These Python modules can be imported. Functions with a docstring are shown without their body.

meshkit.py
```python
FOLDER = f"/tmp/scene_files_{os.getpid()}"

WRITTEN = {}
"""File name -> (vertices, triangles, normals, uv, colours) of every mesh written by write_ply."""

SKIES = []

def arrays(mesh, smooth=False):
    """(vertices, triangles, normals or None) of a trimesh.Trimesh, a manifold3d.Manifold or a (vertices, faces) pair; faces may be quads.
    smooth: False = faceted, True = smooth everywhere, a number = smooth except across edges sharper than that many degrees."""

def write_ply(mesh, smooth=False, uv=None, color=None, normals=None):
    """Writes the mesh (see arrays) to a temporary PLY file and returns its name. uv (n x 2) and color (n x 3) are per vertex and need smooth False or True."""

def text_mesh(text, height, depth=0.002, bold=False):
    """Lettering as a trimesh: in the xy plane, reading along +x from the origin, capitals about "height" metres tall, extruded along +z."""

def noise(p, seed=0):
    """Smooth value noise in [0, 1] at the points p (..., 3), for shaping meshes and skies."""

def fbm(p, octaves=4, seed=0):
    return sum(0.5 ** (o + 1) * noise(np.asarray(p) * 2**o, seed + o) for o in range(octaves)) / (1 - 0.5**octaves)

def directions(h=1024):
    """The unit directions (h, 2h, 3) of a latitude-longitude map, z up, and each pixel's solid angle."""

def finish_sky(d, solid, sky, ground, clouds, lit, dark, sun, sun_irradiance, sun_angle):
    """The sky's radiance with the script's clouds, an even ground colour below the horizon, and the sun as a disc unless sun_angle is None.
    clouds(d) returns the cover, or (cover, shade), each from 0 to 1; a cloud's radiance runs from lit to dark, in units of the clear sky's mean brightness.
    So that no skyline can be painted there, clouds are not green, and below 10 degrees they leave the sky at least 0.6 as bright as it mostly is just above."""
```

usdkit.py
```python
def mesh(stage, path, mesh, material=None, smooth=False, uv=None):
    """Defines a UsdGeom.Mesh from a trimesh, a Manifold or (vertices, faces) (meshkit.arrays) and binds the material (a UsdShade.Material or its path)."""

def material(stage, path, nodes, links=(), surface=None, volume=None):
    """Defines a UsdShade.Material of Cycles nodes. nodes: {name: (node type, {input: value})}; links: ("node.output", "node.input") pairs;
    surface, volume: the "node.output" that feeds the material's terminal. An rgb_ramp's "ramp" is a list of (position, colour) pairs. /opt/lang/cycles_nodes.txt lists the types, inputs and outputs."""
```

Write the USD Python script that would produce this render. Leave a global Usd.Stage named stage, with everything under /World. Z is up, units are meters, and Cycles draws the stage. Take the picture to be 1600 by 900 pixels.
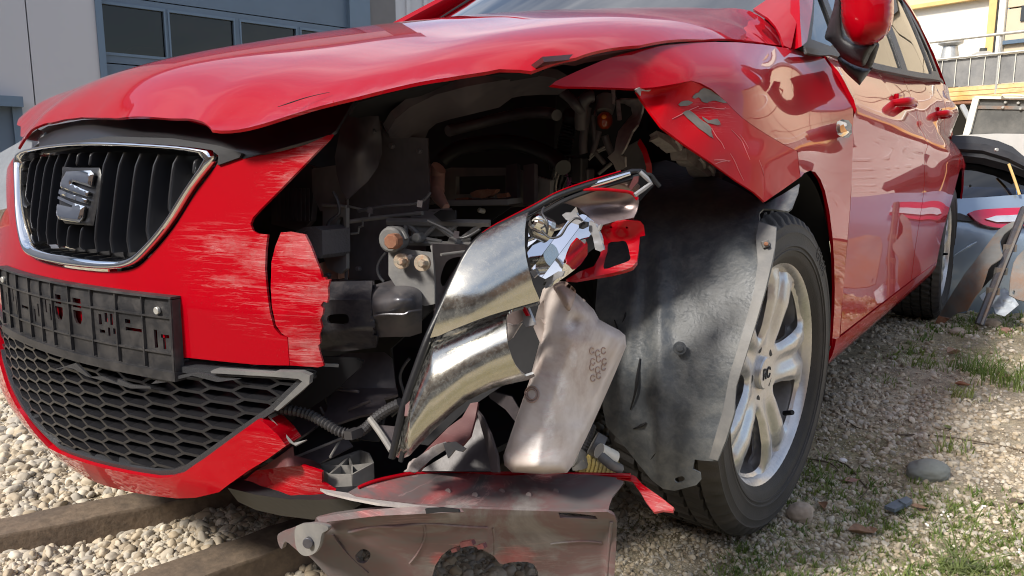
import math, random
import numpy as np, trimesh, usdkit, meshkit
from pxr import Usd, UsdGeom, UsdLux, UsdShade, Gf, Sdf, Vt
from scipy.interpolate import RBFInterpolator, PchipInterpolator, LinearNDInterpolator
from scipy.spatial import Delaunay
from shapely.geometry import Polygon, Point, LineString
from shapely import contains_xy
random.seed(7); rng = np.random.default_rng(7)
stage = Usd.Stage.CreateInMemory()
UsdGeom.SetStageUpAxis(stage, UsdGeom.Tokens.z); UsdGeom.SetStageMetersPerUnit(stage, 1)
UsdGeom.Xform.Define(stage, '/World'); UsdGeom.Scope.Define(stage, '/World/Looks')

# ---------------------------------------------------------------- camera, sky, sun
F = 1190.0; YAW = math.radians(35.3); PITCH = math.atan(192 / 1190.0)
C = np.array([1.18, -1.386, 0.68])
R = np.array([math.cos(YAW), math.sin(YAW), 0]); H = np.array([-math.sin(YAW), math.cos(YAW), 0]); UP = np.array([0, 0, 1.0])
FW = H * math.cos(PITCH) - UP * math.sin(PITCH); U = UP * math.cos(PITCH) + H * math.sin(PITCH)
cam = UsdGeom.Camera.Define(stage, '/World/camera')
m = np.eye(4); m[0, :3], m[1, :3], m[2, :3], m[3, :3] = R, U, -FW, C
cam.AddTransformOp().Set(Gf.Matrix4d(*m.ravel().tolist()))
cam.CreateHorizontalApertureAttr(36.0); cam.CreateVerticalApertureAttr(20.25); cam.CreateFocalLengthAttr(36.0 * F / 1600)
cam.CreateClippingRangeAttr(Gf.Vec2f(0.01, 2000)); cam.CreateExposureAttr(0.65)
SUN = np.array([-0.27, -0.88, 0.82]); SUN = SUN / np.linalg.norm(SUN)
usdkit.material(stage, '/World/Looks/sky', {
    'sky': ('sky_texture', {'sky_type': 'single_scattering', 'sun_disc': False, 'sun_elevation': math.asin(SUN[2]), 'sun_rotation': math.atan2(SUN[0], SUN[1]), 'air_density': 1.0, 'aerosol_density': 2.0}),
    'tc': ('texture_coordinate', {}), 'mp': ('mapping', {'scale': (1.6, 1.6, 4.0)}),
    'n': ('noise_texture', {'scale': 1.7, 'detail': 6.0, 'roughness': 0.55, 'distortion': 0.4}),
    'r': ('rgb_ramp', {'ramp': [(0.0, (0.0, 0.0, 0.0)), (0.45, (0.12, 0.12, 0.12)), (0.75, (0.85, 0.85, 0.85)), (1.0, (1, 1, 1))]}),
    'mx': ('mix_color', {'blend_type': 'mix', 'b': (6.5, 6.6, 7.0), 'use_clamp': False}),
    'bg': ('background_shader', {'strength': 0.12})},
    [('tc.generated', 'mp.vector'), ('mp.vector', 'n.vector'), ('n.fac', 'r.fac'), ('r.color', 'mx.fac'), ('sky.color', 'mx.a'), ('mx.result', 'bg.color')], surface='bg.background')
dome = UsdLux.DomeLight.Define(stage, '/World/sky')
UsdShade.MaterialBindingAPI.Apply(dome.GetPrim()).Bind(UsdShade.Material.Get(stage, '/World/Looks/sky'))
sun = UsdLux.DistantLight.Define(stage, '/World/sun')
sun.CreateNormalizeAttr(True); sun.CreateIntensityAttr(0.85); sun.CreateAngleAttr(10.0); sun.CreateColorAttr(Gf.Vec3f(1.0, 0.94, 0.85))
zz = SUN; xx = np.cross([0, 0, 1.0], zz); xx /= np.linalg.norm(xx); yy = np.cross(zz, xx)
m = np.eye(4); m[0, :3], m[1, :3], m[2, :3] = xx, yy, zz
sun.AddTransformOp().Set(Gf.Matrix4d(*m.ravel().tolist()))
dome.GetPrim().SetCustomDataByKey('kind', 'structure')

# ---------------------------------------------------------------- materials
LOOK = {}
def look(name, nodes, links, surface):
    LOOK[name] = usdkit.material(stage, '/World/Looks/' + name, nodes, links, surface=surface); return LOOK[name]

def plain(name, col, rough=0.5, metallic=0.0, var=0.25, scale=9.0, dust=None, dust_amt=0.5, bump=0.15, bscale=140.0, coat=0.0, aniso=None, spec=0.5, dscale=6.0, **kw):
    """a surface with mottling, patchy dust or dirt and a fine grain"""
    c = np.array(col, float)
    n = {'g': ('geometry', {}), 'n1': ('noise_texture', {'scale': scale, 'detail': 6.0, 'roughness': 0.65}),
         'r1': ('rgb_ramp', {'ramp': [(0.25, tuple(c * (1 - var))), (0.75, tuple(np.minimum(c * (1 + var), 1)))]}),
         'nb': ('noise_texture', {'scale': bscale, 'detail': 4.0}),
         'b': ('bump', {'strength': bump, 'distance': 0.002}),
         'p': ('principled_bsdf', {'roughness': rough, 'metallic': metallic, 'coat_weight': coat, 'specular_ior_level': spec, **kw})}
    l = [('g.position', 'n1.vector'), ('n1.fac', 'r1.fac'), ('g.position', 'nb.vector'), ('nb.fac', 'b.height'), ('b.normal', 'p.normal')]
    if aniso:
        n['mp'] = ('mapping', {'scale': aniso}); l = [x for x in l if x[1] != 'n1.vector'] + [('g.position', 'mp.vector'), ('mp.vector', 'n1.vector')]
    if dust is not None:
        n['nd'] = ('noise_texture', {'scale': dscale, 'detail': 9.0, 'roughness': 0.7, 'distortion': 0.3})
        n['rd'] = ('rgb_ramp', {'ramp': [(0.42, (0, 0, 0)), (0.72, (dust_amt,) * 3)]})
        n['md'] = ('mix_color', {'blend_type': 'mix', 'b': dust}); n['mr'] = ('math', {'math_type': 'multiply_add', 'value2': max(0.75 - rough, 0), 'value3': rough})
        l += [('g.position', 'nd.vector'), ('nd.fac', 'rd.fac'), ('rd.color', 'md.fac'), ('r1.color', 'md.a'), ('md.result', 'p.base_color'), ('rd.color', 'mr.value1'), ('mr.value', 'p.roughness')]
        if metallic > 0:
            n['mm'] = ('math', {'math_type': 'multiply_add', 'value2': -metallic, 'value3': metallic}); l += [('rd.color', 'mm.value1'), ('mm.value', 'p.metallic')]
    else:
        l.append(('r1.color', 'p.base_color'))
    return look(name, n, l, 'p.BSDF')

def paint(name, col, wear_col=(0.46, 0.14, 0.145), stretch=(26, 26, 210), coat=1.0, rough=0.4, mottle=None, spec=None):
    """car paint under clear coat; the wear primvar turns on torn, scuffed streaks"""
    look(name, {'g': ('geometry', {}), 'a': ('attribute', {'attribute': 'wear'}),
        'mp': ('mapping', {'scale': stretch, 'rotation': (0.25, 0.1, 0.0)}), 'n': ('noise_texture', {'scale': 1.0, 'detail': 9.0, 'roughness': 0.72, 'distortion': 0.8}),
        'ad': ('math', {'math_type': 'multiply_add', 'value2': 0.55, 'value3': -0.30}), 'sum': ('math', {'math_type': 'add'}),
        'gate': ('math', {'math_type': 'multiply', 'use_clamp': True}),
        'r': ('rgb_ramp', {'ramp': [(0.26, (0, 0, 0)), (0.40, (0.35, 0.35, 0.35)), (0.62, (0.72, 0.72, 0.72))]}),
        'mp2': ('mapping', {'scale': (11, 11, 240), 'rotation': (0.12, 0.2, 0.0)}), 'ln': ('noise_texture', {'scale': 1.0, 'detail': 4.0, 'roughness': 0.7, 'distortion': 1.6}), 'lr': ('rgb_ramp', {'ramp': [(0.56, (0, 0, 0)), (0.60, (0.42, 0.42, 0.42)), (0.62, (0.42, 0.42, 0.42)), (0.66, (0, 0, 0))]}), 'lg': ('math', {'math_type': 'multiply', 'use_clamp': True}), 'lm': ('mix_color', {'blend_type': 'mix', 'b': (0.60, 0.36, 0.35)}),
        'mx': ('mix_color', {'blend_type': 'mix', 'a': col, 'b': wear_col}),
        'dn': ('noise_texture', {'scale': 700.0, 'detail': 2.0}), 'dr': ('rgb_ramp', {'ramp': [(0.68, (0, 0, 0)), (0.76, (0.12, 0.12, 0.12))]}),
        'dm': ('mix_color', {'blend_type': 'mix', 'b': (0.5, 0.36, 0.3)}),
        'rg': ('math', {'math_type': 'multiply_add', 'value2': 0.35, 'value3': rough}), 'ct': ('math', {'math_type': 'multiply_add', 'value2': -0.9, 'value3': coat}),
        'b': ('bump', {'strength': 0.5, 'distance': 0.0015}), 'hb': ('math', {'math_type': 'multiply'}),
        'p': ('principled_bsdf', {'coat_roughness': 0.02, 'coat_ior': 1.28, 'specular_ior_level': spec if spec is not None else (0.04 if coat > .5 else 0.4)}),
        'mn': ('noise_texture', {'scale': 7.0, 'detail': 9.0, 'roughness': 0.7, 'distortion': 0.6}), 'mo': ('rgb_ramp', {'ramp': mottle or [(0, col), (1, col)]}),
        'sn': ('noise_texture', {'scale': 60.0, 'detail': 8.0, 'roughness': 0.7}), 'sr': ('rgb_ramp', {'ramp': [(0.45, (0, 0, 0)), (0.62, (0.7, 0.7, 0.7))]}), 'sg': ('math', {'math_type': 'multiply'}), 'sm': ('mix_color', {'blend_type': 'mix', 'b': (0.30, 0.22, 0.20)})},
        [('g.position', 'mp.vector'), ('mp.vector', 'n.vector'), ('a.fac', 'ad.value1'), ('ad.value', 'sum.value1'), ('n.fac', 'gate.value1'), ('a.fac', 'gate.value2'),
         ('g.position', 'mn.vector'), ('mn.fac', 'mo.fac'), ('mo.color', 'mx.a'), ('gate.value', 'r.fac'), ('r.color', 'mx.fac'), ('g.position', 'sn.vector'), ('sn.fac', 'sr.fac'), ('sr.color', 'sg.value1'), ('r.color', 'sg.value2'), ('sg.value', 'sm.fac'), ('mx.result', 'sm.a'), ('sm.result', 'lm.a'), ('g.position', 'mp2.vector'), ('mp2.vector', 'ln.vector'), ('ln.fac', 'lr.fac'), ('lr.color', 'lg.value1'), ('a.fac', 'lg.value2'), ('lg.value', 'lm.fac'), ('lm.result', 'dm.a'), ('g.position', 'dn.vector'), ('dn.fac', 'dr.fac'), ('dr.color', 'dm.fac'),
         ('dm.result', 'p.base_color'), ('r.color', 'rg.value1'), ('rg.value', 'p.roughness'), ('r.color', 'ct.value1'), ('ct.value', 'p.coat_weight'),
         ('n.fac', 'hb.value1'), ('r.color', 'hb.value2'), ('hb.value', 'b.height'), ('b.normal', 'p.normal')], 'p.BSDF')

RED = (0.34, 0.0002, 0.006)
paint('red_paint', RED)
paint('red_paint_dull', (0.44, 0.0002, 0.004), coat=0.18, rough=0.5, spec=0.08)
paint('red_plastic_raw', (0.13, 0.028, 0.032), wear_col=(0.35, 0.26, 0.24), coat=0.15, rough=0.5, mottle=[(.3, (0.06, 0.012, 0.015)), (.6, (0.10, 0.03, 0.03)), (.8, (0.15, 0.10, 0.09))])
paint('overspray', (0.135, 0.105, 0.105), wear_col=(0.55, 0.035, 0.045), stretch=(7, 7, 22), coat=0.0, rough=0.5, mottle=[(.25, (0.075, 0.068, 0.070)), (.42, (0.12, 0.105, 0.105)), (.52, (0.145, 0.085, 0.085)), (.60, (0.17, 0.15, 0.145)), (.78, (0.30, 0.275, 0.26))])
plain('black_plastic', (0.018, 0.018, 0.021), 0.45, dust=(0.10, 0.09, 0.085), dust_amt=0.35)
plain('grille_black', (0.012, 0.012, 0.014), 0.35, bump=0.1)
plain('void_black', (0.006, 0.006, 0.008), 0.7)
plain('trim_black', (0.030, 0.031, 0.035), 0.42, bump=0.5, bscale=700.0)
plain('bay_plastic', (0.045, 0.038, 0.043), 0.40, dust=(0.13, 0.11, 0.11), dust_amt=0.6, aniso=(14, 14, 4))
plain('bay_grey', (0.13, 0.13, 0.13), 0.5, dust=(0.30, 0.28, 0.25), dust_amt=0.7)
plain('bay_metal', (0.08, 0.08, 0.09), 0.32, metallic=0.5, dust=(0.14, 0.11, 0.10), dust_amt=0.6, dscale=14)
plain('beam_metal', (0.035, 0.035, 0.042), 0.28, metallic=0.3, dust=(0.13, 0.11, 0.10), dust_amt=0.55, dscale=18)
plain('foam', (0.10, 0.095, 0.10), 0.9, bump=0.6, bscale=300)
plain('zinc', (0.55, 0.50, 0.40), 0.4, metallic=0.8, dust=(0.30, 0.12, 0.05), dust_amt=1.0, dscale=90)
plain('rust', (0.22, 0.09, 0.05), 0.85, dust=(0.35, 0.20, 0.12), dust_amt=0.8, dscale=60)
plain('chrome', (0.86, 0.87, 0.88), 0.06, metallic=1.0, var=0.02, bump=0.0)
plain('bezel', (0.54, 0.53, 0.48), 0.18, metallic=1.0, var=0.03, dust=(0.30, 0.28, 0.22), dust_amt=0.12, dscale=160, bump=0.03, bscale=900)
plain('bezel_dark', (0.22, 0.17, 0.165), 0.25, metallic=0.7, var=0.1, dust=(0.30, 0.25, 0.24), dust_amt=0.3, bump=0.03)
plain('mirror_silver', (0.88, 0.9, 0.93), 0.05, metallic=1.0, var=0.02, bump=0.02, bscale=60)
plain('torn_grey', (0.42, 0.38, 0.36), 0.5, dust=(0.14, 0.11, 0.11), dust_amt=0.9, dscale=25)
plain('liner', (0.075, 0.084, 0.094), 0.44, var=0.12, dust=(0.24, 0.24, 0.225), dust_amt=0.5, dscale=42, bump=0.5, bscale=160)
plain('tank', (0.38, 0.29, 0.25), 0.38, var=0.25, scale=16, dust=(0.30, 0.17, 0.14), dust_amt=0.9, dscale=11, bump=0.5, bscale=90, subsurface_weight=0.0)
plain('tank_white', (0.80, 0.78, 0.77), 0.5, dust=(0.55, 0.45, 0.42), dust_amt=0.7, dscale=30)
plain('tyre', (0.022, 0.020, 0.020), 0.62, dust=(0.075, 0.062, 0.055), dust_amt=0.55, dscale=8, bump=0.3, bscale=400)
plain('alloy', (0.62, 0.61, 0.61), 0.26, metallic=0.85, var=0.06, dust=(0.30, 0.26, 0.24), dust_amt=0.30, dscale=9, bump=0.05)
plain('brake_dark', (0.03, 0.028, 0.027), 0.7)
plain('wood_old', (0.155, 0.115, 0.08), 0.85, var=0.4, scale=1.0, aniso=(60, 60, 60), dust=(0.07, 0.055, 0.045), dust_amt=0.8, dscale=10, bump=0.6, bscale=90)
plain('wall_panel', (0.42, 0.42, 0.44), 0.55, var=0.03, scale=0.8, bump=0.05, bscale=40)
plain('wall_dark', (0.12, 0.12, 0.125), 0.6, var=0.06)
plain('door_blue', (0.085, 0.125, 0.175), 0.4, var=0.08, scale=2.0, bump=0.05)
plain('door_frame', (0.10, 0.15, 0.21), 0.4, var=0.05)
plain('beige_wall', (0.60, 0.50, 0.36), 0.8, var=0.08, scale=1.0)
plain('cream_wall', (0.86, 0.84, 0.76), 0.7, var=0.04)
plain('rusty_beam', (0.62, 0.36, 0.12), 0.7, var=0.3, scale=2, aniso=(1, 1, 9), dust=(0.80, 0.66, 0.42), dust_amt=0.8, dscale=2.5)
plain('ochre_timber', (0.72, 0.50, 0.20), 0.65, var=0.15, scale=3)
plain('galvanised', (0.58, 0.57, 0.53), 0.4, metallic=0.6, var=0.12, scale=30)
plain('pale_paint', (0.75, 0.73, 0.64), 0.5, var=0.06)
plain('sheet_grey', (0.20, 0.20, 0.20), 0.45, metallic=0.3, var=0.3, scale=2.2, dust=(0.34, 0.33, 0.31), dust_amt=0.7, dscale=1.5)
plain('ramp_dark', (0.09, 0.09, 0.085), 0.5, var=0.3, scale=4, dust=(0.2, 0.19, 0.17), dust_amt=0.7)
plain('tread_plate', (0.70, 0.70, 0.68), 0.35, metallic=0.5, var=0.1, scale=5)
plain('silver_blue', (0.28, 0.36, 0.46), 0.25, metallic=0.5, coat=1.0, var=0.02, bump=0.0)
plain('tail_red', (0.45, 0.01, 0.05), 0.08, coat=1.0, var=0.05, bump=0.0)
plain('tail_clear', (0.7, 0.7, 0.72), 0.1, metallic=0.6, bump=0.0)
plain('scrap_steel', (0.21, 0.21, 0.20), 0.5, metallic=0.4, var=0.25, scale=8, dust=(0.26, 0.12, 0.05), dust_amt=0.9, dscale=7)
plain('clear_film', (0.62, 0.68, 0.74), 0.12, var=0.25, scale=20, bump=0.5, bscale=40)
paint('tank_body', (0.36, 0.29, 0.25), wear_col=(0.84, 0.82, 0.81), stretch=(16, 16, 34), coat=0.05, rough=0.38, mottle=[(.28, (0.34, 0.24, 0.21)), (.45, (0.54, 0.47, 0.43)), (.6, (0.66, 0.60, 0.57)), (.75, (0.46, 0.34, 0.31))])
plain('holder_black', (0.016, 0.016, 0.018), 0.45, dust=(0.075, 0.068, 0.064), dust_amt=0.6, dscale=30)
plain('asphalt', (0.05, 0.05, 0.052), 0.85, var=0.3, scale=60)
plain('amber', (0.45, 0.06, 0.012), 0.06, coat=1.0, var=0.05, bump=0.0, transmission_weight=0.35)
plain('amber_bright', (0.85, 0.28, 0.04), 0.2, bump=0.0)
plain('lens_clear', (0.24, 0.24, 0.25), 0.08, var=0.05, bump=0.0, coat=1.0)
plain('headlight_lens', (0.27, 0.29, 0.31), 0.06, var=0.15, scale=25, bump=0.0, coat=1.0)
plain('scratch_pink', (0.55, 0.16, 0.17), 0.6)
plain('stone_grey', (0.20, 0.215, 0.20), 0.75, var=0.15, scale=60)
plain('stone_pale', (0.42, 0.34, 0.27), 0.8, var=0.2, scale=60)
plain('slate', (0.13, 0.16, 0.19), 0.6, var=0.2, scale=40)
plain('leaf_brown', (0.27, 0.16, 0.10), 0.7, var=0.4, scale=60)
plain('twig', (0.12, 0.09, 0.06), 0.8)
plain('yellow_plastic', (0.45, 0.36, 0.13), 0.5, dust=(0.2, 0.17, 0.12), dust_amt=0.8, dscale=40)
plain('wire', (0.05, 0.05, 0.055), 0.35)
plain('wire_violet', (0.22, 0.05, 0.18), 0.4)
plain('copper_dirt', (0.36, 0.20, 0.16), 0.7, var=0.3, scale=40)
plain('cabin_dark', (0.035, 0.035, 0.035), 0.8)
plain('cabin_light', (0.45, 0.43, 0.33), 0.7)
plain('primer', (0.15, 0.135, 0.12), 0.9, var=0.15, scale=80)
plain('barrel_dark', (0.06, 0.06, 0.055), 0.6)
def glass_pane(name, tint, ior=1.5):
    look(name, {'t': ('transparent_bsdf', {'color': tint}), 'g': ('glossy_bsdf', {'roughness': 0.0, 'color': (1, 1, 1)}), 'f': ('fresnel', {'IOR': ior}), 'm': ('mix_closure', {})},
         [('f.fac', 'm.fac'), ('t.BSDF', 'm.closure1'), ('g.BSDF', 'm.closure2')], 'm.closure')
glass_pane('car_glass', (0.62, 0.72, 0.66), 1.55)
glass_pane('screen_glass', (0.45, 0.55, 0.55), 3.2)
glass_pane('garage_glass', (0.45, 0.38, 0.27), 1.5)
glass_pane('tinted_glass', (0.10, 0.16, 0.26), 1.8)
def foliage(name, a, b):
    look(name, {'o': ('object_info', {}), 'r': ('rgb_ramp', {'ramp': [(0, a), (1, b)]}), 'p': ('principled_bsdf', {'roughness': 0.5}), 't': ('translucent_bsdf', {}), 'm': ('mix_closure', {'fac': 0.3})},
         [('o.random', 'r.fac'), ('r.color', 'p.base_color'), ('r.color', 't.color'), ('p.BSDF', 'm.closure1'), ('t.BSDF', 'm.closure2')], 'm.closure')
foliage('grass', (0.10, 0.17, 0.03), (0.22, 0.26, 0.07))
foliage('weed', (0.12, 0.17, 0.05), (0.26, 0.30, 0.12))
look('pebble', {'o': ('object_info', {}), 'r': ('rgb_ramp', {'ramp': [(0, (0.24, 0.20, 0.15)), (0.25, (0.45, 0.37, 0.26)), (0.5, (0.54, 0.47, 0.36)), (0.75, (0.36, 0.33, 0.28)), (1, (0.68, 0.61, 0.49))]}),
     'g': ('geometry', {}), 'n': ('noise_texture', {'scale': 150.0}), 'mx': ('mix_color', {'blend_type': 'overlay', 'fac': 0.5}), 'p': ('principled_bsdf', {'roughness': 0.75})},
     [('o.random', 'r.fac'), ('g.position', 'n.vector'), ('r.color', 'mx.a'), ('n.color', 'mx.b'), ('r.color', 'p.base_color')], 'p.BSDF')
look('ground', {'g': ('geometry', {}), 'n1': ('noise_texture', {'scale': 1.3, 'detail': 8.0, 'roughness': 0.6}), 'n2': ('noise_texture', {'scale': 11.0, 'detail': 9.0, 'roughness': 0.7}),
     'v': ('voronoi_texture', {'scale': 85.0}), 'n3': ('noise_texture', {'scale': 240.0, 'detail': 6.0, 'roughness': 0.7}),
     'r2': ('rgb_ramp', {'ramp': [(0.28, (0.21, 0.17, 0.115)), (0.46, (0.40, 0.34, 0.245)), (0.60, (0.54, 0.475, 0.36)), (0.8, (0.64, 0.59, 0.48))]}),
     'rm': ('rgb_ramp', {'ramp': [(0.46, (0, 0, 0)), (0.60, (1, 1, 1))]}), 'moss': ('mix_color', {'blend_type': 'mix', 'b': (0.20, 0.19, 0.05)}),
     'mm': ('math', {'math_type': 'multiply'}),
     'rv': ('rgb_ramp', {'ramp': [(0.0, (0.55, 0.55, 0.55)), (1.0, (1.35, 1.3, 1.25))]}), 'mv': ('mix_color', {'blend_type': 'multiply', 'fac': 0.8, 'use_clamp': False}),
     'r3': ('rgb_ramp', {'ramp': [(0.35, (0.55, 0.55, 0.55)), (0.65, (1.3, 1.3, 1.3))]}), 'm3': ('mix_color', {'blend_type': 'multiply', 'fac': 0.9, 'use_clamp': False}),
     'b': ('bump', {'strength': 0.9, 'distance': 0.006}), 'p': ('principled_bsdf', {'roughness': 0.9})},
     [('g.position', 'n1.vector'), ('g.position', 'n2.vector'), ('g.position', 'v.vector'), ('g.position', 'n3.vector'), ('n2.fac', 'r2.fac'), ('n1.fac', 'rm.fac'), ('rm.color', 'mm.value1'), ('n2.fac', 'mm.value2'),
      ('mm.value', 'moss.fac'), ('r2.color', 'moss.a'), ('v.color', 'rv.fac'), ('moss.result', 'mv.a'), ('rv.color', 'mv.b'), ('n3.fac', 'r3.fac'), ('mv.result', 'm3.a'), ('r3.color', 'm3.b'), ('m3.result', 'p.base_color'), ('n3.fac', 'b.height'), ('b.normal', 'p.normal')], 'p.BSDF')

# ---------------------------------------------------------------- helpers
TAKEN = {}
def path_for(parent, name):
    base = parent + '/' + name; k = TAKEN.get(base, 0); TAKEN[base] = k + 1
    return base if k == 0 else f'{base}_{k:03d}'
def tag(p, label=None, cat=None, group=None, kind=None):
    for k, v in (('label', label), ('category', cat), ('group', group), ('kind', kind)):
        if v: p.SetCustomDataByKey(k, v)
    return p
def thing(name, label, cat, group=None, loc=(0, 0, 0), kind=None):
    p = path_for('/World', name); x = UsdGeom.Xform.Define(stage, p)
    if any(loc): x.AddTranslateOp().Set(Gf.Vec3d(*map(float, loc)))
    tag(x.GetPrim(), label, cat, group, kind); return p
def add(name, mesh, mat, parent='/World', smooth=35, wear=None, label=None, cat=None, group=None, kind=None):
    p = path_for(parent, name)
    if wear is None:
        o = usdkit.mesh(stage, p, mesh, LOOK[mat], smooth)
    else:
        v, f, n = meshkit.arrays(mesh, smooth)
        o = UsdGeom.Mesh.Define(stage, p)
        o.CreatePointsAttr(Vt.Vec3fArray.FromNumpy(v.astype(np.float32))); o.CreateFaceVertexCountsAttr(Vt.IntArray.FromNumpy(np.full(len(f), 3, np.int32)))
        o.CreateFaceVertexIndicesAttr(Vt.IntArray.FromNumpy(f.astype(np.int32).ravel())); o.CreateSubdivisionSchemeAttr('none')
        if n is not None:
            o.CreateNormalsAttr(Vt.Vec3fArray.FromNumpy(n.astype(np.float32))); o.SetNormalsInterpolation('vertex')
        UsdGeom.PrimvarsAPI(o).CreatePrimvar('wear', Sdf.ValueTypeNames.FloatArray, 'vertex').Set(Vt.FloatArray.FromNumpy(wear(v).astype(np.float32)))
        UsdShade.MaterialBindingAPI.Apply(o.GetPrim()).Bind(LOOK[mat])
    tag(o.GetPrim(), label, cat, group, kind); return p
cat_ = trimesh.util.concatenate

def ray(px, py):
    px, py = np.asarray(px, float), np.asarray(py, float)
    return FW + R * ((px - 800) / F)[..., None] - U * ((py - 450) / F)[..., None]
def at(px, py, X=None, Y=None, Z=None, d=None):
    """the point of the place seen in the survey photograph at (px, py) on a plane of the car's own axes"""
    r = ray(px, py)
    t = (X - C[0]) / r[0] if X is not None else (Y - C[1]) / r[1] if Y is not None else (Z - C[2]) / r[2] if Z is not None else d
    return C + r * t
def see(p):
    v = np.asarray(p, float) - C; z = v @ FW
    return np.stack([800 + F * (v @ R) / z, 450 - F * (v @ U) / z], -1)
def spec(q):
    """(px, py, 'Y', value) -> depth along the axis"""
    return (at(q[0], q[1], **{q[2]: q[3]}) - C) @ FW
def tps(pts, smooth=0.0):
    a = np.array([(q[0], q[1]) for q in pts], float); w = np.array([1 / spec(q) for q in pts])
    if len(a) == 2:
        e = (a[1] - a[0]) / ((a[1] - a[0]) ** 2).sum(); f = lambda q: w[0] + (w[1] - w[0]) * ((q - a[0]) @ e)
    else: f = RBFInterpolator(a, w, kernel='thin_plate_spline', smoothing=smooth, degree=1)
    return lambda x, y: C + ray(x, y) * (1 / f(np.stack([x, y], -1)))[..., None]
def linear(pts):
    a = np.array([(q[0], q[1]) for q in pts], float); w = np.array([1 / spec(q) for q in pts])
    f = LinearNDInterpolator(a, w); g = RBFInterpolator(a, w, kernel='linear', degree=1)
    def h(x, y):
        q = np.stack([x, y], -1); k = f(q); c = a.mean(0)
        for s in (.005, .01, .02, .04, .08, .15): k = np.where(np.isnan(k), f(q + (c - q) * s), k)
        k = np.where(np.isnan(k), g(q), k)
        return C + ray(x, y) * (1 / k)[..., None]
    return h
def plane(axis, val):
    i = 'XYZ'.index(axis)
    return lambda x, y: C + ray(x, y) * ((val - C[i]) / ray(x, y)[..., i])[..., None]
def plane_n(P0, n):
    P0, n = np.array(P0, float), np.array(n, float)
    return lambda x, y: C + ray(x, y) * (((P0 - C) @ n) / (ray(x, y) @ n))[..., None]
def ragged(pts, n=4, amp=1.0, seed=0):
    q = curve(pts, n); return q + np.random.default_rng(seed + int(q[0, 0])).normal(0, amp, q.shape)
def surf(fn, axis=1, t0=0.35, t1=2.6):
    """first crossing with the surface: coordinate[axis] = fn(points)"""
    def h(x, y):
        r = ray(x, y); ts = np.linspace(t0, t1, 500)
        g = np.stack([(C + r * t)[..., axis] - fn(C + r * t) for t in ts], 0)
        up = (np.sign(g[:-1]) != np.sign(g[1:])); k = np.where(up.any(0), up.argmax(0), np.abs(g).argmin(0).clip(0, len(ts) - 2))
        a, b = ts[k], ts[k + 1]; sa = np.sign(np.take_along_axis(g, k[None], 0)[0])
        for _ in range(24):
            c = (a + b) / 2; P = C + r * c[..., None]; s = np.sign(P[..., axis] - fn(P)); a = np.where(s == sa, c, a); b = np.where(s == sa, b, c)
        return C + r * ((a + b) / 2)[..., None]
    return h
def curve(pts, n=8, closed=True):
    """Catmull-Rom through the points; a point given as (x, y, 1) is a corner"""
    P = [np.array(p[:2], float) for p in pts]; hard = [len(p) > 2 for p in pts]; N = len(P); out = []
    for i in range(N if closed else N - 1):
        p1, p2 = P[i], P[(i + 1) % N]
        p0 = P[i - 1] if (closed or i > 0) else p1; p3 = P[(i + 2) % N] if (closed or i + 2 < N) else p2
        m1 = (p2 - p0) / 2 if not hard[i] else (p2 - p1) * 0.5; m2 = (p3 - p1) / 2 if not hard[(i + 1) % N] else (p2 - p1) * 0.5
        for t in np.arange(n) / n:
            out.append((2*t**3-3*t**2+1)*p1 + (t**3-2*t**2+t)*m1 + (-2*t**3+3*t**2)*p2 + (t**3-t**2)*m2)
    if not closed: out.append(P[-1])
    return np.array(out)
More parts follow.
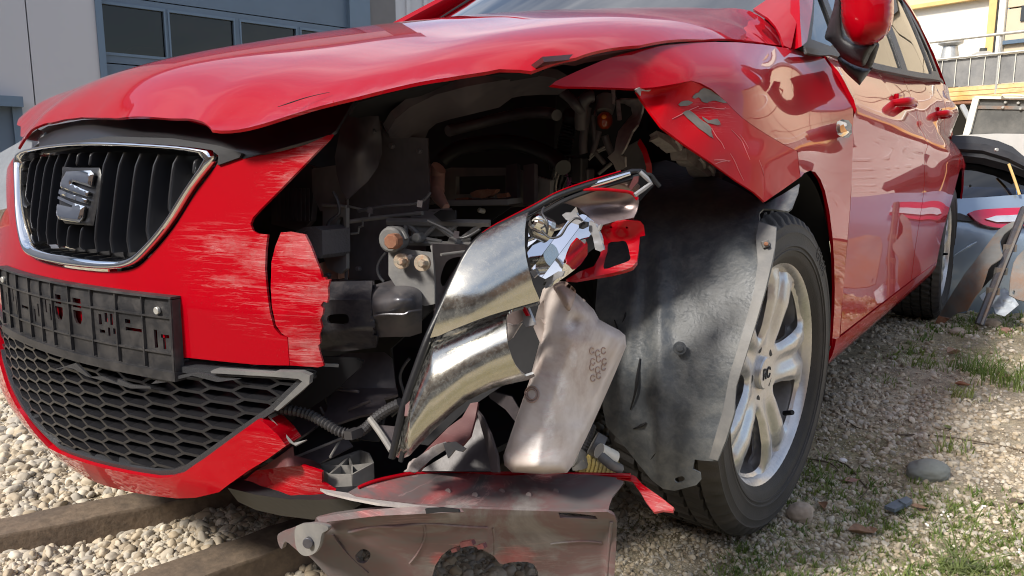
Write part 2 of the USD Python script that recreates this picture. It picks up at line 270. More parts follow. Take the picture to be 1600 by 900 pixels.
def densify(poly, step):
    out = []
    for a, b in zip(poly, np.roll(poly, -1, 0)):
        n = max(int(math.ceil(np.linalg.norm(b - a) / step)), 1)
        out += [a + (b - a) * k / n for k in range(n)]
    return np.array(out)
def tri2d(outer, holes=(), step=8.0):
    outer = densify(np.array(outer, float)[:, :2], step); hs = [densify(np.array(h, float)[:, :2], step) for h in holes]
    pg = Polygon(outer, hs)
    if not pg.is_valid: pg = pg.buffer(0); pg = pg if pg.geom_type == 'Polygon' else max(pg.geoms, key=lambda g: g.area); outer = densify(np.array(pg.exterior.coords)[:-1], step); hs = [densify(np.array(h.coords)[:-1], step) for h in pg.interiors]
    x0, y0, x1, y1 = pg.bounds
    gx, gy = np.meshgrid(np.arange(x0, x1, step), np.arange(y0, y1, step)); gx = gx + (np.arange(gx.shape[0]) % 2)[:, None] * step / 2
    q = np.stack([gx.ravel(), gy.ravel()], -1); inn = pg.buffer(-0.55 * step)
    q = q[contains_xy(inn, q[:, 0], q[:, 1])] if not inn.is_empty else q[:0]
    V = np.vstack([outer] + hs + [q]); T = Delaunay(V).simplices
    c = V[T].mean(1); ok = contains_xy(pg.buffer(1e-6 * (x1 - x0)), c[:, 0], c[:, 1])
    e1, e2 = V[T[:, 1]] - V[T[:, 0]], V[T[:, 2]] - V[T[:, 0]]; ok &= np.abs(e1[:, 0] * e2[:, 1] - e1[:, 1] * e2[:, 0]) > 1e-9
    return V, T[ok]
def solid(P, T, thick, toward=None):
    """gives a sheet its thickness, away from the side it is seen from"""
    mm = trimesh.Trimesh(P, T, process=False); n = np.array(meshkit.arrays(mm, True)[2])
    d = (toward - P) if toward is not None else (C - P)
    flip = (n * d).sum(1).sum() < 0
    fn = np.cross(P[T[:, 1]] - P[T[:, 0]], P[T[:, 2]] - P[T[:, 0]])
    s = np.sign((fn * (d[T].mean(1))).sum(1)); T = np.where((s < 0)[:, None], T[:, ::-1], T)
    n = np.zeros_like(P); fn = np.cross(P[T[:, 1]] - P[T[:, 0]], P[T[:, 2]] - P[T[:, 0]])
    for k in range(3): np.add.at(n, T[:, k], fn)
    n /= np.maximum(np.linalg.norm(n, axis=1, keepdims=True), 1e-12)
    th = thick if np.ndim(thick) == 0 else np.asarray(thick)[:, None]
    Q = P - n * th; N = len(P)
    e = np.vstack([T[:, [0, 1]], T[:, [1, 2]], T[:, [2, 0]]]); key = np.sort(e, 1)
    _, inv, cnt = np.unique(key, axis=0, return_inverse=True, return_counts=True); b = e[cnt[inv.ravel()] == 1]
    side = np.vstack([np.stack([b[:, 1], b[:, 0], b[:, 0] + N], 1), np.stack([b[:, 1], b[:, 0] + N, b[:, 1] + N], 1)])
    return trimesh.Trimesh(np.vstack([P, Q]), np.vstack([T, T[:, ::-1] + N, side]), process=False)
def skin(outline, hit, thick=0.003, holes=(), step=8.0, rough=0.0, rs=30.0, fn=None):
    V, T = tri2d(outline, holes, step); P = hit(V[:, 0], V[:, 1])
    if fn is not None: P = P + fn(V[:, 0], V[:, 1], P)
    if rough:
        P = P + (ray(V[:, 0], V[:, 1]) * ((meshkit.fbm(P * rs, 3, 5) - 0.5) * 2 * rough)[:, None])
    return solid(P, T, thick)
def puff(outline, hit, depth, edge, step=6.0, back=None, power=0.5):
    """a closed rounded volume on an outline: swells towards the viewer by depth, and to the back by back"""
    V, T = tri2d(outline, (), step); pg = Polygon(np.array(outline, float)[:, :2]).exterior
    from shapely import points as _pts
    d = np.clip(np.array(pg.distance(_pts(V))) / edge, 0, 1); h = (1 - (1 - d) ** 2) ** power
    P = hit(V[:, 0], V[:, 1]); r = ray(V[:, 0], V[:, 1]); r /= np.linalg.norm(r, axis=1, keepdims=True)
    back = depth if back is None else back
    A, Bk = P - r * (h * depth)[:, None], P + r * (h * back)[:, None]
    fn = np.cross(A[T[:, 1]] - A[T[:, 0]], A[T[:, 2]] - A[T[:, 0]]); s = (fn * -r[T].mean(1)).sum(1); T = np.where((s < 0)[:, None], T[:, ::-1], T); N = len(A)
    mm = trimesh.Trimesh(np.vstack([A, Bk]), np.vstack([T, T[:, ::-1] + N]), process=False); mm.merge_vertices(); return mm
def box(a, b, bev=0.0):
    a, b = np.minimum(a, b), np.maximum(a, b); mm = trimesh.creation.box(extents=b - a); mm.apply_translation((a + b) / 2)
    if bev > 0:
        s = []
        for k in range(3):
            e = np.array(b - a) - 2 * bev; e[k] += 2 * bev; bb = trimesh.creation.box(extents=e); bb.apply_translation((a + b) / 2); s.append(bb)
        mm = trimesh.convex.convex_hull(np.vstack([x.vertices for x in s]))
    return mm
def tube(pts, r, n=8, smooth=True, sub=6, ribs=0):
    P = np.array(pts, float)
    if smooth and len(P) > 2:
        t = np.arange(len(P)); f = [PchipInterpolator(t, P[:, k]) for k in range(3)]; tt = np.linspace(0, len(P) - 1, (len(P) - 1) * sub + 1); P = np.stack([g(tt) for g in f], -1)
    T = np.gradient(P, axis=0); T /= np.maximum(np.linalg.norm(T, axis=1, keepdims=True), 1e-12)
    up = np.array([0.13, 0.2, 1.0]); up = up if abs(T[0] @ up) < 1.0 else np.array([1.0, 0.1, 0])
    rr = np.broadcast_to(np.asarray(r, float), len(P)) if np.ndim(r) == 0 or len(np.atleast_1d(r)) == len(P) else np.interp(np.linspace(0, 1, len(P)), np.linspace(0, 1, len(r)), r)
    if ribs: rr = rr * (1 + 0.16 * np.where(np.arange(len(P)) % 2, 1, -1))
    V = []; n1 = np.cross(T[0], up); n1 /= np.linalg.norm(n1)
    for k in range(len(P)):
        n1 = n1 - T[k] * (n1 @ T[k]); n1 /= np.linalg.norm(n1); n2 = np.cross(T[k], n1)
        a = np.arange(n) / n * 2 * np.pi; V.append(P[k] + rr[k] * (np.cos(a)[:, None] * n1 + np.sin(a)[:, None] * n2))
    V = np.vstack(V); Fc = []
    for k in range(len(P) - 1):
        for j in range(n):
            a, b = k * n + j, k * n + (j + 1) % n; Fc += [[a, b, b + n], [a, b + n, a + n]]
    V = np.vstack([V, P[:1], P[-1:]]); q = len(V) - 2
    Fc += [[q, (j + 1) % n, j] for j in range(n)] + [[q + 1, (len(P) - 1) * n + j, (len(P) - 1) * n + (j + 1) % n] for j in range(n)]
    return trimesh.Trimesh(V, Fc, process=False)
def bar(a, b, w, h, up=(0, 0, 1.0)):
    a, b = np.array(a, float), np.array(b, float); L = np.linalg.norm(b - a); z = (b - a) / L; x = np.cross(up, z); x /= np.linalg.norm(x); y = np.cross(z, x)
    mm = trimesh.creation.box(extents=(w, h, L)); M = np.eye(4); M[:3, 0], M[:3, 1], M[:3, 2], M[:3, 3] = x, y, z, (a + b) / 2; mm.apply_transform(M); return mm
def disc(c, normal, r, h, n=20, bevel=0.25):
    prof = np.array([(0, -h), (r, -h), (r, h * (1 - bevel)), (r - h * bevel, h), (0, h)]); mm = trimesh.creation.revolve(prof, sections=n)
    z = np.array(normal, float); z /= np.linalg.norm(z); x = np.cross([0.3, 0.5, 1.0], z); x /= np.linalg.norm(x); M = np.eye(4); M[:3, 0], M[:3, 1], M[:3, 2], M[:3, 3] = x, np.cross(z, x), z, c
    mm.apply_transform(M); return mm
def nearest_wear(centres):
    """centres: (point, radius, strength) -> the wear mask of a mesh"""
    def f(v):
        w = np.zeros(len(v))
        for c, rad, s in centres:
            d = np.linalg.norm((v - np.asarray(c)) / np.asarray(rad), axis=1); w = np.maximum(w, s * np.clip(1.25 - d, 0, 1))
        return np.clip(w, 0, 1)
    return f
# ================================================================ THE RED CAR (x = its left, -y = its nose, front axle at y = 0)
car = thing('red_hatchback', 'red hatchback with its front left corner torn open and headlight missing', 'car')

# ---- bonnet: a height field over its plan outline
edge_px = [(345, 206, .345), (420, 190, .41), (500, 165, .47), (560, 150, .52), (640, 132, .575), (700, 120, .615), (780, 112, .655), (830, 108, .69), (900, 90, .715), (1000, 71, .735), (1100, 62, .74), (1190, 66, .73), (1225, 72, .70)]
E_r = [at(a, b, X=x) for a, b, x in edge_px]
lip = [at(150, 184, X=0.0) + (0, 0.006, 0), np.array([.10, -.803, .747]), at(290, 186, X=.25), at(318, 188, X=.30), at(328, 194, X=.322), at(331, 208, X=.332)]
lip_l = [at(128, 184.5, X=-.085), at(100, 187, X=-.16), at(72, 193.5, X=-.235), at(48, 205, X=-.29), at(27, 222, X=-.312)]
E_l = [np.array([-p[0] + .015, p[1] + .06 * min(max((-p[1] - .1) / .4, 0), 1), p[2] + .002]) for p in E_r]
rear = [np.array([x, .22 + .42 * x * x / .5 * .35, 1.052 - .17 * x * x]) for x in (-.6, -.4, -.2, 0, .2, .4)] + [at(1100, 15, X=.5), at(1180, 14, X=.60)]
ctrl = E_r + lip + lip_l + E_l + rear
for y, z in ((-.775, .782), (-.74, .809), (-.65, .850), (-.55, .881), (-.4, .924), (-.2, .970), (0, 1.009)): ctrl.append((0, y, z))
for s in (-1, 1):
    for y, z in ((-.74, .792), (-.65, .834), (-.55, .866), (-.44, .900), (-.28, .940), (-.1, .980), (.1, 1.015)): ctrl.append((.3 * s, y, z - (.004 if s > 0 else 0)))
for p in ((635, 87), (710, 60), (785, 37), (847, 25), (910, 15), (1000, 12)): q = at(*p, X=.5); ctrl += [tuple(q), (-q[0], q[1], q[2] - .006)]
ctrl = np.array([tuple(c) for c in ctrl])
nb_ = len(E_r) + len(lip) + len(lip_l) + len(E_l) + len(rear)
from scipy.ndimage import gaussian_filter1d
_xs = np.linspace(-.8, .8, 401); _yl = gaussian_filter1d(np.interp(np.abs(_xs), [0, .2, .33, .45, .55, .65, .72], [-.795, -.803, -.812, -.775, -.735, -.675, -.62]), 18)
def hood_basis(X, Y):
    x = X / .75; w = np.maximum(Y - np.interp(X, _xs, _yl), -.02)
    return np.stack([x**i * f for i in range(7) for f in (np.ones_like(w), w, w * w, w**3)] + [x**i * np.exp(-np.maximum(w, 0) / .05) for i in range(7)], -1)
A_ = hood_basis(ctrl[:, 0], ctrl[:, 1]); hood_co = np.linalg.solve(A_.T @ A_ + 1e-5 * np.eye(A_.shape[1]), A_.T @ ctrl[:, 2])
snap = RBFInterpolator(ctrl[:nb_, :2], (ctrl[:, 2] - A_ @ hood_co)[:nb_], kernel='gaussian', epsilon=14, degree=-1, smoothing=.25)
hoodf = lambda V: hood_basis(V[:, 0], V[:, 1]) @ hood_co + snap(V)
plan = np.array([p[:2] for p in lip] + [p[:2] for p in E_r] + [(.69, .30), (.60, .33), (.4, .245), (.2, .225), (0, .22), (-.2, .225), (-.4, .245), (-.6, .33)] + [p[:2] for p in E_l[::-1]] + [p[:2] for p in lip_l[::-1]])
V, T = tri2d(plan, (), .016)
Z = hoodf(V); Pn = np.column_stack([V, Z])
hood = add('hood', solid(Pn, T, .004, toward=Pn + (0, -.3, 1.0)), 'red_paint', car, 50, wear=nearest_wear([(at(470, 172, X=.455), (.06, .05, .02), .4)]))
add('scratch', tube([at(434, 167, X=.43) , at(455, 160, X=.44), at(480, 152, X=.45), at(515, 144, X=.47)], [.0003, .0007, .0005, .0003]), 'void_black', hood)
# crumpled seam under the bonnet's left edge
fl = [(832, 110), (850, 97), (905, 92), (960, 82), (1010, 75), (1060, 68), (1120, 66), (1100, 71), (1040, 77), (985, 86), (950, 92), (915, 98), (898, 103), (880, 101), (842, 110)]
add('hood_flange', skin(fl, tps([(832, 110, 'X', .685), (905, 97, 'X', .70), (1000, 80, 'X', .715), (1120, 66, 'X', .72)]), .006, step=6, rough=.002), 'red_plastic_raw', hood)

# ---- bumper skin
def bump_y(P, off=0.0):
    X = np.abs(P[..., 0] - .008); Zz = P[..., 2]
    return -.862 + .36 * X**2 + 1.2 * np.maximum(X - .4, 0)**2 + .22 * np.maximum(Zz - .5, 0) + 1.6 * np.maximum(.27 - Zz, 0)**1.5 + off
bhit = lambda off=0.0: surf(lambda P: bump_y(P, off))
bumper = path_for(car, 'front_bumper')
UsdGeom.Xform.Define(stage, bumper)
def from_xz(xz, off=0.0):
    P = np.column_stack([xz[:, 0], np.zeros(len(xz)), xz[:, 1]]); P[:, 1] = bump_y(P, off); return P
def bskin_xz(outer, holes=(), off=0.0, thick=.004, step=.012):
    V, T = tri2d(outer, holes, step); P = from_xz(V, off); return solid(P, T, thick, toward=P + (.3, -1, .2))
xz = lambda pts, off=0.0: bhit(off)(np.array([p[0] for p in pts], float), np.array([p[1] for p in pts], float))[:, [0, 2]]
gr_o = xz([(169, 221.5), (270, 226), (330, 233), (339, 240), (336, 255), (304, 298), (270, 352), (236, 393), (209, 415), (169, 420), (120, 416)])
gr_i = xz([(169, 231), (270, 236), (314, 242), (323, 247), (318, 258), (296, 293), (262, 346), (230, 382), (202, 401), (160, 402), (120, 397)])
sym = lambda q: np.vstack([q, np.column_stack([.016 - q[::-1, 0], q[::-1, 1]])])
gr_o, gr_i = curve(sym(gr_o), 4), curve(sym(gr_i), 4)
gr_red = np.array(Polygon(gr_o).buffer(.004).exterior.coords)[:-1]
# red skin round the grille, left half continued beyond the frame by symmetry
main_r = xz([(345, 258), (388, 244), (472, 222), (512, 211.5), (520, 210), (514, 218), (472, 261), (439, 295), (405, 329), (395, 340), (391, 350), (395, 360), (403, 365), (418, 366), (415, 392), (414, 420), (417, 455), (422, 490), (428, 512), (438, 524), (449, 527), (452, 571), (402, 570), (294, 559)])
left = np.array([(-.0, .40), (-.26, .41), (-.46, .42), (-.60, .40), (-.72, .44), (-.735, .54), (-.70, .62), (-.55, .65), (-.42, .67), (-.35, .69), (-.30, .70)])
top = np.array([(-.285, .694), (.27, .690)])
red_pg = Polygon(np.vstack([main_r, left, top])).buffer(0).difference(Polygon(gr_red)); red_pg = red_pg if red_pg.geom_type == 'Polygon' else max(red_pg.geoms, key=lambda g: g.area); red_out = np.array(red_pg.exterior.coords)[:-1]
wear_b = nearest_wear([((.40, -.78, .565), (.11, .10, .05), .8), ((.33, -.81, .58), (.09, .08, .03), .7), ((.42, -.77, .65), (.05, .07, .05), .8), ((.44, -.75, .695), (.06, .06, .03), .85), ((.42, -.78, .50), (.10, .1, .03), .72), ((.34, -.8, .535), (.08, .1, .02), .7)])
add('bumper_skin', bskin_xz(red_out, (), 0, .004, .008), 'red_paint', bumper, 40, wear=wear_b)
flap = [(439, 363), (455, 362), (476, 366), (480, 374), (486, 386), (492, 402), (499.5, 420), (503, 433.5), (508, 433), (509, 437), (515, 437), (512, 450), (513, 462), (511, 473), (505, 471), (501, 477), (505, 483), (504, 491), (500, 500), (503, 512), (499, 524), (500.5, 536.5), (497, 540), (501, 556), (506, 571.5), (497, 574), (453, 571), (450, 527), (440, 521), (431, 508), (425, 480), (423, 450), (424, 410), (430, 385)]
fh = bhit(-.004)
add('torn_flap', skin(flap, fh, .004, step=5, fn=lambda x, y, P: ray(x, y) * (-.018 * np.clip((x - 425) / 90, 0, 1) * np.clip((545 - y) / 120, 0, 1))[:, None], rough=.002, rs=55), 'red_paint', bumper, 30, wear=nearest_wear([((.46, -.77, .585), (.09, .1, .045), 1.0), ((.46, -.77, .53), (.09, .1, .03), .75), ((.485, -.76, .50), (.02, .1, .10), .9), ((.45, -.77, .46), (.1, .1, .05), .8)]), label='scuffed flap torn from the corner of the bumper')
# lower lip: rolled section under the honeycomb, with the spur on its right
mesh_lo = [(318, 721), (289, 738), (260, 741.7), (217, 735), (144.5, 718), (87, 695), (55, 678)]
lip_top = xz([(416, 651), (332, 712), (318, 721), (300, 734), (280, 741), (260, 742.5), (217, 736), (144.5, 719), (87, 696)])
lip_bot = xz([(95, 730), (162, 750), (231, 767), (289, 774), (318, 773), (355, 764), (400, 731), (430, 713), (459, 692), (447, 676), (430, 660)])
xl = lip_top[-1]; 
lip_l_top = np.array([(-.20, .262), (-.30, .29), (-.38, .33), (-.43, .40), (-.50, .40)]); lip_l_bot = np.array([(-.62, .32), (-.50, .24), (-.36, .205), (-.22, .193)])
add('lower_lip', bskin_xz(np.vstack([lip_top, lip_l_top, lip_l_bot, lip_bot]), (), -.012, .035, .007), 'red_paint', bumper, 50, wear=nearest_wear([((.42, -.80, .335), (.05, .1, .02), .55), ((.40, -.8, .30), (.04, .1, .02), .3)]))
tear = [(400, 735), (430, 731), (472, 727), (490, 733), (503, 738), (503, 754), (520, 765), (544, 773), (530, 779), (500, 780.5), (450, 779), (400, 773), (355, 762), (385, 748)]
add('lower_corner', skin(tear, tps([(355, 762, 'X', .31), (400, 735, 'X', .345), (400, 773, 'X', .35), (503, 738, 'X', .46), (503, 779, 'X', .45), (544, 773, 'X', .49)]), .004, step=6, rough=.003, rs=40), 'red_paint', bumper, 35, wear=nearest_wear([(at(470, 755, X=.43), (.08, .08, .03), .6)]))
add('inner_ledge', skin([(400, 735), (420, 724), (447, 705), (458, 697), (460, 712), (500, 722), (503, 737), (472, 726)], tps([(400, 735, 'X', .347), (458, 697, 'X', .42), (503, 737, 'X', .455), (500, 722, 'Y', -.74)]), .003, step=6), 'red_plastic_raw', bumper)
add('spur_cap', skin([(459, 692), (479, 687), (462, 696), (452, 690), (430, 660), (420, 650), (433, 643), (438, 646), (424, 653)], tps([(420, 650, 'X', .395), (459, 692, 'X', .43), (479, 687, 'X', .445), (433, 643, 'Y', -.79)]), .002, step=5), 'bay_grey', bumper)
sp = [(355, 762), (400, 773), (450, 780), (500, 781), (540, 778), (565, 788), (545, 800), (490, 812), (440, 806), (400, 797), (372, 784)]
add('lower_spoiler', skin(sp, tps([(355, 762, 'X', .32), (400, 797, 'X', .34), (500, 790, 'X', .45), (565, 788, 'X', .53)]), .02, step=8), 'grille_black', bumper)

# ---- grille: chrome surround, slats, badge
grille = path_for(car, 'grille'); UsdGeom.Xform.Define(stage, grille)
def ring(o, i, off, proud, nseg=160):
    def rs(q):
        ls = LineString(np.vstack([q, q[:1]])); c = np.array(Polygon(q).centroid.coords[0])
        out = []
        for t in np.linspace(0, 2 * np.pi, nseg, endpoint=False):
            k = LineString([c, c + 2 * np.array([math.cos(t), math.sin(t)])]).intersection(ls); k = k if k.geom_type == 'Point' else list(k.geoms)[-1]; out.append((k.x, k.y))
        return np.array(out)
    a, b = rs(o), rs(i); rows = []
    for s, h in ((0, .004), (0, -.4 * proud), (.12, -.85 * proud), (.35, -1.0 * proud), (.65, -.85 * proud), (.88, -.35 * proud), (1, .012), (1, .03)):
        q = a + (b - a) * s; rows.append(from_xz(q, off + h))
    V = np.vstack(rows); Fc = []
    for k in range(len(rows) - 1):
        for j in range(nseg):
            p, q = k * nseg + j, k * nseg + (j + 1) % nseg; Fc += [[p, q, q + nseg], [p, q + nseg, p + nseg]]
    mm = trimesh.Trimesh(V, Fc, process=False); 
    n = np.cross(V[Fc[0][1]] - V[Fc[0][0]], V[Fc[0][2]] - V[Fc[0][0]])
    return mm
rg = ring(gr_o, gr_i, 0, .012)
trimesh.repair.fix_normals(rg)
add('chrome_surround', rg, 'chrome', grille, 60)
add('grille_back', bskin_xz(np.array(Polygon(gr_i).buffer(.004).exterior.coords)[:-1], (), .045, .004, .02), 'void_black', grille)
gi = Polygon(gr_i)
slat_px = [(118, 15), ]
for k in range(14):
    # slats lean with the opening: spaced evenly in x across the grille
    x0 = -.258 + k * .0385 + .008
    ln = LineString([(x0 + .012, .60 - .2), (x0 - .012 * 0, .60 + .2)]).intersection(gi.buffer(-.006))
    if ln.is_empty: continue
    (xa, za), (xb, zb) = ln.coords[0], ln.coords[-1]
    segs = [(za, zb)] if not (5 <= k <= 7) else [(za, .5935 if k != 5 else .592), (.677, zb)]
    if k in (5,): segs = [(za, zb)]
    for a, b in segs:
        t = np.linspace(0, 1, 9); zs = a + (b - a) * t; xs = xa + (xb - xa) * (zs - za) / (zb - za)
        rows = []
        for dx, off in ((-.0025, .04), (-.0025, .002), (-.0012, -.001), (.0012, -.001), (.0025, .002), (.0025, .04)):
            rows.append(from_xz(np.column_stack([xs + dx, zs]), off + .006 * (np.abs(t - .5) * 2) ** 6))
        V = np.vstack(rows); Fc = []; n = len(t)
        for i in range(len(rows)):
            for j in range(n - 1):
                p, q = i * n + j, ((i + 1) % len(rows)) * n + j; Fc += [[p, q, q + 1], [p, q + 1, p + 1]]
        for e in (0, n - 1):
            idx = [i * n + e for i in range(len(rows))]; Fc += [[idx[0], idx[i], idx[i + 1]] for i in range(1, len(rows) - 1)]
        mm = trimesh.Trimesh(V, Fc, process=False); trimesh.repair.fix_normals(mm); add('slat', mm, 'grille_black', grille, 50)
# badge: a split letter with slanted bars, on a black carrier
def badge_poly(pts, off, th, bev=.0015):
    q = np.array([((x - 394 - (470 - y) * .145) * .00059, (471 - y) * .000335) for x, y in pts])
    pg = Polygon(q).buffer(-.0012).buffer(.0012, quad_segs=3)
    parts = []
    o1 = np.array(pg.exterior.coords)[:-1]
    V, T = tri2d(o1, (), .004)
    P = np.column_stack([V[:, 0] + .008, np.full(len(V), -.842 + off) + .22 * (V[:, 1]) + .9 * V[:, 0] ** 2, V[:, 1] + .634])
    edge = np.array([pg.exterior.distance(Point(v)) for v in V]); P[:, 1] -= np.minimum(edge, .004) * .5
    return solid(P, T, th, toward=P + (.3, -1, .1))
add('badge_carrier', badge_poly([(290, 340), (360, 345), (490, 345), (500, 400), (460, 590), (320, 590), (285, 560)], .008, .006), 'grille_black', grille)
bd = [badge_poly(p, 0, .004) for p in ([(316, 430), (326, 395), (352, 362), (476, 356), (488, 372), (476, 426), (392, 404), (384, 414), (466, 446), (460, 468)], [(312, 440), (458, 478), (453, 496), (308, 460)], [(306, 470), (404, 498), (448, 508), (440, 556), (424, 578), (318, 572), (298, 552), (302, 506), (386, 516), (392, 508), (303, 482)])]
add('badge', cat_(bd), 'chrome', grille, 30)

# ---- black trim above the grille and slam panel
tr = [(60, 205), (75, 197), (130, 187), (200, 185), (290, 188), (331, 200), (345, 205), (420, 190), (500, 165), (560, 149), (548, 165), (524, 205), (515, 211), (472, 223), (388, 246), (350, 258), (339, 262), (341, 240), (330, 231), (270, 225), (169, 220.5), (95, 226), (62, 235)]
slam = surf(lambda P: bump_y(P, .004) + .9 * np.maximum(P[..., 2] - .700, 0) - .12 * np.maximum(P[..., 0] - .30, 0))
add('slam_panel', skin(tr, slam, .004, step=8), 'grille_black', car)
add('grille_ledge', skin([(66, 230), (169, 213), (270, 216), (340, 227), (378, 239), (374, 246), (340, 258), (341, 243), (330, 234), (270, 226), (169, 221.5), (67, 238)], surf(lambda P: bump_y(P, -.004) + .5 * np.maximum(P[..., 2] - .70, 0)), .004, step=6), 'void_black', grille)

# ---- number plate holder
holder = path_for(car, 'number_plate_holder'); UsdGeom.Xform.Define(stage, holder)
hx0, hx1, hz0, hz1 = -.262, .262, .412, .512
def hp(x, z, off): p = np.array([[x, 0, z]]); return np.array([x, float(bump_y(np.array([[x, 0, z]]))[0]) - .009 + off, z])
def hbox(x0, x1, z0, z1, o0, o1):
    n = max(int(abs(x1 - x0) / .03), 1); V = []; Fc = []
    for x in np.linspace(x0, x1, n + 1):
        for z, o in ((z0, o0), (z1, o0), (z1, o1), (z0, o1)): V.append(hp(x, z, o))
    for i in range(n):
        for j in range(4): a, b = i * 4 + j, i * 4 + (j + 1) % 4; Fc += [[a, b, b + 4], [a, b + 4, a + 4]]
    Fc += [[0, 2, 1], [0, 3, 2], [n*4, n*4+1, n*4+2], [n*4, n*4+2, n*4+3]]
    mm = trimesh.Trimesh(V, Fc, process=False); trimesh.repair.fix_normals(mm); return mm
xs_r = [.262, .205, .150, .092, .032, -.02, -.06, -.105, -.16, -.21, -.262]
def hplate(outer, holes, o, th):
    V, T = tri2d(outer, holes, .012); P = np.array([hp(x, z, o) for x, z in V]); return solid(P, T, th, toward=P + (.3, -1, .2))
rr_ = lambda x0, x1, z0, z1: [(x0, z0), (x1, z0), (x1, z1), (x0, z1)]
slots = []
for x0, x1, z0, z1 in ((.222, .228, .44, .465), (.235, .25, .455, .46), (.238, .243, .44, .455), (.165, .20, .458, .463), (.165, .176, .468, .474), (.04, .062, .478, .492), (-.012, .005, .478, .492), (.105, .112, .46, .475), (.12, .126, .465, .478), (.132, .138, .462, .478), (.105, .118, .448, .453), (.125, .130, .446, .458), (.137, .143, .45, .458), (-.035, -.03, .45, .475), (-.05, -.045, .46, .48), (-.08, -.075, .45, .47), (-.095, -.09, .44, .46), (-.12, -.15, .455, .46), (-.18, -.175, .44, .47), (-.195, -.19, .46, .48), (-.24, -.235, .45, .47)):
    slots.append(rr_(min(x0, x1), max(x0, x1), z0, z1))
for xc in (.051, -.004):
    slots.append([(xc - .012, .474), (xc + .012, .474), (xc + .011, .462), (xc + .006, .455), (xc, .453), (xc - .006, .455), (xc - .011, .462)])
hb = hplate([(hx0, hz0), (hx1, hz0), (hx1, hz1 - .012), (hx1 - .012, hz1), (hx0 + .012, hz1), (hx0, hz1 - .012)], slots, 0, .003)
add('back_plate', hb, 'holder_black', holder)
for x in xs_r: add('rib', hbox(x - .0012, x + .0012, hz0 + .002, hz1 - .004, -.0045, 0.0), 'holder_black', holder)
for z in (hz0 + .024, hz0 + .072): add('rib', hbox(hx0 + .003, hx1 - .003, z - .0012, z + .0012, -.0035, 0.0), 'holder_black', holder)
add('upper_lip', hbox(hx0, hx1, hz1 - .003, hz1, -.006, .008), 'holder_black', holder)
add('lower_ledge', hbox(hx0, hx1 + .002, hz0 - .012, hz0, -.007, .02), 'holder_black', holder)
add('side_lip', hbox(hx1 - .003, hx1 + .0005, hz0, hz1 - .004, -.006, .008), 'holder_black', holder)
for x, z in ((.235, .492), (-.235, .492)): add('screw', disc(hp(x, z, -.003), (0.1, -1, 0), .005, .002, 12), 'galvanised', holder)

# ---- honeycomb lower grille
lower = path_for(car, 'lower_grille'); UsdGeom.Xform.Define(stage, lower)
lg_r = xz([(60, 520), (200, 560), (294, 572), (425, 580), (470, 583), (483, 588), (480, 598), (434, 641), (332, 711), (318, 721), (300, 733), (280, 740), (260, 741.7), (217, 735), (144.5, 718), (100, 701)])
lg = np.vstack([lg_r, [(-.22, .268), (-.31, .295), (-.40, .34), (-.45, .41), (-.44, .43), (-.25, .40)]])
lgp = Polygon(lg).buffer(0)
rim = lgp.difference(lgp.buffer(-.007))
add('grille_rim', bskin_xz(np.array(lgp.exterior.coords)[:-1], [np.array(lgp.buffer(-.008).exterior.coords)[:-1]], -.006, .03, .01), 'trim_black', lower)
add('grille_backing', bskin_xz(np.array(lgp.exterior.coords)[:-1], (), .09, .004, .03), 'void_black', lower)
cs, ch = .036, .0178; inner = lgp.buffer(-.004)
def blade(a, b):
    d = (b - a) / np.linalg.norm(b - a); n = np.array([-d[1], d[0]]) * .0019
    f0 = from_xz(np.array([a - n, a + n, b + n, b - n]), -.002); f1 = from_xz(np.array([a - n, a + n, b + n, b - n]), .026); f1[:, 2] += .005
    mm = trimesh.Trimesh(np.vstack([f0, f1]), [[0, 1, 2], [0, 2, 3], [4, 6, 5], [4, 7, 6], [0, 4, 5], [0, 5, 1], [1, 5, 6], [1, 6, 2], [2, 6, 7], [2, 7, 3], [3, 7, 4], [3, 4, 0]], process=False); trimesh.repair.fix_normals(mm); return mm
for c in range(-9, 10):
    for r in range(-1, 15):
        x, z = c * 1.5 * cs, .225 + r * ch + (ch / 2 if c % 2 else 0); ws = []
        for a, b in (((x - cs / 2, z + ch / 2), (x + cs / 2, z + ch / 2)), ((x + cs / 2, z + ch / 2), (x + cs, z)), ((x - cs / 2, z + ch / 2), (x - cs, z))):
            q = LineString([a, b]).intersection(inner)
            if q.is_empty or q.geom_type != 'LineString' or q.length < .003: continue
            q = np.array(q.coords); ws.append(blade(q[0], q[-1]))
        if ws: add('grille_cell', cat_(ws), 'grille_black', lower, False)
# broken upper strip of the honeycomb
for k, poly in enumerate(([(70, 581), (103, 572), (118, 567), (141, 589), (160, 588), (183, 598), (184, 592), (205, 601), (234, 604), (236, 607), (205, 607), (180, 600), (150, 592), (135, 588), (114, 576), (103, 574)], [(236, 600), (245, 593), (263, 591), (292, 584), (310, 582), (345, 591), (375, 592), (340, 597), (300, 587), (262, 597)])):
    add('broken_strip', skin(poly, bhit(-.012), .003, step=6), 'trim_black', lower)
add('rim_edge', skin([(329, 580), (335, 577), (425, 583), (430, 580.5), (470, 581), (484, 587), (483, 600), (470, 612), (434, 642), (428, 640), (462, 606), (472, 596), (466, 592), (425, 588.5), (330, 583)], bhit(-.012), .01, step=5), 'bay_grey', lower)

# ---- far headlight of the car's right side, seen past the grille
lens_o = [(59, 202), (70, 206), (65, 221), (56, 227), (34, 250), (19, 285), (12, 325), (0, 328), (-40, 345), (-70, 300), (-20, 250), (28, 223), (45, 211)]
add('right_headlight', skin(lens_o, tps([(65, 215, 'd', 1.335), (15, 320, 'd', 1.35), (28, 224, 'd', 1.42), (-60, 300, 'd', 1.50)]), .04, step=6), 'headlight_lens', car, 40)
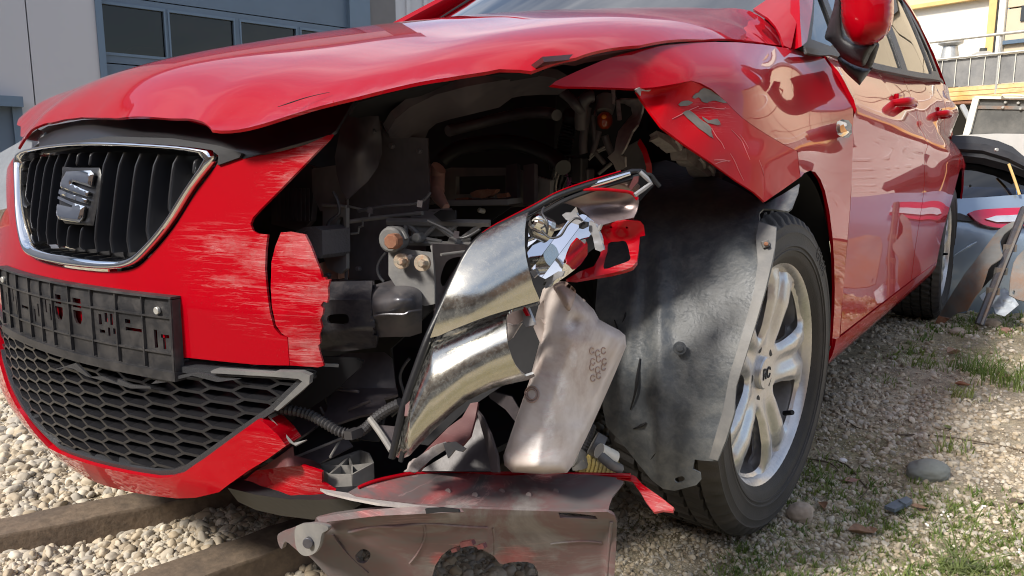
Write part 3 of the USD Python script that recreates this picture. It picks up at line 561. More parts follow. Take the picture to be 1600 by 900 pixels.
# ---- left front wing: smooth upper skin and the crumpled corner below it
wing = path_for(car, 'left_front_wing'); UsdGeom.Xform.Define(stage, wing)
wa = [(862, 132), (868, 127), (900, 112), (940, 95), (970, 85), (1000, 77.5), (1035, 71), (1075, 67), (1115, 65.5), (1150, 66), (1190, 69.5), (1235, 76), (1265, 83), (1288, 91), (1300, 108), (1313, 130), (1325, 152), (1333, 170), (1333, 220), (1331, 272), (1328, 328), (1322, 400), (1316, 470), (1311, 533), (1300, 541), (1302, 510), (1304, 480), (1304.5, 450), (1303.5, 410), (1301, 370), (1296, 330), (1289, 298), (1282, 280), (1274, 269), (1266, 266.5), (1257, 270), (1251, 277), (1246, 236), (1225, 226), (1200, 211), (1178, 197), (1160, 184), (1145, 170), (1130, 155), (1112, 139), (1095, 130), (1080, 126), (1055, 131), (1025, 136), (996, 138.5), (930, 136), (880, 135)]
wpts = [(862, 132, 'X', .70), (900, 112, 'X', .708), (940, 95, 'X', .716), (1000, 77, 'X', .728), (1075, 67, 'X', .738), (1150, 66, 'X', .738), (1235, 76, 'X', .722), (1292, 93, 'Y', .41), (1313, 130, 'Y', .42), (1334, 170, 'Y', .42), (1332, 272, 'Y', .42), (1329, 328, 'Y', .42), (1312, 530, 'Y', .42),
        (996, 138, 'X', .742), (930, 136, 'X', .722), (1080, 125, 'X', .778), (1075, 100, 'X', .765), (1150, 95, 'X', .778), (1130, 155, 'X', .793), (1160, 184, 'X', .805), (1200, 211, 'X', .816), (1246, 236, 'X', .818), (1190, 131, 'X', .80), (1240, 142, 'Y', .10), (1290, 157, 'Y', .28), (1252, 277, 'X', .812), (1270, 267, 'X', .808), (1290, 300, 'X', .806), (1301, 370, 'Y', .255), (1304, 440, 'Y', .335), (1303, 490, 'Y', .36), (1300, 540, 'Y', .37), (1290, 220, 'Y', .215)]
add('wing_panel', skin(wa, tps(wpts, 2e1), .006, step=7), 'red_paint', wing, 60)
wb = [(996, 139), (1025, 136.5), (1055, 131.5), (1080, 126.5), (1095, 130.5), (1112, 139.5), (1130, 155.5), (1145, 170.5), (1160, 184.5), (1178, 197.5), (1200, 211.5), (1225, 226.5), (1245, 236), (1250, 262), (1253, 275), (1225, 295), (1195, 315.5), (1178, 300), (1150, 282), (1110, 253), (1070, 226), (1034, 199), (1018, 178), (1000, 152), (995, 145)]
wc = [(996, 139, 'X', .742), (1080, 126, 'X', .778), (1130, 155, 'X', .793), (1160, 184, 'X', .805), (1200, 211, 'X', .816), (1246, 236, 'X', .818), (1253, 276, 'X', .811), (1195, 315, 'X', .838), (1195, 252, 'X', .830), (1150, 282, 'X', .822), (1110, 253, 'X', .808), (1034, 199, 'X', .769), (1018, 178, 'X', .755), (1130, 268, 'X', .814), (1070, 227, 'X', .789), (1225, 297, 'X', .827), (995, 146, 'X', .741), (1000, 153, 'X', .741), (1020, 150, 'X', .744), (1040, 162, 'X', .760), (1075, 172, 'X', .775), (1100, 150, 'X', .781), (1110, 200, 'X', .797), (1060, 198, 'X', .776), (1150, 230, 'X', .815)]
_lin, _sm = linear(wc), tps(wc, 5)
blend = lambda x, y: .35 * _lin(x, y) + .65 * _sm(x, y)
add('crumpled_corner', skin(wb, blend, .003, step=5), 'red_paint_dull', wing, 50, wear=nearest_wear([(at(1085, 190, X=.76), (.05, .07, .03), .62), (at(1150, 250, X=.78), (.03, .05, .05), .6), (at(1110, 170, X=.78), (.03, .05, .02), .7), (at(1120, 235, X=.76), (.06, .06, .02), .35)]), label='crumpled lower corner of the wing with bare scraped patches')
for k, chip in enumerate(([(1068, 175), (1078, 173), (1094, 185), (1109, 197), (1111.6, 207), (1115, 215), (1109, 212), (1092, 199.6), (1069, 179)], [(1082, 152), (1092, 144), (1100, 138), (1119, 146), (1133, 157.5), (1136, 161), (1119, 157.5), (1108, 159), (1100, 160), (1092, 152), (1086, 154)], [(1060.5, 162.6), (1071, 158), (1083.5, 160), (1078, 164), (1064, 166)], [(1097.5, 182), (1108, 188), (1120.5, 185.6), (1125.6, 193), (1122, 195), (1105, 192)])):
    add('bare_patch', skin(ragged(chip, 3, .5), blend, .0004, step=4, fn=lambda x, y, P: ray(x, y) * -.0014), 'primer', wing, 30)
ch_ = blend
for pts in ([(1143, 203), (1152, 212), (1160, 222), (1166, 236), (1172, 250)], [(1156, 210), (1163, 220), (1170, 232)], [(1112, 200), (1120, 214), (1128, 224), (1132, 233)], [(1116, 250), (1130, 250), (1140, 253)], [(1118, 256), (1130, 252), (1141, 251)], [(1186, 250), (1191, 264), (1194, 276)], [(1141, 240), (1148, 252), (1154, 266), (1162, 282)], [(1050, 186), (1066, 178), (1082, 170), (1092, 166)], [(1092, 170), (1108, 168), (1124, 170), (1134, 168)]):
    P = ch_(np.array([p[0] for p in pts], float), np.array([p[1] for p in pts], float)); P = P - ray(np.array([p[0] for p in pts]), np.array([p[1] for p in pts])) * .0004
    add('scratch', tube(P, [.0003, .0006, .0005, .0003], 5), 'scratch_pink', wing, 60)
add('torn_edge', skin([(993, 140), (1000, 136), (1018, 140), (1014, 143), (1002, 142), (1001, 150)], blend, .003, step=4, fn=lambda x, y, P: ray(x, y) * -.003), 'torn_grey', wing)
# arch return behind the wing edge
def arch_lip(x0, x1, r0, a0, a1, cy=0.0, n=26):
    rows = []
    for x, r in ((x0, r0), (x1, r0 + .002), (x1, r0 + .02)):
        rows.append([(x, cy + r * math.cos(a), .3 + r * math.sin(a)) for a in np.linspace(a0, a1, n)])
    V = np.array(rows).reshape(-1, 3); Fc = []
    for k in range(2):
        for j in range(n - 1): p = k * n + j; Fc += [[p, p + 1, p + n + 1], [p, p + n + 1, p + n]]
    return trimesh.Trimesh(V, Fc, process=False)
# dark cavity of the front wheel well
def well(cy, x0, x1, r, a0=-.15, a1=math.pi + .1, n=30):
    A = np.linspace(a0, a1, n); V = np.array([(x, cy + r * math.cos(a), .3 + r * math.sin(a)) for x in (x0, x1) for a in A]); Fc = []
    for j in range(n - 1): Fc += [[j, j + 1, j + n + 1], [j, j + n + 1, j + n]]
    k = len(V); V = np.vstack([V, [(x0, cy, .3)]]); Fc += [[j, j + 1, k] for j in range(n - 1)]
    mm = trimesh.Trimesh(V, Fc, process=False); return mm
add('front_wheel_well', well(0, .45, .802, .375, -.35, 2.2), 'void_black', car, 40)
add('rear_wheel_well', well(2.469, .45, .80, .365), 'void_black', car, 40)
# side indicator
ind = [(1308, 190), (1316, 186.5), (1326, 188), (1331, 195), (1331, 208), (1326, 215), (1316, 215), (1309, 210), (1306, 200)]
add('side_indicator', puff(ind, tps([(1306, 200, 'X', .822), (1331, 200, 'Y', .40), (1318, 187, 'X', .822), (1318, 215, 'X', .824)]), .006, 8, step=4), 'lens_clear', wing, 50)
add('amber_bulb', puff([(1312, 197), (1318, 194), (1321, 201), (1324, 205), (1314, 208)], tps([(1306, 200, 'X', .829), (1331, 200, 'Y', .37), (1318, 187, 'X', .829), (1318, 215, 'X', .831)]), .003, 4, step=3), 'amber_bright', wing, 50)

# ---- body sides: x = S(y, z)
pz = PchipInterpolator([.10, .18, .22, .26, .30, .40, .50, .60, .70, .77, .80, .84, .88, .92, .95, 1.0], [.70, .745, .782, .806, .812, .811, .813, .814, .809, .805, .812, .795, .772, .738, .724, .712])
qy = PchipInterpolator([-.9, .3, .42, 1.0, 1.5, 2.0, 2.47, 2.9, 3.1, 3.22], [0, 0, 0, .008, .016, .036, .036, .0, -.07, -.25])
def side_x(Y, Zz):
    sh = np.where(Zz > .5, -.055 * np.clip(Y - .42, 0, 2.2), 0) * np.clip((Zz - .5) / .2, 0, 1)
    up = .045 * np.clip((Y - .42) / 1.9, 0, 1.3) * np.clip((Zz - .8) / .12, 0, 1)
    return pz(np.clip(Zz - sh * np.clip((.95 - Zz) / .15, 0, 1) - up, .10, 1.0)) + qy(Y) * np.clip((1.25 - Zz) / .5, 0, 1) * np.clip((Zz - .25) / .4, 0, 1)
def side_panel(outer, holes=(), th=.008, step=.03, flip=1, off=0.0, fn=side_x):
    V, T = tri2d(outer, holes, step); P = np.column_stack([(fn(V[:, 0], V[:, 1]) + off) * flip, V[:, 0], V[:, 1]]); return solid(P, T, th, toward=P + (flip, -.2, .1))
arc = lambda cy, r, a0, a1, n=16: [(cy + r * math.cos(a), .3 + r * math.sin(a)) for a in np.linspace(a0, a1, n)]
belt = lambda y: np.interp(y, [.3, .42, .6, .9, 1.6, 2.3, 2.9], [.905, .922, .931, .938, .978, 1.03, 1.05])
bl = lambda y0, y1, n=14: [(y, float(belt(y))) for y in np.linspace(y0, y1, n)]
for flip, sd in ((1, 'left'), (-1, 'right')):
    d1 = side_panel([(.424, .30), (.424, .70), (.424, .80), (.42, .86)] + bl(.42, 1.455) + [(1.455, .60), (1.44, .30)], flip=flip)
    dp = add('front_door', d1, 'red_paint', car, 40)
    d2 = side_panel([(1.448, .30), (1.462, .60)] + bl(1.461, 2.25) + [(2.24, .80)] + arc(2.469, .37, 1.95, math.pi + .02, 10), flip=flip)
    dr = add('rear_door', d2, 'red_paint', car, 40)
    add('rear_wing', side_panel([(2.246, .80)] + bl(2.256, 2.95) + [(3.1, .95), (3.17, .75), (3.16, .45), (3.0, .26)] + arc(2.469, .37, -.1, 1.94, 16), flip=flip), 'red_paint', car, 40)
    add('sill', side_panel([(.37, .19), (.372, .30), (.42, .296), (2.09, .296), (2.10, .19)], flip=flip, step=.02, off=.002), 'red_paint', car, 40)
    if flip < 0:
        add('right_front_wing', side_panel([(.418, .30)] + [(.418, z) for z in (.5, .7, .8)] + [(.41, .90), (.1, .86), (-.25, .80), (-.40, .74), (-.42, .66), (-.40, .45)] + arc(0, .37, math.pi, 0, 16), flip=-1), 'red_paint', car, 40)
        continue
    for px_, py_, y in ((1430, 163, 1.12), (1481, 180, 2.02)):
        par = dp if y < 1.5 else dr; z = at(px_, py_, Y=y)[2]; x = float(side_x(np.array(y), np.array(z)))
        add('door_handle', cat_([tube([(x - .005, y - .085, z), (x + .028, y - .06, z + .004), (x + .034, y, z + .006), (x + .028, y + .06, z + .004), (x - .005, y + .085, z)], [.010, .013, .014, .013, .010], 10), box(np.array([x - .01, y - .04, z - .022]), np.array([x + .004, y + .04, z + .03]), .003)]), 'red_paint', par, 60)
# glasshouse
def glass_x(Y, Zz): return .737 + .012 * np.clip((Y - .4), 0, 1.2) - .05 * np.clip(Y - 1.9, 0, 2) ** 1.5 - .36 * (Zz - belt(Y)) - .25 * np.clip(Zz - belt(Y), 0, 1) ** 2 * 1.0
roofz = lambda y: np.interp(y, [.25, .5, .8, 1.1, 1.5, 1.9, 2.3, 2.6, 2.9], [.93, 1.10, 1.27, 1.385, 1.43, 1.42, 1.36, 1.27, 1.13])
def gp(outer, holes=(), th=.004, off=0.0, step=.03, flip=1): return side_panel(outer, holes, th, step, flip, off, glass_x)
for flip in (1, -1):
    win = [(.26, .925)] + bl(.33, 2.55, 20) + [(2.6, 1.06)] + [(y, float(roofz(y)) - .03) for y in np.linspace(2.45, .5, 22)]
    hole1 = [(.36, .945), (.60, .950), (.60, 1.10), (.58, 1.105)]
    hole2 = [(.655, .953)] + [(y, float(belt(y)) + .018) for y in (.9, 1.2, 1.40)] + [(1.42, 1.385)] + [(y, float(roofz(y)) - .06) for y in (1.2, 1.0, .8)] + [(.66, 1.14)]
    hole3 = [(y, float(belt(y)) + .018) for y in (1.50, 1.8, 2.1)] + [(2.13, 1.05), (2.13, 1.33)] + [(y, float(roofz(y)) - .06) for y in (2.0, 1.8)] + [(1.52, 1.38)]
    hole4 = [(2.19, 1.055), (2.40, 1.075), (2.38, 1.16), (2.19, 1.29)]
    add('window_frame', gp(win, [hole1, hole2, hole3, hole4], .014, 0, .025, flip), 'trim_black', car, 40)
    for hname, hh in (('quarter_glass', hole1), ('door_glass', hole2), ('door_glass', hole3), ('quarter_glass', hole4)):
        add(hname, gp(hh, (), .004, -.006, .04, flip), 'car_glass', car, 60)
    rail = [(.24, .915)] + [(y, float(roofz(y)) - .032) for y in np.linspace(.3, 2.6, 30)] + [(2.95, 1.05), (2.98, 1.10)] + [(y, float(roofz(y)) + .03) for y in np.linspace(2.8, .36, 30)]
    add('roof_rail', gp(rail, (), .02, .006, .03, flip), 'red_paint', car, 50)
# belt trim strip
for flip in (1, -1):
    s = [(y, float(belt(y)) - .003) for y in np.linspace(.25, 2.5, 24)]; add('belt_trim', gp(s + [(y, z + .013) for y, z in s[::-1]], (), .006, .010, .03, flip), 'trim_black', car, 50)
# roof, windscreen, rear closure, floor
ys = np.linspace(.95, 2.75, 12); rows = []
for y in ys:
    zr = float(roofz(y)) + .028; xr = float(glass_x(np.array(y), np.array(zr))); rows.append([(xr * u, y, zr + .045 * (1 - u * u)) for u in np.linspace(-1, 1, 15)])
def gridmesh(rows):
    a = np.array(rows, float); n, k = a.shape[:2]; Fc = []
    for i in range(n - 1):
        for j in range(k - 1): p = i * k + j; Fc += [[p, p + 1, p + k + 1], [p, p + k + 1, p + k]]
    return a.reshape(-1, 3), np.array(Fc)
P_, T_ = gridmesh(rows); add('roof', solid(P_, T_, .02, toward=P_ + (0, 0, 1)), 'red_paint', car, 60)
rows = []
for t in np.linspace(0, 1, 10):
    w = .685 - .175 * t; y0 = .215 + .76 * t; z0 = 1.045 + .40 * t
    rows.append([(w * u, y0 + .13 * u * u * (1 - .3 * t), z0 - .10 * u * u * (1 - .6 * t)) for u in np.linspace(-1, 1, 17)])
P_, T_ = gridmesh(rows); add('windscreen', solid(P_, T_, .005, toward=P_ + (0, -1, .6)), 'screen_glass', car, 60)
for u in (-1, 1):
    q = [np.array(r[0 if u < 0 else -1]) for r in rows]
    add('windscreen_pillar', cat_([tube([p + (.012 * u, .012, -.004) for p in q], [.024, .022, .020, .02], 10)]), 'red_paint', car, 60)
add('windscreen_seal', cat_([tube([np.array(r[0]) + (.012, 0, .004) for r in rows], .010, 6), tube([np.array(r[-1]) + (-.012, 0, .004) for r in rows], .010, 6)]), 'void_black', car)
add('cowl', skin([(596, 46), (700, 36), (820, 31), (900, 21), (960, 12), (1100, 14), (1190, 13), (1195, 30), (1000, 30), (800, 45), (600, 60)], tps([(596, 46, 'X', -.48), (700, 36, 'X', -.15), (900, 21, 'X', .27), (1190, 13, 'X', .62), (1195, 30, 'X', .63), (800, 45, 'X', .12), (600, 60, 'X', -.47)]), .003, fn=lambda x, y, P: np.tile((0, .05, -.03), (len(P), 1))), 'void_black', car)
add('wing_corner', skin([(1177, 13.5), (1187, 20), (1200, 28), (1211, 40), (1218, 52), (1225, 71), (1236, 76), (1252, 0), (1262, -45), (1232, -45), (1197, 0)], tps([(1177, 13.5, 'X', .600), (1225, 71, 'X', .715), (1236, 76, 'X', .726), (1252, 0, 'Y', .40), (1197, 0, 'X', .612), (1262, -45, 'Y', .60), (1232, -45, 'X', .605)]), .006, step=6), 'red_paint', car, 60)
rb = []
for z, y, w in ((.26, 3.12, .70), (.45, 3.2, .76), (.7, 3.21, .76), (.9, 3.16, .72), (1.02, 3.08, .68), (1.30, 2.78, .50)): rb.append([(w * u, y - .10 * u * u, z) for u in np.linspace(-1, 1, 11)])
P_, T_ = gridmesh(rb); add('tailgate', solid(P_, T_, .02, toward=P_ + (0, 1, 0)), 'red_paint', car, 60)
add('floor_pan', cat_([box(np.array([-.66, -.30, .185]), np.array([.42, 3.0, .21])), box(np.array([.40, .40, .185]), np.array([.70, 2.1, .21]))]), 'void_black', car)
add('dashboard', cat_([box(np.array([-.62, .42, .80]), np.array([.62, .75, .985]), .04), box(np.array([-.66, .40, .25]), np.array([.66, .43, .93]))]), 'cabin_dark', car)
for sx in (-.34, .34):
    add('seat', cat_([box(np.array([sx - .22, 1.20, .45]), np.array([sx + .22, 1.32, 1.08]), .04), box(np.array([sx - .12, 1.24, 1.12]), np.array([sx + .12, 1.33, 1.30]), .03)]), 'cabin_dark', car)
a = np.linspace(0, 2 * np.pi, 25); add('steering_wheel', tube([(.34 + .18 * math.cos(t), .82 + .06 * math.sin(t), .93 + .17 * math.sin(t)) for t in a], .014, 8, smooth=False), 'cabin_light', car, 60)

# ---- door mirror
mir = path_for(car, 'door_mirror'); UsdGeom.Xform.Define(stage, mir)
capo = curve([(1312, -30), (1314, 5), (1315, 30), (1321, 50), (1332, 66), (1347, 71), (1369, 67), (1387, 53), (1395, 33), (1397, 10), (1394, -12), (1380, -42), (1345, -52)], 5)
mh = tps([(1312, 0, 'Y', .245), (1397, 10, 'Y', .27), (1350, 70, 'Y', .26), (1350, -50, 'Y', .26)])
add('mirror_cap', puff(capo, mh, .055, 45, step=5, back=.05), 'red_paint', mir, 60)
blk = curve([(1306, -40), (1304.5, 0), (1297, 30), (1288.5, 58), (1297, 66), (1305, 75), (1314, 86), (1325, 94), (1335, 99.5), (1350, 104.5, 1), (1356, 94), (1361, 83), (1372, 66, 1), (1330, 62), (1319, 40), (1318, -40)], 3)
add('mirror_housing', puff(blk, tps([(1312, 0, 'Y', .285), (1290, 58, 'Y', .33), (1350, 104, 'Y', .31), (1372, 66, 'Y', .285)]), .03, 14, step=4, back=.06), 'trim_black', mir, 60)
add('mirror_neck', puff(curve([(1312, 82), (1322, 95), (1336, 102), (1352, 107), (1362, 104), (1371, 80), (1372, 66), (1345, 58)], 3), tps([(1312, 82, 'Y', .325), (1352, 106, 'Y', .335), (1372, 66, 'Y', .30), (1345, 58, 'Y', .30)]), .012, 10, step=4, back=.05), 'trim_black', mir, 60)
foot = curve([(1311, 87, 1), (1309, 95), (1320, 112), (1343, 133.5, 1), (1354, 119), (1364, 105, 1), (1350, 105), (1330, 98)], 4)
add('mirror_foot', puff(foot, tps([(1310, 90, 'Y', .38), (1343, 133, 'Y', .40), (1364, 105, 'Y', .40)]), .02, 10, step=4, back=.05), 'trim_black', mir, 60)
# ---- wheels
def revolve_x(prof, n=72):
    """prof: (radius, x) around the x axis"""
    a = np.arange(n) / n * 2 * np.pi; V = np.array([[(x, r * math.cos(t), r * math.sin(t)) for t in a] for r, x in prof]).reshape(-1, 3); Fc = []
    for k in range(len(prof) - 1):
        for j in range(n): p, q = k * n + j, k * n + (j + 1) % n; Fc += [[p, q, q + n], [p, q + n, p + n]]
    return trimesh.Trimesh(V, Fc, process=False)
RT, RR = .300, .2085
def tyre_mesh():
    prof = [(RR - .004, -.17), (RR + .012, -.185), (RR + .05, -.192), (RT - .03, -.187), (RT - .012, -.175), (RT - .002, -.160)]
    tr = []
    for x0, x1 in ((-.158, -.128), (-.120, -.09), (-.082, -.052), (-.044, -.014)): tr += [(RT, x0), (RT, x1), (RT - .008, x1 + .001), (RT - .008, x1 + .007)]
    prof += tr + [(RT - .002, -.006), (RT - .010, .010), (RT - .024, .0185), (RT - .028, .0175), (RT - .036, .0205), (RT - .038, .0215), (RT - .040, .0205), (RT - .048, .021), (RR + .034, .0205), (RR + .032, .0220), (RR + .029, .0220), (RR + .027, .0195), (RR + .024, .0195), (RR + .023, .0205), (RR + .021, .0205), (RR + .020, .0185), (RR + .012, .016), (RR + .008, .013), (RR - .003, .004)]
    mm = revolve_x(prof, 180); v = mm.vertices
    r = np.hypot(v[:, 1], v[:, 2]); ang = np.arctan2(v[:, 2], v[:, 1]); g = ((ang / (2 * np.pi) * 60 + np.abs(v[:, 0] + .08) * 9) % 1) < .30
    k = (1 - .030 * (g & (r > RT - .013))); v[:, 1] *= k; v[:, 2] *= k; mm.vertices = v; trimesh.repair.fix_normals(mm); return mm
def dish(r): return np.interp(r, [0, .03, .05, .09, .14, .178, .19], [-.020, -.020, -.018, -.008, -.002, -.004, -.008])
def rim_parts():
    disk = Point(0, 0).buffer(.199, quad_segs=30); holes = []
    for k in range(5):
        t = math.radians(110 + 72 * k); c, s = math.cos(t), math.sin(t)
        q = [(.074, 0), (.096, -.019), (.135, -.038), (.168, -.052), (.183, -.040), (.188, 0), (.183, .040), (.168, .052), (.135, .038), (.096, .019)]
        cv = curve([(a * c - b * s, a * s + b * c) for a, b in q], 5); holes.append(cv)
    V, T = tri2d(np.array(disk.exterior.coords)[:-1], holes, .007); r = np.hypot(V[:, 0], V[:, 1]); ang = np.degrees(np.arctan2(V[:, 1], V[:, 0]))
    # spokes: raised flanks with a shallow valley along each one
    k = np.abs(((ang - 74 + 36) % 72) - 36) * np.pi / 180 * r
    edge = np.min([[LineString(np.vstack([h, h[:1]])).distance(Point(v)) for v in V] for h in holes], 0)
    x = dish(r) - .012 * np.exp(-(k / .014) ** 2) * np.clip((r - .05) / .04, 0, 1) - .010 * np.exp(-(edge / .006) ** 2)
    P = np.column_stack([x, V[:, 0], V[:, 1]]); return P, T
P_, T_ = rim_parts()
spokes = solid(P_, T_, .035, toward=P_ + (1, 0, 0))
barrel = revolve_x([(.194, -.012), (.198, -.004), (RR - .003, .004), (RR + .004, .008), (RR + .002, .002), (.200, -.012), (.198, -.03), (.190, -.17), (.180, -.17), (.190, -.03), (.194, -.012)], 90); trimesh.repair.fix_normals(barrel)
def wheel(cy, flip=1, turn=0.0, spin=0.0, front=True):
    w = path_for(car, 'front_wheel' if front else 'rear_wheel'); x = UsdGeom.Xform.Define(stage, w)
    x.AddTranslateOp().Set(Gf.Vec3d((.785 if front else .80) * flip, cy, .3)); x.AddRotateZOp().Set(turn + (0 if flip > 0 else 180)); x.AddRotateXOp().Set(spin)
    add('tyre', tyre_mesh(), 'tyre', w, 40); add('rim', cat_([spokes, barrel]), 'alloy', w, 35)
    add('brake_disc', disc((-.10, 0, 0), (1, 0, 0), .130, .01, 36), 'scrap_steel', w); add('brake_caliper', box(np.array([-.14, -.14, -.02]), np.array([-.06, -.075, .09]), .012), 'brake_dark', w)
    add('hub_cap', disc((-.016, 0, 0), (1, 0, 0), .031, .006, 32, .4), 'alloy', w, 30)
    if front and flip > 0:
        tm = meshkit.text_mesh('RC', .020, .0015, bold=True); tm.apply_translation((-tm.bounds[1][0] / 2, -.010, 0)); M = np.array([[0, 0, 1, -.0102], [1, 0, 0, 0], [0, 1, 0, 0], [0, 0, 0, 1.0]]); tm.apply_transform(M); add('cap_letters', tm, 'void_black', w, False)
    for k in range(5):
        t = math.radians(110 + 72 * k); add('bolt_pocket', disc((-.022, .052 * math.cos(t), .052 * math.sin(t)), (1, 0, 0), .0095, .0045, 16), 'brake_dark', w)
    t = math.radians(-40); add('valve', tube([(-.02, .178 * math.cos(t), .178 * math.sin(t)), (.0, .165 * math.cos(t), .165 * math.sin(t))], .005), 'void_black', w)
    if front and flip > 0:
        blocks = []
        for k, (dt, dr) in enumerate(((-.055, 0), (-.018, 0), (.018, 0), (.055, 0))):
            t = math.radians(62); 
        tt = meshkit.text_mesh('E/S/A', .020, .0012); tt.apply_translation((-tt.bounds.mean(0)[0], -.01, 0)); v = tt.vertices; t0 = math.radians(48)
        a = t0 - v[:, 0] / .262; rr2 = .262 + v[:, 1]; tt.vertices = np.column_stack([.0205 + v[:, 2], rr2 * np.cos(a), rr2 * np.sin(a)]); add('sidewall_letters', tt, 'tyre', w, False)
    return w
wheel(0, 1, -4.0, 0); wheel(2.469, 1, 0, 31, False); wheel(0, -1, 0, 12); wheel(2.469, -1, 0, 50, False)
# ================================================================ OPENED FRONT CORNER: what lies behind the bumper
def slab(name, outline, pts, thick, mat, parent=car, holes=(), step=8, rough=0.0, rs=40, smooth=30, crv=0, wear=None, label=None, lin=False):
    o = curve(outline, crv) if crv else outline
    h = plane('Y', pts) if not isinstance(pts, (list, tuple)) else (linear(pts) if lin else tps(pts))
    return add(name, skin(o, h, thick, holes, step, rough, rs), mat, parent, smooth, wear=wear, label=label)
bay = path_for(car, 'engine_bay'); UsdGeom.Xform.Define(stage, bay)
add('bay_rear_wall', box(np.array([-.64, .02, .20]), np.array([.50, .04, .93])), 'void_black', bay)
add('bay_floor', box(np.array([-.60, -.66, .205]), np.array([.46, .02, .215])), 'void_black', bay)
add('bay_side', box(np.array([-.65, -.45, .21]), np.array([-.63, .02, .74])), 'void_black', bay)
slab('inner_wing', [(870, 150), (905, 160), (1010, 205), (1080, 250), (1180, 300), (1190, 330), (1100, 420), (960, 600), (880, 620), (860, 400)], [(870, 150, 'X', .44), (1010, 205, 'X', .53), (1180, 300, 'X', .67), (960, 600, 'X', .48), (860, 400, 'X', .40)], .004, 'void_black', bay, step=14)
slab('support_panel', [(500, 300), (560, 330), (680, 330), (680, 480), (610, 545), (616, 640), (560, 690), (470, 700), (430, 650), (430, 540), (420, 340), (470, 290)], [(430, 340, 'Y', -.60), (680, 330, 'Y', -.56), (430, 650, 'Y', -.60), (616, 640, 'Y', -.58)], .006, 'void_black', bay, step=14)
slab('bonnet_frame', [(606, 206), (618, 186), (640, 168), (680, 148), (730, 135), (780, 126), (840, 118), (868, 122), (890, 136), (872, 148), (845, 148), (815, 150), (800, 153), (780, 168), (755, 174), (730, 180), (705, 186), (682, 193), (670, 203), (664, 217), (610, 216)], [(606, 206, 'Y', -.64), (680, 148, 'Y', -.64), (780, 126, 'Y', -.60), (870, 122, 'Y', -.52), (890, 136, 'Y', -.50), (800, 153, 'Y', -.50), (730, 170, 'Y', -.59), (680, 190, 'Y', -.56)], .012, 'bay_plastic', bay, rough=.004, rs=30)
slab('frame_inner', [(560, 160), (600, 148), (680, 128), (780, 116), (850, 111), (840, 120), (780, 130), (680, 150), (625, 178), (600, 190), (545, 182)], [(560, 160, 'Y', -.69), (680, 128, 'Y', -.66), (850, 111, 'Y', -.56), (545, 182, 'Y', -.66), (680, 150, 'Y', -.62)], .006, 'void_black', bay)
slab('radiator_panel', [(536, 181), (592, 182), (600, 205), (610, 212), (668, 216), (671, 300), (668, 330), (664, 420), (656, 440), (600, 438), (545, 436), (542, 312), (533, 290)], [(536, 181, 'Y', -.62), (668, 216, 'Y', -.56), (545, 436, 'Y', -.62), (660, 430, 'Y', -.57), (602, 300, 'Y', -.588)], .006, 'bay_plastic', bay, step=10)
slab('air_duct_flap', [(536, 180), (592, 181), (596, 215), (597, 240), (590, 262), (575, 283), (556, 300), (543, 312), (533, 298), (526, 272), (523, 245), (529, 215)], [(536, 180, 'Y', -.645), (592, 181, 'Y', -.63), (543, 312, 'Y', -.66), (523, 245, 'Y', -.655), (597, 240, 'Y', -.615), (560, 240, 'Y', -.665)], .003, 'bay_plastic', bay, step=6, smooth=60)
slab('condenser_side', [(487, 264), (525, 258), (536, 295), (542, 312), (541, 330), (500, 330), (488, 300)], -.645, .004, 'bay_grey', bay)
slab('condenser_frame', [(425, 285), (470, 255), (489, 262), (489, 310), (486, 345), (470, 362), (424, 350)], -.64, .01, 'bay_plastic', bay)
pk = [(504, 322), (541, 325), (541, 420), (532, 428), (512, 420), (504, 400)]
slab('slotted_bracket', pk, -.655, .006, 'bay_grey', bay, holes=[curve([(530, 340), (537, 345), (538, 395), (534, 398), (527, 385), (525, 355)], 3)], step=5)
slab('slot_floor', [(522, 336), (541, 338), (541, 402), (524, 396)], -.644, .003, 'bay_grey', bay)
add('bracket_rib', tube([at(504, 320, Y=-.66), at(520, 321, Y=-.66), at(541, 323, Y=-.655)], .0025), 'bay_grey', bay)
slab('foam_block', [(462, 362), (474, 355), (492, 354), (503, 360), (504, 398), (500, 404), (486, 400), (476, 378)], -.70, .05, 'foam', bay, step=6)
slab('cooling_pipe', [(498, 412), (520, 404), (530, 410), (528, 436), (502, 436)], -.64, .02, 'copper_dirt', bay)
# stepped edge and clips on the radiator panel
add('panel_edge', tube([at(542, 347, Y=-.645), at(562, 344, Y=-.635), at(577, 342, Y=-.63), at(620, 337, Y=-.61), at(660, 333, Y=-.60)], .003), 'bay_grey', bay)
add('panel_edge', tube([at(543, 366, Y=-.645), at(560, 364, Y=-.64), at(561, 355, Y=-.64), at(567, 353, Y=-.64), at(567, 346, Y=-.635)], .0016, smooth=False), 'bay_grey', bay)
add('panel_edge', tube([at(543, 322, Y=-.64), at(578, 330, Y=-.63), at(576, 342, Y=-.63)], .0016, smooth=False), 'bay_grey', bay)
add('panel_post', tube([at(542, 312, Y=-.647), at(542, 350, Y=-.647), at(541, 436, Y=-.647)], .0025), 'bay_plastic', bay)
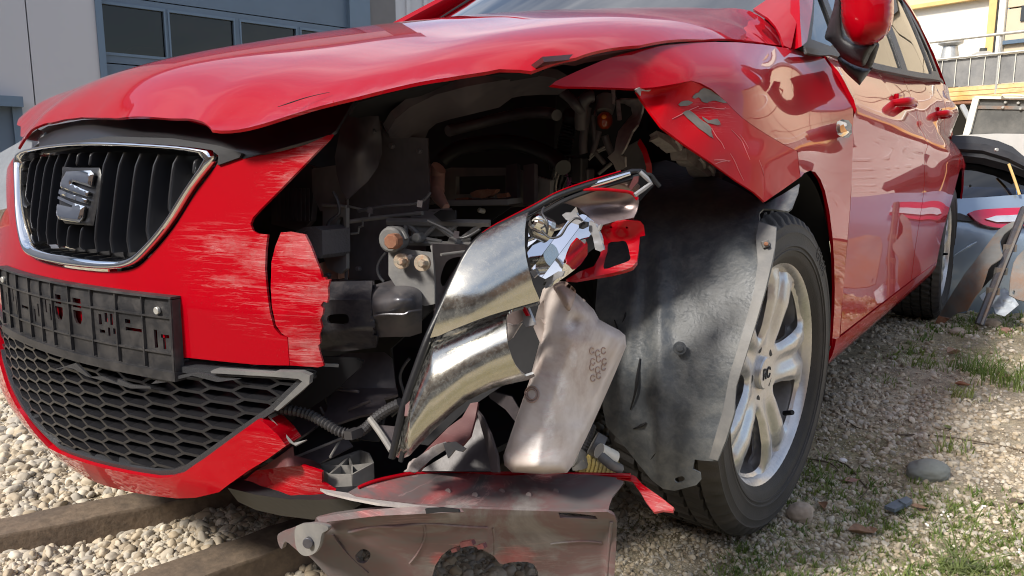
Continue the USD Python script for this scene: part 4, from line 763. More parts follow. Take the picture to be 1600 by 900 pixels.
# battery tray deep in the bay
slab('battery_tray_front', [(672, 270), (705, 262), (800, 262), (835, 275), (860, 282), (858, 320), (800, 324), (702, 324), (676, 318)], -.40, .01, 'bay_grey', bay, holes=[[(712, 276), (790, 274), (790, 302), (712, 304)]])
add('battery_tray_shelf', cat_([bar(at(703, 316, Y=-.47), at(805, 314, Y=-.44), .07, .008)]), 'bay_grey', bay)
for x in (668, 802, 829): add('tray_post', bar(at(x, 258, Y=-.405), at(x, 320, Y=-.42), .01, .02, up=(1, 0, 0)), 'bay_plastic', bay)
for k, (o, y) in enumerate((([(734, 302), (745, 297), (775, 296), (770, 304), (755, 310), (738, 308)], -.475), ([(712, 310), (730, 308), (735, 312), (714, 314)], -.47), ([(775, 303), (790, 302), (794, 308), (778, 310)], -.46))):
    add('rust_flake', skin(o, plane('Y', y), .01, (), 4, .004, 60), 'rust', bay)
slab('tray_void', [(675, 322), (800, 322), (760, 350), (735, 352), (690, 346)], -.45, .004, 'void_black', bay)
add('tray_bolt', disc(at(752, 329, Y=-.47), (0, -1, .2), .004, .006, 8), 'galvanised', bay)
add('brown_hose', tube([at(686, 262, Y=-.50), at(683, 275, Y=-.50), at(682, 300, Y=-.51)], .012, 12), 'copper_dirt', bay, 60)
add('hose_neck', tube([at(680, 298, Y=-.515), at(688, 312, Y=-.52), at(697, 324, Y=-.525)], [.011, .009, .006], 12), 'copper_dirt', bay, 60)
slab('fuse_cover', [(640, 342), (648, 330), (670, 327), (706, 325), (712, 342), (690, 348), (642, 348)], [(640, 342, 'Y', -.60), (706, 325, 'Y', -.54), (712, 342, 'Y', -.57), (648, 330, 'Y', -.57)], .02, 'bay_grey', bay)
slab('fuse_window', [(677, 335), (688, 328), (711, 329), (711, 343), (690, 346)], -.60, .003, 'void_black', bay)
for k in range(9): add('radiator_fin', bar(at(431 + k * 6.3, 294, Y=-.648), at(431 + k * 6.3, 345, Y=-.648), .0014, .006, up=(1, 0, 0)), 'bay_plastic', bay, False)
for x, y in ((552, 205), (584, 205), (612, 228), (655, 236), (560, 420), (640, 420), (520, 372), (513, 430)): add('screw', disc(at(x, y, Y=-.652 + .0004 * (x - 540)), (.2, -1, .1), .0035, .003, 8), 'bay_metal', bay)
add('coolant_hose', tube([at(690, 250, Y=-.36), at(730, 228, Y=-.34), at(790, 222, Y=-.32), at(850, 238, Y=-.33), at(880, 262, Y=-.36)], .013, 12), 'black_plastic', bay, 60)
add('coolant_hose', tube([at(700, 205, Y=-.42), at(760, 190, Y=-.36), at(830, 176, Y=-.34), at(870, 180, Y=-.36)], .009, 10), 'bay_plastic', bay, 60)
for pts in ([(560, 330), (600, 322), (650, 318), (672, 300)], [(603, 395), (590, 420), (600, 440)], [(668, 345), (700, 360), (720, 372), (750, 358)], [(520, 300), (530, 330), (512, 350), (508, 400)], [(640, 560), (625, 590), (632, 620), (612, 650)], [(760, 560), (790, 580), (800, 600)]):
    add('loom_cable', tube([at(x, y, Y=-.665 + .0003 * (x - 540)) for x, y in pts], .0022, 7), 'wire', bay, 60)
for x, y in ((578, 328), (655, 318), (712, 366), (510, 372)): add('cable_clip', bar(at(x - 3, y, Y=-.672), at(x + 5, y + 1, Y=-.668), .008, .008), 'bay_plastic', bay, False)
slab('module_box', [(735, 300), (760, 296), (762, 322), (737, 325)], -.30, .04, 'bay_plastic', bay)
# lattice carrier
latt = path_for(car, 'lattice_carrier'); UsdGeom.Xform.Define(stage, latt)
LP = lambda x, y: at(x, y, Y=-.625 + (x - 605) * .0004)
def lbar(name, a, b, r=.0035, mat='bay_grey'): add(name, bar(LP(*a), LP(*b), .030, r * 1.3, up=(0.05, -1, 0.02)) if False else tube([LP(*a), LP(*b)], r, 6), mat, latt)
lbar('rail', (605, 346), (766, 349), .0055); lbar('rail', (622, 379), (745, 382), .004)
for a, b in (((612, 348), (614, 362)), ((634, 348), (660, 372)), ((660, 372), (682, 351)), ((680, 351), (716, 377)), ((700, 362), (716, 349)), ((716, 377), (752, 351)), ((634, 348), (633, 376)), ((633, 376), (654, 368)), ((716, 377), (735, 372)), ((657, 372), (690, 378))):
    lbar('strut', a, b)
add('pivot', disc(at(615, 374, Y=-.655), (.3, -1, 0), .017, .012, 20), 'bay_grey', latt); add('rusty_nut', disc(at(614.5, 377, Y=-.672), (.3, -1, 0), .0105, .008, 8), 'rust', latt)
add('pivot_shell', tube([at(603, 366, Y=-.66), at(608, 358, Y=-.66), at(618, 358, Y=-.655), at(629, 364, Y=-.65), at(634, 374, Y=-.65)], .004), 'bay_grey', latt)
for x, y in ((660, 371), (716, 377)): add('boss', disc(LP(x, y) - (0, .008, 0), (.2, -1, 0), .0075, .008, 12), 'bay_grey', latt)
slab('carrier_plate', [(607, 392), (622, 386), (640, 390), (674, 394), (672, 384), (675, 383), (679, 440), (679, 475), (664, 478), (640, 470), (620, 450), (607, 430)], [(607, 392, 'Y', -.655), (674, 394, 'Y', -.635), (679, 475, 'Y', -.64), (607, 430, 'Y', -.66)], .005, 'bay_grey', latt)
slab('carrier_box_side', [(676, 381), (730, 383), (742, 390), (718, 425), (700, 455), (680, 495), (679, 440)], [(676, 381, 'Y', -.635), (742, 390, 'Y', -.58), (680, 495, 'Y', -.64), (700, 455, 'Y', -.61)], .004, 'bay_plastic', latt, holes=[curve([(697, 410), (712, 402), (722, 405), (705, 432), (694, 448), (688, 436)], 3)])
add('side_rib', tube([at(689, 398, Y=-.645), at(728, 393, Y=-.61)], .002), 'bay_grey', latt)
for x, y, s in ((627.5, 408, 1.0), (660, 411, 1.03)):
    w = add('washer', disc(at(x, y, Y=-.662), (.35, -1, .05), .0105 * s, .003, 24), 'zinc', latt)
    add('bolt', disc(at(x, y + .5, Y=-.669), (.35, -1, .05), .0052 * s, .006, 6), 'zinc', latt)
add('bolt', disc(at(643, 402, Y=-.665), (.35, -1, .05), .004, .006, 8), 'bay_metal', latt)
# bumper beam and crush box
beam = path_for(car, 'bumper_beam'); UsdGeom.Xform.Define(stage, beam)
bo = [(490, 441), (582, 438.5), (580, 462), (579, 470), (584, 492), (586, 512), (590, 525), (588, 543), (540, 549), (490, 548)]
bpts = [(490, 441, 'Y', -.715), (582, 438, 'Y', -.675), (490, 466, 'Y', -.735), (579, 468, 'Y', -.70), (490, 520, 'Y', -.735), (586, 512, 'Y', -.70), (490, 548, 'Y', -.72), (588, 543, 'Y', -.685)]
slab('beam', bo, bpts, .005, 'beam_metal', beam, holes=[curve([(516, 492), (540, 491), (545, 498), (541, 506), (516, 506), (511, 499)], 3)], step=5, rough=.0015, lin=True)
slab('beam_end', [(470, 436), (520, 436), (585, 438), (585, 446), (505, 448), (470, 445)], [(470, 436, 'Y', -.67), (585, 438, 'Y', -.64), (470, 445, 'Y', -.715), (585, 446, 'Y', -.675)], .004, 'beam_metal', beam, lin=True)
slab('beam_void', [(480, 470), (575, 470), (570, 530), (480, 530)], -.66, .004, 'void_black', beam)
slab('crush_box', [(583, 446), (592, 443), (622, 435), (648, 437), (657, 444), (660, 470), (659, 520), (640, 526), (588, 527), (584, 500), (580, 470)], [(583, 446, 'Y', -.665), (622, 435, 'Y', -.62), (655, 444, 'Y', -.625), (582, 462, 'Y', -.69), (650, 458, 'Y', -.665), (660, 470, 'Y', -.65), (620, 490, 'Y', -.688), (588, 527, 'Y', -.685), (659, 520, 'Y', -.64), (585, 495, 'Y', -.698), (621, 460, 'Y', -.69)], .005, 'bay_metal', beam, step=5, rough=.0015, smooth=45)
add('crush_fold', tube([at(585, 494, Y=-.702), at(605, 491, Y=-.697), at(632, 491, Y=-.69), at(640, 487, Y=-.685), at(657, 484, Y=-.665)], .0016), 'bay_metal', beam)
# panels and shrouds below the beam
slab('lower_shroud', [(523, 556), (540, 552), (600, 550), (612, 560), (620, 615), (595, 618), (560, 612), (530, 604), (524, 600)], [(523, 556, 'Y', -.66), (612, 560, 'Y', -.63), (620, 615, 'Y', -.64), (530, 604, 'Y', -.68), (570, 585, 'Y', -.655)], .004, 'bay_plastic', bay)
slab('lower_shroud', [(508, 612), (555, 606), (620, 606), (622, 616), (600, 622), (608, 640), (560, 650), (520, 664), (500, 660), (512, 636)], [(508, 612, 'Y', -.69), (620, 606, 'Y', -.64), (600, 640, 'Y', -.69), (520, 664, 'Y', -.72)], .004, 'bay_plastic', bay, rough=.004)
slab('lower_shroud', [(440, 640), (500, 612), (515, 640), (497, 664), (460, 690), (440, 665)], [(440, 640, 'Y', -.72), (515, 640, 'Y', -.69), (460, 690, 'Y', -.74)], .004, 'bay_plastic', bay, rough=.003)
slab('lower_shroud', [(497, 664), (560, 648), (600, 650), (590, 690), (545, 684), (470, 712), (465, 700)], [(497, 664, 'Y', -.70), (600, 650, 'Y', -.68), (545, 684, 'Y', -.70), (470, 712, 'Y', -.73)], .004, 'void_black', bay, rough=.003)
for a, b in (((503, 570), (507, 610)), ((500, 605), (560, 612)), ((545, 640), (580, 626)), ((548, 655), (545, 641)), ((500, 636), (512, 660)), ((443, 678), (455, 660)), ((456, 676), (490, 668))):
    add('shroud_rib', tube([at(*a, Y=-.705), at(*b, Y=-.70)], .002), 'bay_plastic', bay)
add('bracket_tab', bar(at(506, 570, Y=-.76), at(528, 571, Y=-.74), .004, .004), 'bay_grey', bay)
hose = [at(428, 640, Y=-.79), at(455, 641, Y=-.785), at(483, 648, Y=-.775), at(507, 661, Y=-.77), at(530, 674, Y=-.765), at(552, 678, Y=-.755), at(570, 670, Y=-.75), at(585, 655, Y=-.745), at(604, 641, Y=-.74), at(626, 630, Y=-.735)]
add('corrugated_conduit', tube(hose, .0062, 10, sub=9, ribs=1), 'black_plastic', car, 20)
add('conduit_clip', bar(at(551, 671, Y=-.765), at(553, 684, Y=-.765), .018, .014, up=(1, 0, 0)), 'black_plastic', car)
slab('folded_flap', [(576, 652), (584, 654), (590, 664), (618, 666), (616, 690), (612, 702)], [(576, 652, 'Y', -.745), (612, 702, 'Y', -.76), (618, 666, 'Y', -.73)], .003, 'bay_plastic', car, step=5)
add('flap_rim', tube([at(578, 654, Y=-.75), at(594, 676, Y=-.755), at(612, 704, Y=-.765)], .004), 'bay_grey', car)
# cellular corner bracket
cell = path_for(car, 'cellular_bracket'); UsdGeom.Xform.Define(stage, cell)
rows_ = {'front': [(498, 724), (551, 728), (551, 760), (508, 756)], 'right': [(551, 728), (583, 714), (583, 741), (551, 760)], 'back': [(505, 719), (563, 697), (563, 712), (505, 740)]}
cb = {'a': (494, 727), 'b': (514, 741), 'c': (550, 741), 'd': (583, 723), 'e': (576, 708), 'f': (562, 703), 'g': (550, 727), 'h': (545, 713), 'i': (532, 727), 'j': (563, 694)}
cy_ = {'a': -.745, 'b': -.765, 'c': -.755, 'd': -.725, 'e': -.70, 'f': -.69, 'g': -.73, 'h': -.705, 'i': -.735, 'j': -.68}
top_ = {k: at(*cb[k], Y=cy_[k]) for k in cb}
def wall3(a, b, h=.035, t=.0022):
    p, q = np.array(a), np.array(b); d = (q - p); n = np.cross(d, (0, 0, 1.0)); n = n / np.linalg.norm(n) * t / 2
    V = np.array([p - n, p + n, q + n, q - n, p - n - (0, 0, h), p + n - (0, 0, h), q + n - (0, 0, h), q - n - (0, 0, h)]); return trimesh.convex.convex_hull(V)
for a, b in ('ab', 'bc', 'cd', 'de', 'ef', 'fa', 'ag', 'gd', 'gc', 'hg', 'hi', 'ib', 'hb', 'ga', 'fh'):
    if a + b == 'ga': continue
    add('cell_rib', wall3(top_[a], top_[b]), 'bay_grey', cell, False)
add('cell_fin', skin([(462, 715), (540, 682), (552, 697), (498, 724), (474, 727)], tps([(462, 715, 'Y', -.755), (540, 682, 'Y', -.70), (552, 697, 'Y', -.70), (474, 727, 'Y', -.76)]), .003), 'bay_plastic', cell)
for a, b in (((516, 714), (530, 690)), ((470, 719), (498, 727)), ((462, 714), (541, 682))): add('fin_rib', tube([at(*a, Y=-.76), at(*b, Y=-.725)], .0018), 'bay_grey', cell)
# maroon trim and broken splinters under the hanging lamp
slab('maroon_splinter', [(640, 733), (668, 700), (700, 668), (722, 652), (735, 630), (747, 628), (742, 655), (735, 680), (722, 695), (700, 690), (670, 715), (655, 735)], [(640, 733, 'Y', -.74), (747, 628, 'Y', -.66), (735, 680, 'Y', -.69), (655, 735, 'Y', -.74)], .004, 'red_plastic_raw', car, step=6, rough=.002, wear=nearest_wear([(at(715, 690, Y=-.69), (.05, .05, .02), .2)]))
slab('grey_splinter', [(634, 737), (648, 718), (664, 706), (684, 694), (696, 690), (704, 697), (696, 703), (676, 716), (652, 737)], [(634, 737, 'Y', -.76), (696, 690, 'Y', -.71)], .010, 'torn_grey', car, step=4, rough=.004, rs=90)
slab('torn_tab', [(692, 692), (712, 690), (727, 701), (722, 706), (710, 703), (700, 716)], [(692, 692, 'Y', -.715), (727, 701, 'Y', -.71), (700, 716, 'Y', -.72)], .004, 'bay_grey', car, step=4, rough=.003)
slab('duct_tongue', [(655, 736), (690, 715), (730, 690), (745, 640), (750, 660), (768, 700), (777, 736)], [(655, 736, 'Y', -.70), (745, 640, 'Y', -.63), (777, 736, 'Y', -.66)], .004, 'bay_plastic', car)
slab('duct_tongue', [(744, 640), (752, 650), (765, 678), (776, 712), (778, 738), (768, 738), (758, 690)], [(744, 640, 'Y', -.64), (778, 738, 'Y', -.68), (758, 690, 'Y', -.66)], .004, 'bay_plastic', car, step=5)
slab('dark_duct', [(762, 610), (800, 620), (812, 640), (806, 660), (790, 640), (765, 622)], [(762, 610, 'Y', -.62), (812, 640, 'Y', -.60)], .012, 'bay_plastic', car)

# ---- wheel arch liner
liner = path_for(car, 'wheel_arch_liner'); UsdGeom.Xform.Define(stage, liner)
LR = .395
lf = lambda P: -np.sqrt(np.maximum(LR**2 - (P[..., 2] - .29)**2, .0009)) + .0
def lhit_raw(x, y):
    P = surf(lf)(x, y); return P
lo = [(985, 262), (1040, 250), (1100, 268), (1150, 290), (1196, 318), (1222, 304), (1249, 287), (1247, 300), (1237, 325), (1231, 330), (1210, 327), (1193, 326), (1187, 332), (1186, 345), (1200, 350), (1213, 354), (1212, 373), (1209, 399), (1204, 425), (1198, 447), (1185, 493), (1170, 538), (1155, 588), (1147, 615), (1148, 645), (1135, 690), (1121, 721), (1100, 720), (1085, 718), (1082, 733), (1094, 739), (1095, 750), (1088, 758), (1054, 767), (1036, 764), (1018, 750), (995, 722), (970, 690), (948, 668), (942, 640), (940, 600), (935, 540), (930, 480), (935, 420), (950, 340), (965, 290)]
def lwob(x, y, P):
    a = (meshkit.fbm(P * 9, 3, 11) - .5) * .018 + (meshkit.fbm(P * (30, 30, 14), 3, 4) - .5) * .005
    rd = .012 * np.exp(-((x - 1030) / 16) ** 2 - ((y - 600) / 260) ** 2) + .006 * np.exp(-((x - 985 + (y - 500) * .12) / 12) ** 2)
    return ray(x, y) * (a - rd)[:, None]
add('liner_shell', skin(lo, lhit_raw, .003, [curve([(1148, 590), (1152, 591), (1151, 600), (1147, 599)], 2), curve([(1054, 748), (1066, 744), (1070, 750), (1058, 755)], 2)], 7, 0, 30, lwob), 'liner', liner, 45)
loff = lambda d: (lambda x, y: (lambda P: P - ray(x, y) * d)(lhit_raw(x, y)))
add('edge_strip', skin([(1186, 347), (1200, 351), (1213, 356), (1211, 385), (1207, 405), (1196, 452), (1180, 508), (1164, 560), (1150, 604), (1147, 645), (1134, 688), (1121, 720), (1108, 716), (1118, 680), (1130, 640), (1140, 585), (1160, 520), (1178, 455), (1184, 410), (1181, 370)], loff(.010), .003, (), 5, .001), 'bay_grey', liner)
add('clip', disc(loff(.016)(np.array([1196.0]), np.array([381.0]))[0], (.5, -1, .1), .007, .004, 4), 'bay_grey', liner); add('clip_pin', disc(loff(.022)(np.array([1197.0]), np.array([381.0]))[0], (.5, -1, .1), .003, .004, 8), 'rust', liner)
add('push_rivet', disc(loff(.012)(np.array([1062.0]), np.array([544.0]))[0], (.4, -1, .2), .0095, .002, 20), 'liner', liner); add('push_rivet', disc(loff(.015)(np.array([1062.0]), np.array([544.0]))[0], (.4, -1, .2), .005, .002, 16), 'liner', liner)
for a, b in (((1000, 560), (985, 640)), ((960, 500), (975, 560)), ((1010, 660), (990, 670)), ((1035, 690), (1015, 720)), ((972, 505), (980, 480))):
    add('crease', tube(np.array([loff(.004)(np.array([a[0]], float), np.array([a[1]], float))[0], loff(.006)(np.array([(a[0] + b[0]) / 2 + 2.0]), np.array([(a[1] + b[1]) / 2.0]))[0], loff(.003)(np.array([b[0]], float), np.array([b[1]], float))[0]]), [.001, .0025, .001], 6), 'void_black', liner)
# fixing brackets under the crumpled wing edge
for o, t in (([(1026, 204), (1046, 212), (1066, 222), (1068, 232), (1058, 237), (1048, 226), (1030, 214)], .02), ([(1072, 232), (1100, 244), (1120, 258), (1118, 272), (1108, 276), (1090, 262), (1074, 250)], .03), ([(1124, 268), (1150, 282), (1172, 298), (1182, 312), (1166, 312), (1140, 300), (1122, 286)], .02), ([(1100, 302), (1124, 290), (1136, 296), (1156, 302), (1150, 312), (1132, 316), (1120, 326), (1108, 322), (1116, 316), (1110, 310), (1102, 312)], .006)):
    add('wing_bracket', skin(o, tps([(1026, 204, 'X', .675), (1100, 244, 'X', .705), (1182, 312, 'X', .738), (1030, 214, 'X', .68), (1108, 276, 'X', .705), (1140, 300, 'X', .725)]), t, step=4, rough=.004, rs=70), 'torn_grey', wing, 25)
for x, y in ((1060, 224), (1098, 252), (1112, 264), (1146, 292), (1160, 300)):
    add('bracket_fold', tube([at(x - 5, y - 5, X=.715), at(x + 1, y + 2, X=.718), at(x + 3, y + 9, X=.715)], .003, 6), 'torn_grey', wing)

# ---- washer bottle
tank = path_for(car, 'washer_bottle'); UsdGeom.Xform.Define(stage, tank)
to = [(843, 470), (848, 452), (862, 440), (880, 440), (897, 455), (914, 470), (928, 484), (936, 499), (952, 508), (968, 516), (977, 524), (978.5, 541), (960, 586), (935, 643), (917, 682), (895, 727), (886, 739), (850, 741), (800, 738), (788, 727), (786.5, 712), (809, 646), (827, 595), (848, 517), (848, 496)]
tp = [(843, 470, 'Y', -.57), (880, 440, 'Y', -.55), (936, 499, 'Y', -.535), (978, 530, 'Y', -.51), (935, 643, 'Y', -.545), (890, 735, 'Y', -.60), (790, 725, 'Y', -.65), (820, 620, 'Y', -.62), (848, 500, 'Y', -.585)]
ridge = LineString([(887, 470), (886, 500), (893, 535), (880, 575), (866, 612), (850, 660), (838, 735)])
def tank_form(x, y, P):
    from shapely import points as _p
    d = np.array(ridge.distance(_p(np.stack([x, y], -1)))); rx = np.interp(y, [470, 500, 535, 575, 612, 660, 735], [887, 886, 893, 880, 866, 850, 838])
    s = x - rx; pg = Polygon(to).exterior; e = np.clip(np.array(pg.distance(_p(np.stack([x, y], -1)))) / 16, 0, 1); e = np.sqrt(1 - (1 - e) ** 2)
    k = .030 * e + .030 * np.clip(1 - np.abs(s) / 60, 0, 1) * e - .014 * np.exp(-((x - 895) / 9) ** 2 - ((y - 505) / 10) ** 2)
    k = k + (meshkit.fbm(P * 26, 3, 3) - .5) * .010 * e
    return ray(x, y) * -k[:, None]
V, T = tri2d(to, (), 5); Pt = tps(tp)(V[:, 0], V[:, 1]); Pt = Pt + tank_form(V[:, 0], V[:, 1], Pt)
def tank_wear(v):
    q = see(v); w = np.zeros(len(v))
    for x, y, rx, ry, s in ((892, 508, 11, 14, .9), (895, 560, 10, 26, .9), (878, 605, 12, 40, 1.0), (858, 660, 14, 45, 1.0), (838, 700, 22, 40, .95), (815, 690, 14, 40, .7), (868, 715, 22, 24, .7), (795, 716, 10, 14, .8), (850, 590, 20, 30, .45), (905, 480, 20, 16, .4)):
        w = np.maximum(w, s * np.clip(1.35 - np.hypot((q[:, 0] - x) / rx, (q[:, 1] - y) / ry), 0, 1))
    return w
add('tank_body', solid(Pt, T, .05), 'tank_body', tank, 60, wear=tank_wear)
def on_tank(off):
    return lambda x, y: (lambda P: P + tank_form(x, y, P) - ray(x, y) * off)(tps(tp)(x, y))
add('tank_neck', puff(curve([(864, 448), (872, 441), (884, 440), (897, 450), (900, 458), (896, 472), (890, 486), (882, 480), (872, 462)], 3), on_tank(.012), .012, 12, 4), 'tank', tank, 60)
for r in (10.5, 7.5):
    a = np.linspace(0, 2 * np.pi, 25); add('moulded_ring', tube(on_tank(.001)(831 + r * np.cos(a), 616 + r * 1.15 * np.sin(a)), .0012, 6, smooth=False), 'tank', tank, 60)
for k in range(11):
    x = 925 + (k % 3) * 9 + (k // 3) * 1.5 - (k // 6) * 3; y = 548 + (k // 3) * 13 + (k % 2) * 4; a = np.linspace(.3, 5.6, 9); add('moulded_mark', tube(on_tank(.0006)(x + 3.5 * np.cos(a), y + 5 * np.sin(a)), .0009, 5, smooth=False), 'tank', tank, 60)
# pump
pump = path_for(car, 'washer_pump'); UsdGeom.Xform.Define(stage, pump)
pa = at(905, 722, Y=-.505); pb = at(962, 738, Y=-.47)
add('motor', tube([pa, pa * .5 + pb * .5, pb], .016, 14), 'yellow_plastic', pump, 50)
for k in range(8): q = pa + (pb - pa) * (k + 1.5) / 10; add('fin', tube([q, q + (pb - pa) * .05], .0175, 14), 'yellow_plastic', pump, 40)
add('cap', tube([at(926, 692, Y=-.505), at(940, 700, Y=-.50)], .017, 12), 'bay_grey', pump, 40)
add('outlet', tube([at(936, 704, Y=-.525), at(960, 716, Y=-.505)], .0105, 12), 'pale_paint', pump, 50)
add('clamp', tube([at(938, 712, Y=-.53), at(952, 724, Y=-.525), at(968, 732, Y=-.505)], .007, 8), 'bay_grey', pump, 50)
add('end_cap', tube([at(897, 714, Y=-.51), at(906, 720, Y=-.505), at(910, 730, Y=-.505)], .015, 10), 'bay_grey', pump, 40)
add('pump_hose', tube([at(925, 665, Y=-.47), at(918, 690, Y=-.49), at(905, 715, Y=-.50)], .006, 8, sub=12, ribs=1), 'black_plastic', pump, 20)

# ================================================================ THE HEADLIGHT HANGING OUT OF THE GAP
lamp = thing('broken_headlight', 'shattered headlight hanging from the car with silvery bezels bared and lens gone', 'headlight')
b_up = [(672, 528), (684, 495), (700, 455), (716, 420), (732, 390), (748, 372), (766, 359), (796, 344), (826, 331), (822, 340), (820, 360), (820, 385), (822, 402), (826, 420), (833, 445), (844, 470), (815, 478), (793, 484.5), (765, 493), (738, 503), (710, 514), (685, 525)]
bp = [(672, 528, 'Y', -.735), (732, 390, 'Y', -.675), (826, 331, 'Y', -.61), (844, 470, 'Y', -.655), (738, 503, 'Y', -.715)]
def arch_up(x, y, P):
    # a half round trough, ribs running with the lamp: bulges towards the road across its width
    u = ((x - 672) * .74 + (528 - y) * .67) / 300; w = ((x - 690) * .55 + (y - 500) * .84)
    c = np.clip((w + 55 - 40 * u) / 130, -1, 1); return ray(x, y) * (-.070 * (1 - (c) ** 2))[:, None]
add('main_beam_bezel', skin(b_up, tps(bp), .0025, (), 5, 0, 30, arch_up), 'bezel', lamp, 60)
b_lo = [(674, 532), (700, 519), (738, 504), (765, 494), (794, 483.5), (820, 476), (842, 471), (838, 474), (800, 484), (793, 489), (791, 500), (791, 520), (794, 540), (800, 559), (806, 572), (815, 583), (822, 588), (834, 584), (836, 588), (824, 594), (800, 599), (770, 607), (750, 616), (728, 628), (705, 646), (680, 670), (660, 690), (640, 712), (626, 718), (616, 712), (623, 680), (632, 645), (640, 619), (650, 596), (660, 572)]
bp2 = [(616, 712, 'Y', -.772), (674, 532, 'Y', -.738), (794, 484, 'Y', -.692), (836, 586, 'Y', -.685), (728, 628, 'Y', -.735), (640, 712, 'Y', -.768)]
def arch_lo(x, y, P):
    top = np.interp(x, [616, 640, 674, 738, 794, 842], [712, 619, 532, 504, 483, 471]); bot = np.interp(x, [616, 640, 680, 728, 770, 836], [716, 713, 670, 628, 607, 588]); c = np.clip((y - top) / np.maximum(bot - top, 6) * 2 - 1, -1, 1)
    return ray(x, y) * (-.046 * np.sqrt(np.maximum(1 - c ** 2, 0)) * np.clip((bot - top) / 90, .15, 1))[:, None]
add('dipped_beam_bezel', skin(b_lo, tps(bp2), .0025, (), 4, 0, 30, arch_lo), 'bezel', lamp, 60)
edge = [(612, 716), (618, 690), (628, 645), (640, 608), (652, 575), (668, 532), (690, 484), (712, 436), (730, 400), (748, 376), (770, 360), (800, 344), (835, 326), (870, 307), (905, 294), (940, 283), (970, 274), (990, 268), (1002, 268), (1012, 279), (1018, 286)]
ey = lambda x: np.interp(x, [612, 670, 740, 830, 1018], [-.785, -.745, -.69, -.63, -.53])
ept = np.array([at(x, y, Y=float(ey(x)) - .004) for x, y in edge])
add('housing_edge', tube(ept, [.004, .005, .0055, .0055, .0045, .004, .0035, .003], 8), 'grille_black', lamp, 50)
add('seal_lip', tube(ept + (R * .010 + UP * -.004), .0028, 6), 'void_black', lamp, 50)
add('red_reflex', tube([p + UP * .005 for p in ept[6:17]], .0009, 6), 'red_paint', lamp, 50)
add('edge_tab', skin([(722, 420), (733, 402), (737, 404), (735, 412), (730, 416), (728, 424), (720, 438), (712, 442)], tps([(722, 420, 'Y', -.715), (737, 404, 'Y', -.70), (712, 442, 'Y', -.72)]), .004, step=3), 'bay_grey', lamp)
add('reflector_tab', skin([(634, 626), (648, 626), (645, 648), (632, 650)], tps([(634, 626, 'Y', -.775), (648, 626, 'Y', -.77), (632, 650, 'Y', -.785)]), .006, step=4), 'red_plastic_raw', lamp)
add('housing_shell', skin([(615, 712), (650, 590), (690, 478), (740, 385), (830, 328), (980, 272), (1010, 290), (930, 380), (850, 440), (846, 500), (838, 590), (770, 612), (700, 660), (640, 716)], tps([(615, 712, 'Y', -.755), (740, 385, 'Y', -.62), (1010, 290, 'Y', -.50), (850, 440, 'Y', -.56), (838, 590, 'Y', -.62), (700, 660, 'Y', -.70)]), .004, step=9, fn=lambda x, y, P: np.tile((-.01, .045, 0.0), (len(x), 1))), 'void_black', lamp)
tl = [(867, 316), (890, 303), (912, 294), (940, 288), (968, 281), (985, 277), (992, 282), (1000, 290), (997, 304), (998, 317), (995, 330), (990, 340), (960, 346), (933, 354), (925, 345), (919, 337), (903, 324), (885, 318)]
add('turn_lamp_bezel', skin(tl, tps([(867, 316, 'Y', -.605), (912, 294, 'Y', -.585), (1000, 290, 'Y', -.54), (990, 340, 'Y', -.55), (933, 354, 'Y', -.575)]), .003, (), 4, 0, 30, lambda x, y, P: ray(x, y) * (.02 * np.exp(-((x - 950) / 45) ** 2 - ((y - 318) / 22) ** 2))[:, None]), 'bezel_dark', lamp, 60)
add('bezel_rim', tube([at(x, y, Y=yy) for x, y, yy in ((911, 297, -.592), (940, 296, -.58), (965, 298, -.568), (985, 301, -.555), (996, 312, -.55))], .0022, 6), 'red_paint', lamp, 60)
add('chrome_strip', tube([at(x, y, Y=yy) for x, y, yy in ((800, 350, -.64), (850, 326, -.617), (880, 308, -.602), (912, 294, -.588), (950, 282, -.572), (984, 271, -.555))], [.003, .004, .005, .005, .004, .003], 8), 'mirror_silver', lamp, 60)
add('broken_rim', tube([at(1000, 269, Y=-.548), at(1011, 279, Y=-.545), at(1017, 287, Y=-.542), at(1005, 296, Y=-.552), at(992, 305, Y=-.56)], .003, 6, smooth=False), 'lens_clear', lamp, 40)
add('red_chip', skin([(983, 292), (990, 276), (998, 275), (997, 284), (990, 292), (986, 298)], plane('Y', -.553), .002, step=3), 'red_plastic_raw', lamp)
# reflector bowl with its bulb holder
bowl = path_for(lamp, 'reflector_bowl')
bw = [(826, 362), (832, 345), (845, 334), (858, 341), (872, 352), (888, 345), (900, 332), (915, 336), (928, 346), (936, 356), (932, 372), (920, 370), (908, 373), (896, 382), (888, 396), (880, 412), (878, 424), (866, 428), (852, 436), (840, 430), (830, 418), (824, 396)]
bpg = Polygon(bw)
for k in range(5):
    # flat mirrored facets fanned across the bowl
    c0, c1 = -8 + k * 21, -8 + (k + 1) * 21 - .6
    u_ = np.array([.80, .60]); w_ = np.array([-.60, .80]); o_ = np.array([826.0, 335.0])
    st_ = Polygon([o_ + u_ * c0 - w_ * 90, o_ + u_ * c1 - w_ * 90, o_ + u_ * c1 + w_ * 130, o_ + u_ * c0 + w_ * 130]).intersection(bpg)
    for gpart in (getattr(st_, 'geoms', [st_])):
        if gpart.is_empty or gpart.area < 12: continue
        cx_, cy0 = gpart.centroid.x, gpart.centroid.y
        nn = np.array([.42, -.66, .60]) + np.array([(.10, .0, .06), (-.20, .05, -.10), (.15, -.1, .12), (-.12, .1, -.16), (.20, 0, .05)][k])
        add('reflector_facet', skin(np.array(gpart.exterior.coords)[:-1], plane_n(at(cx_, cy0, Y=-.607 - .004 * k), nn), .003, (), 8), 'mirror_silver', lamp, False)
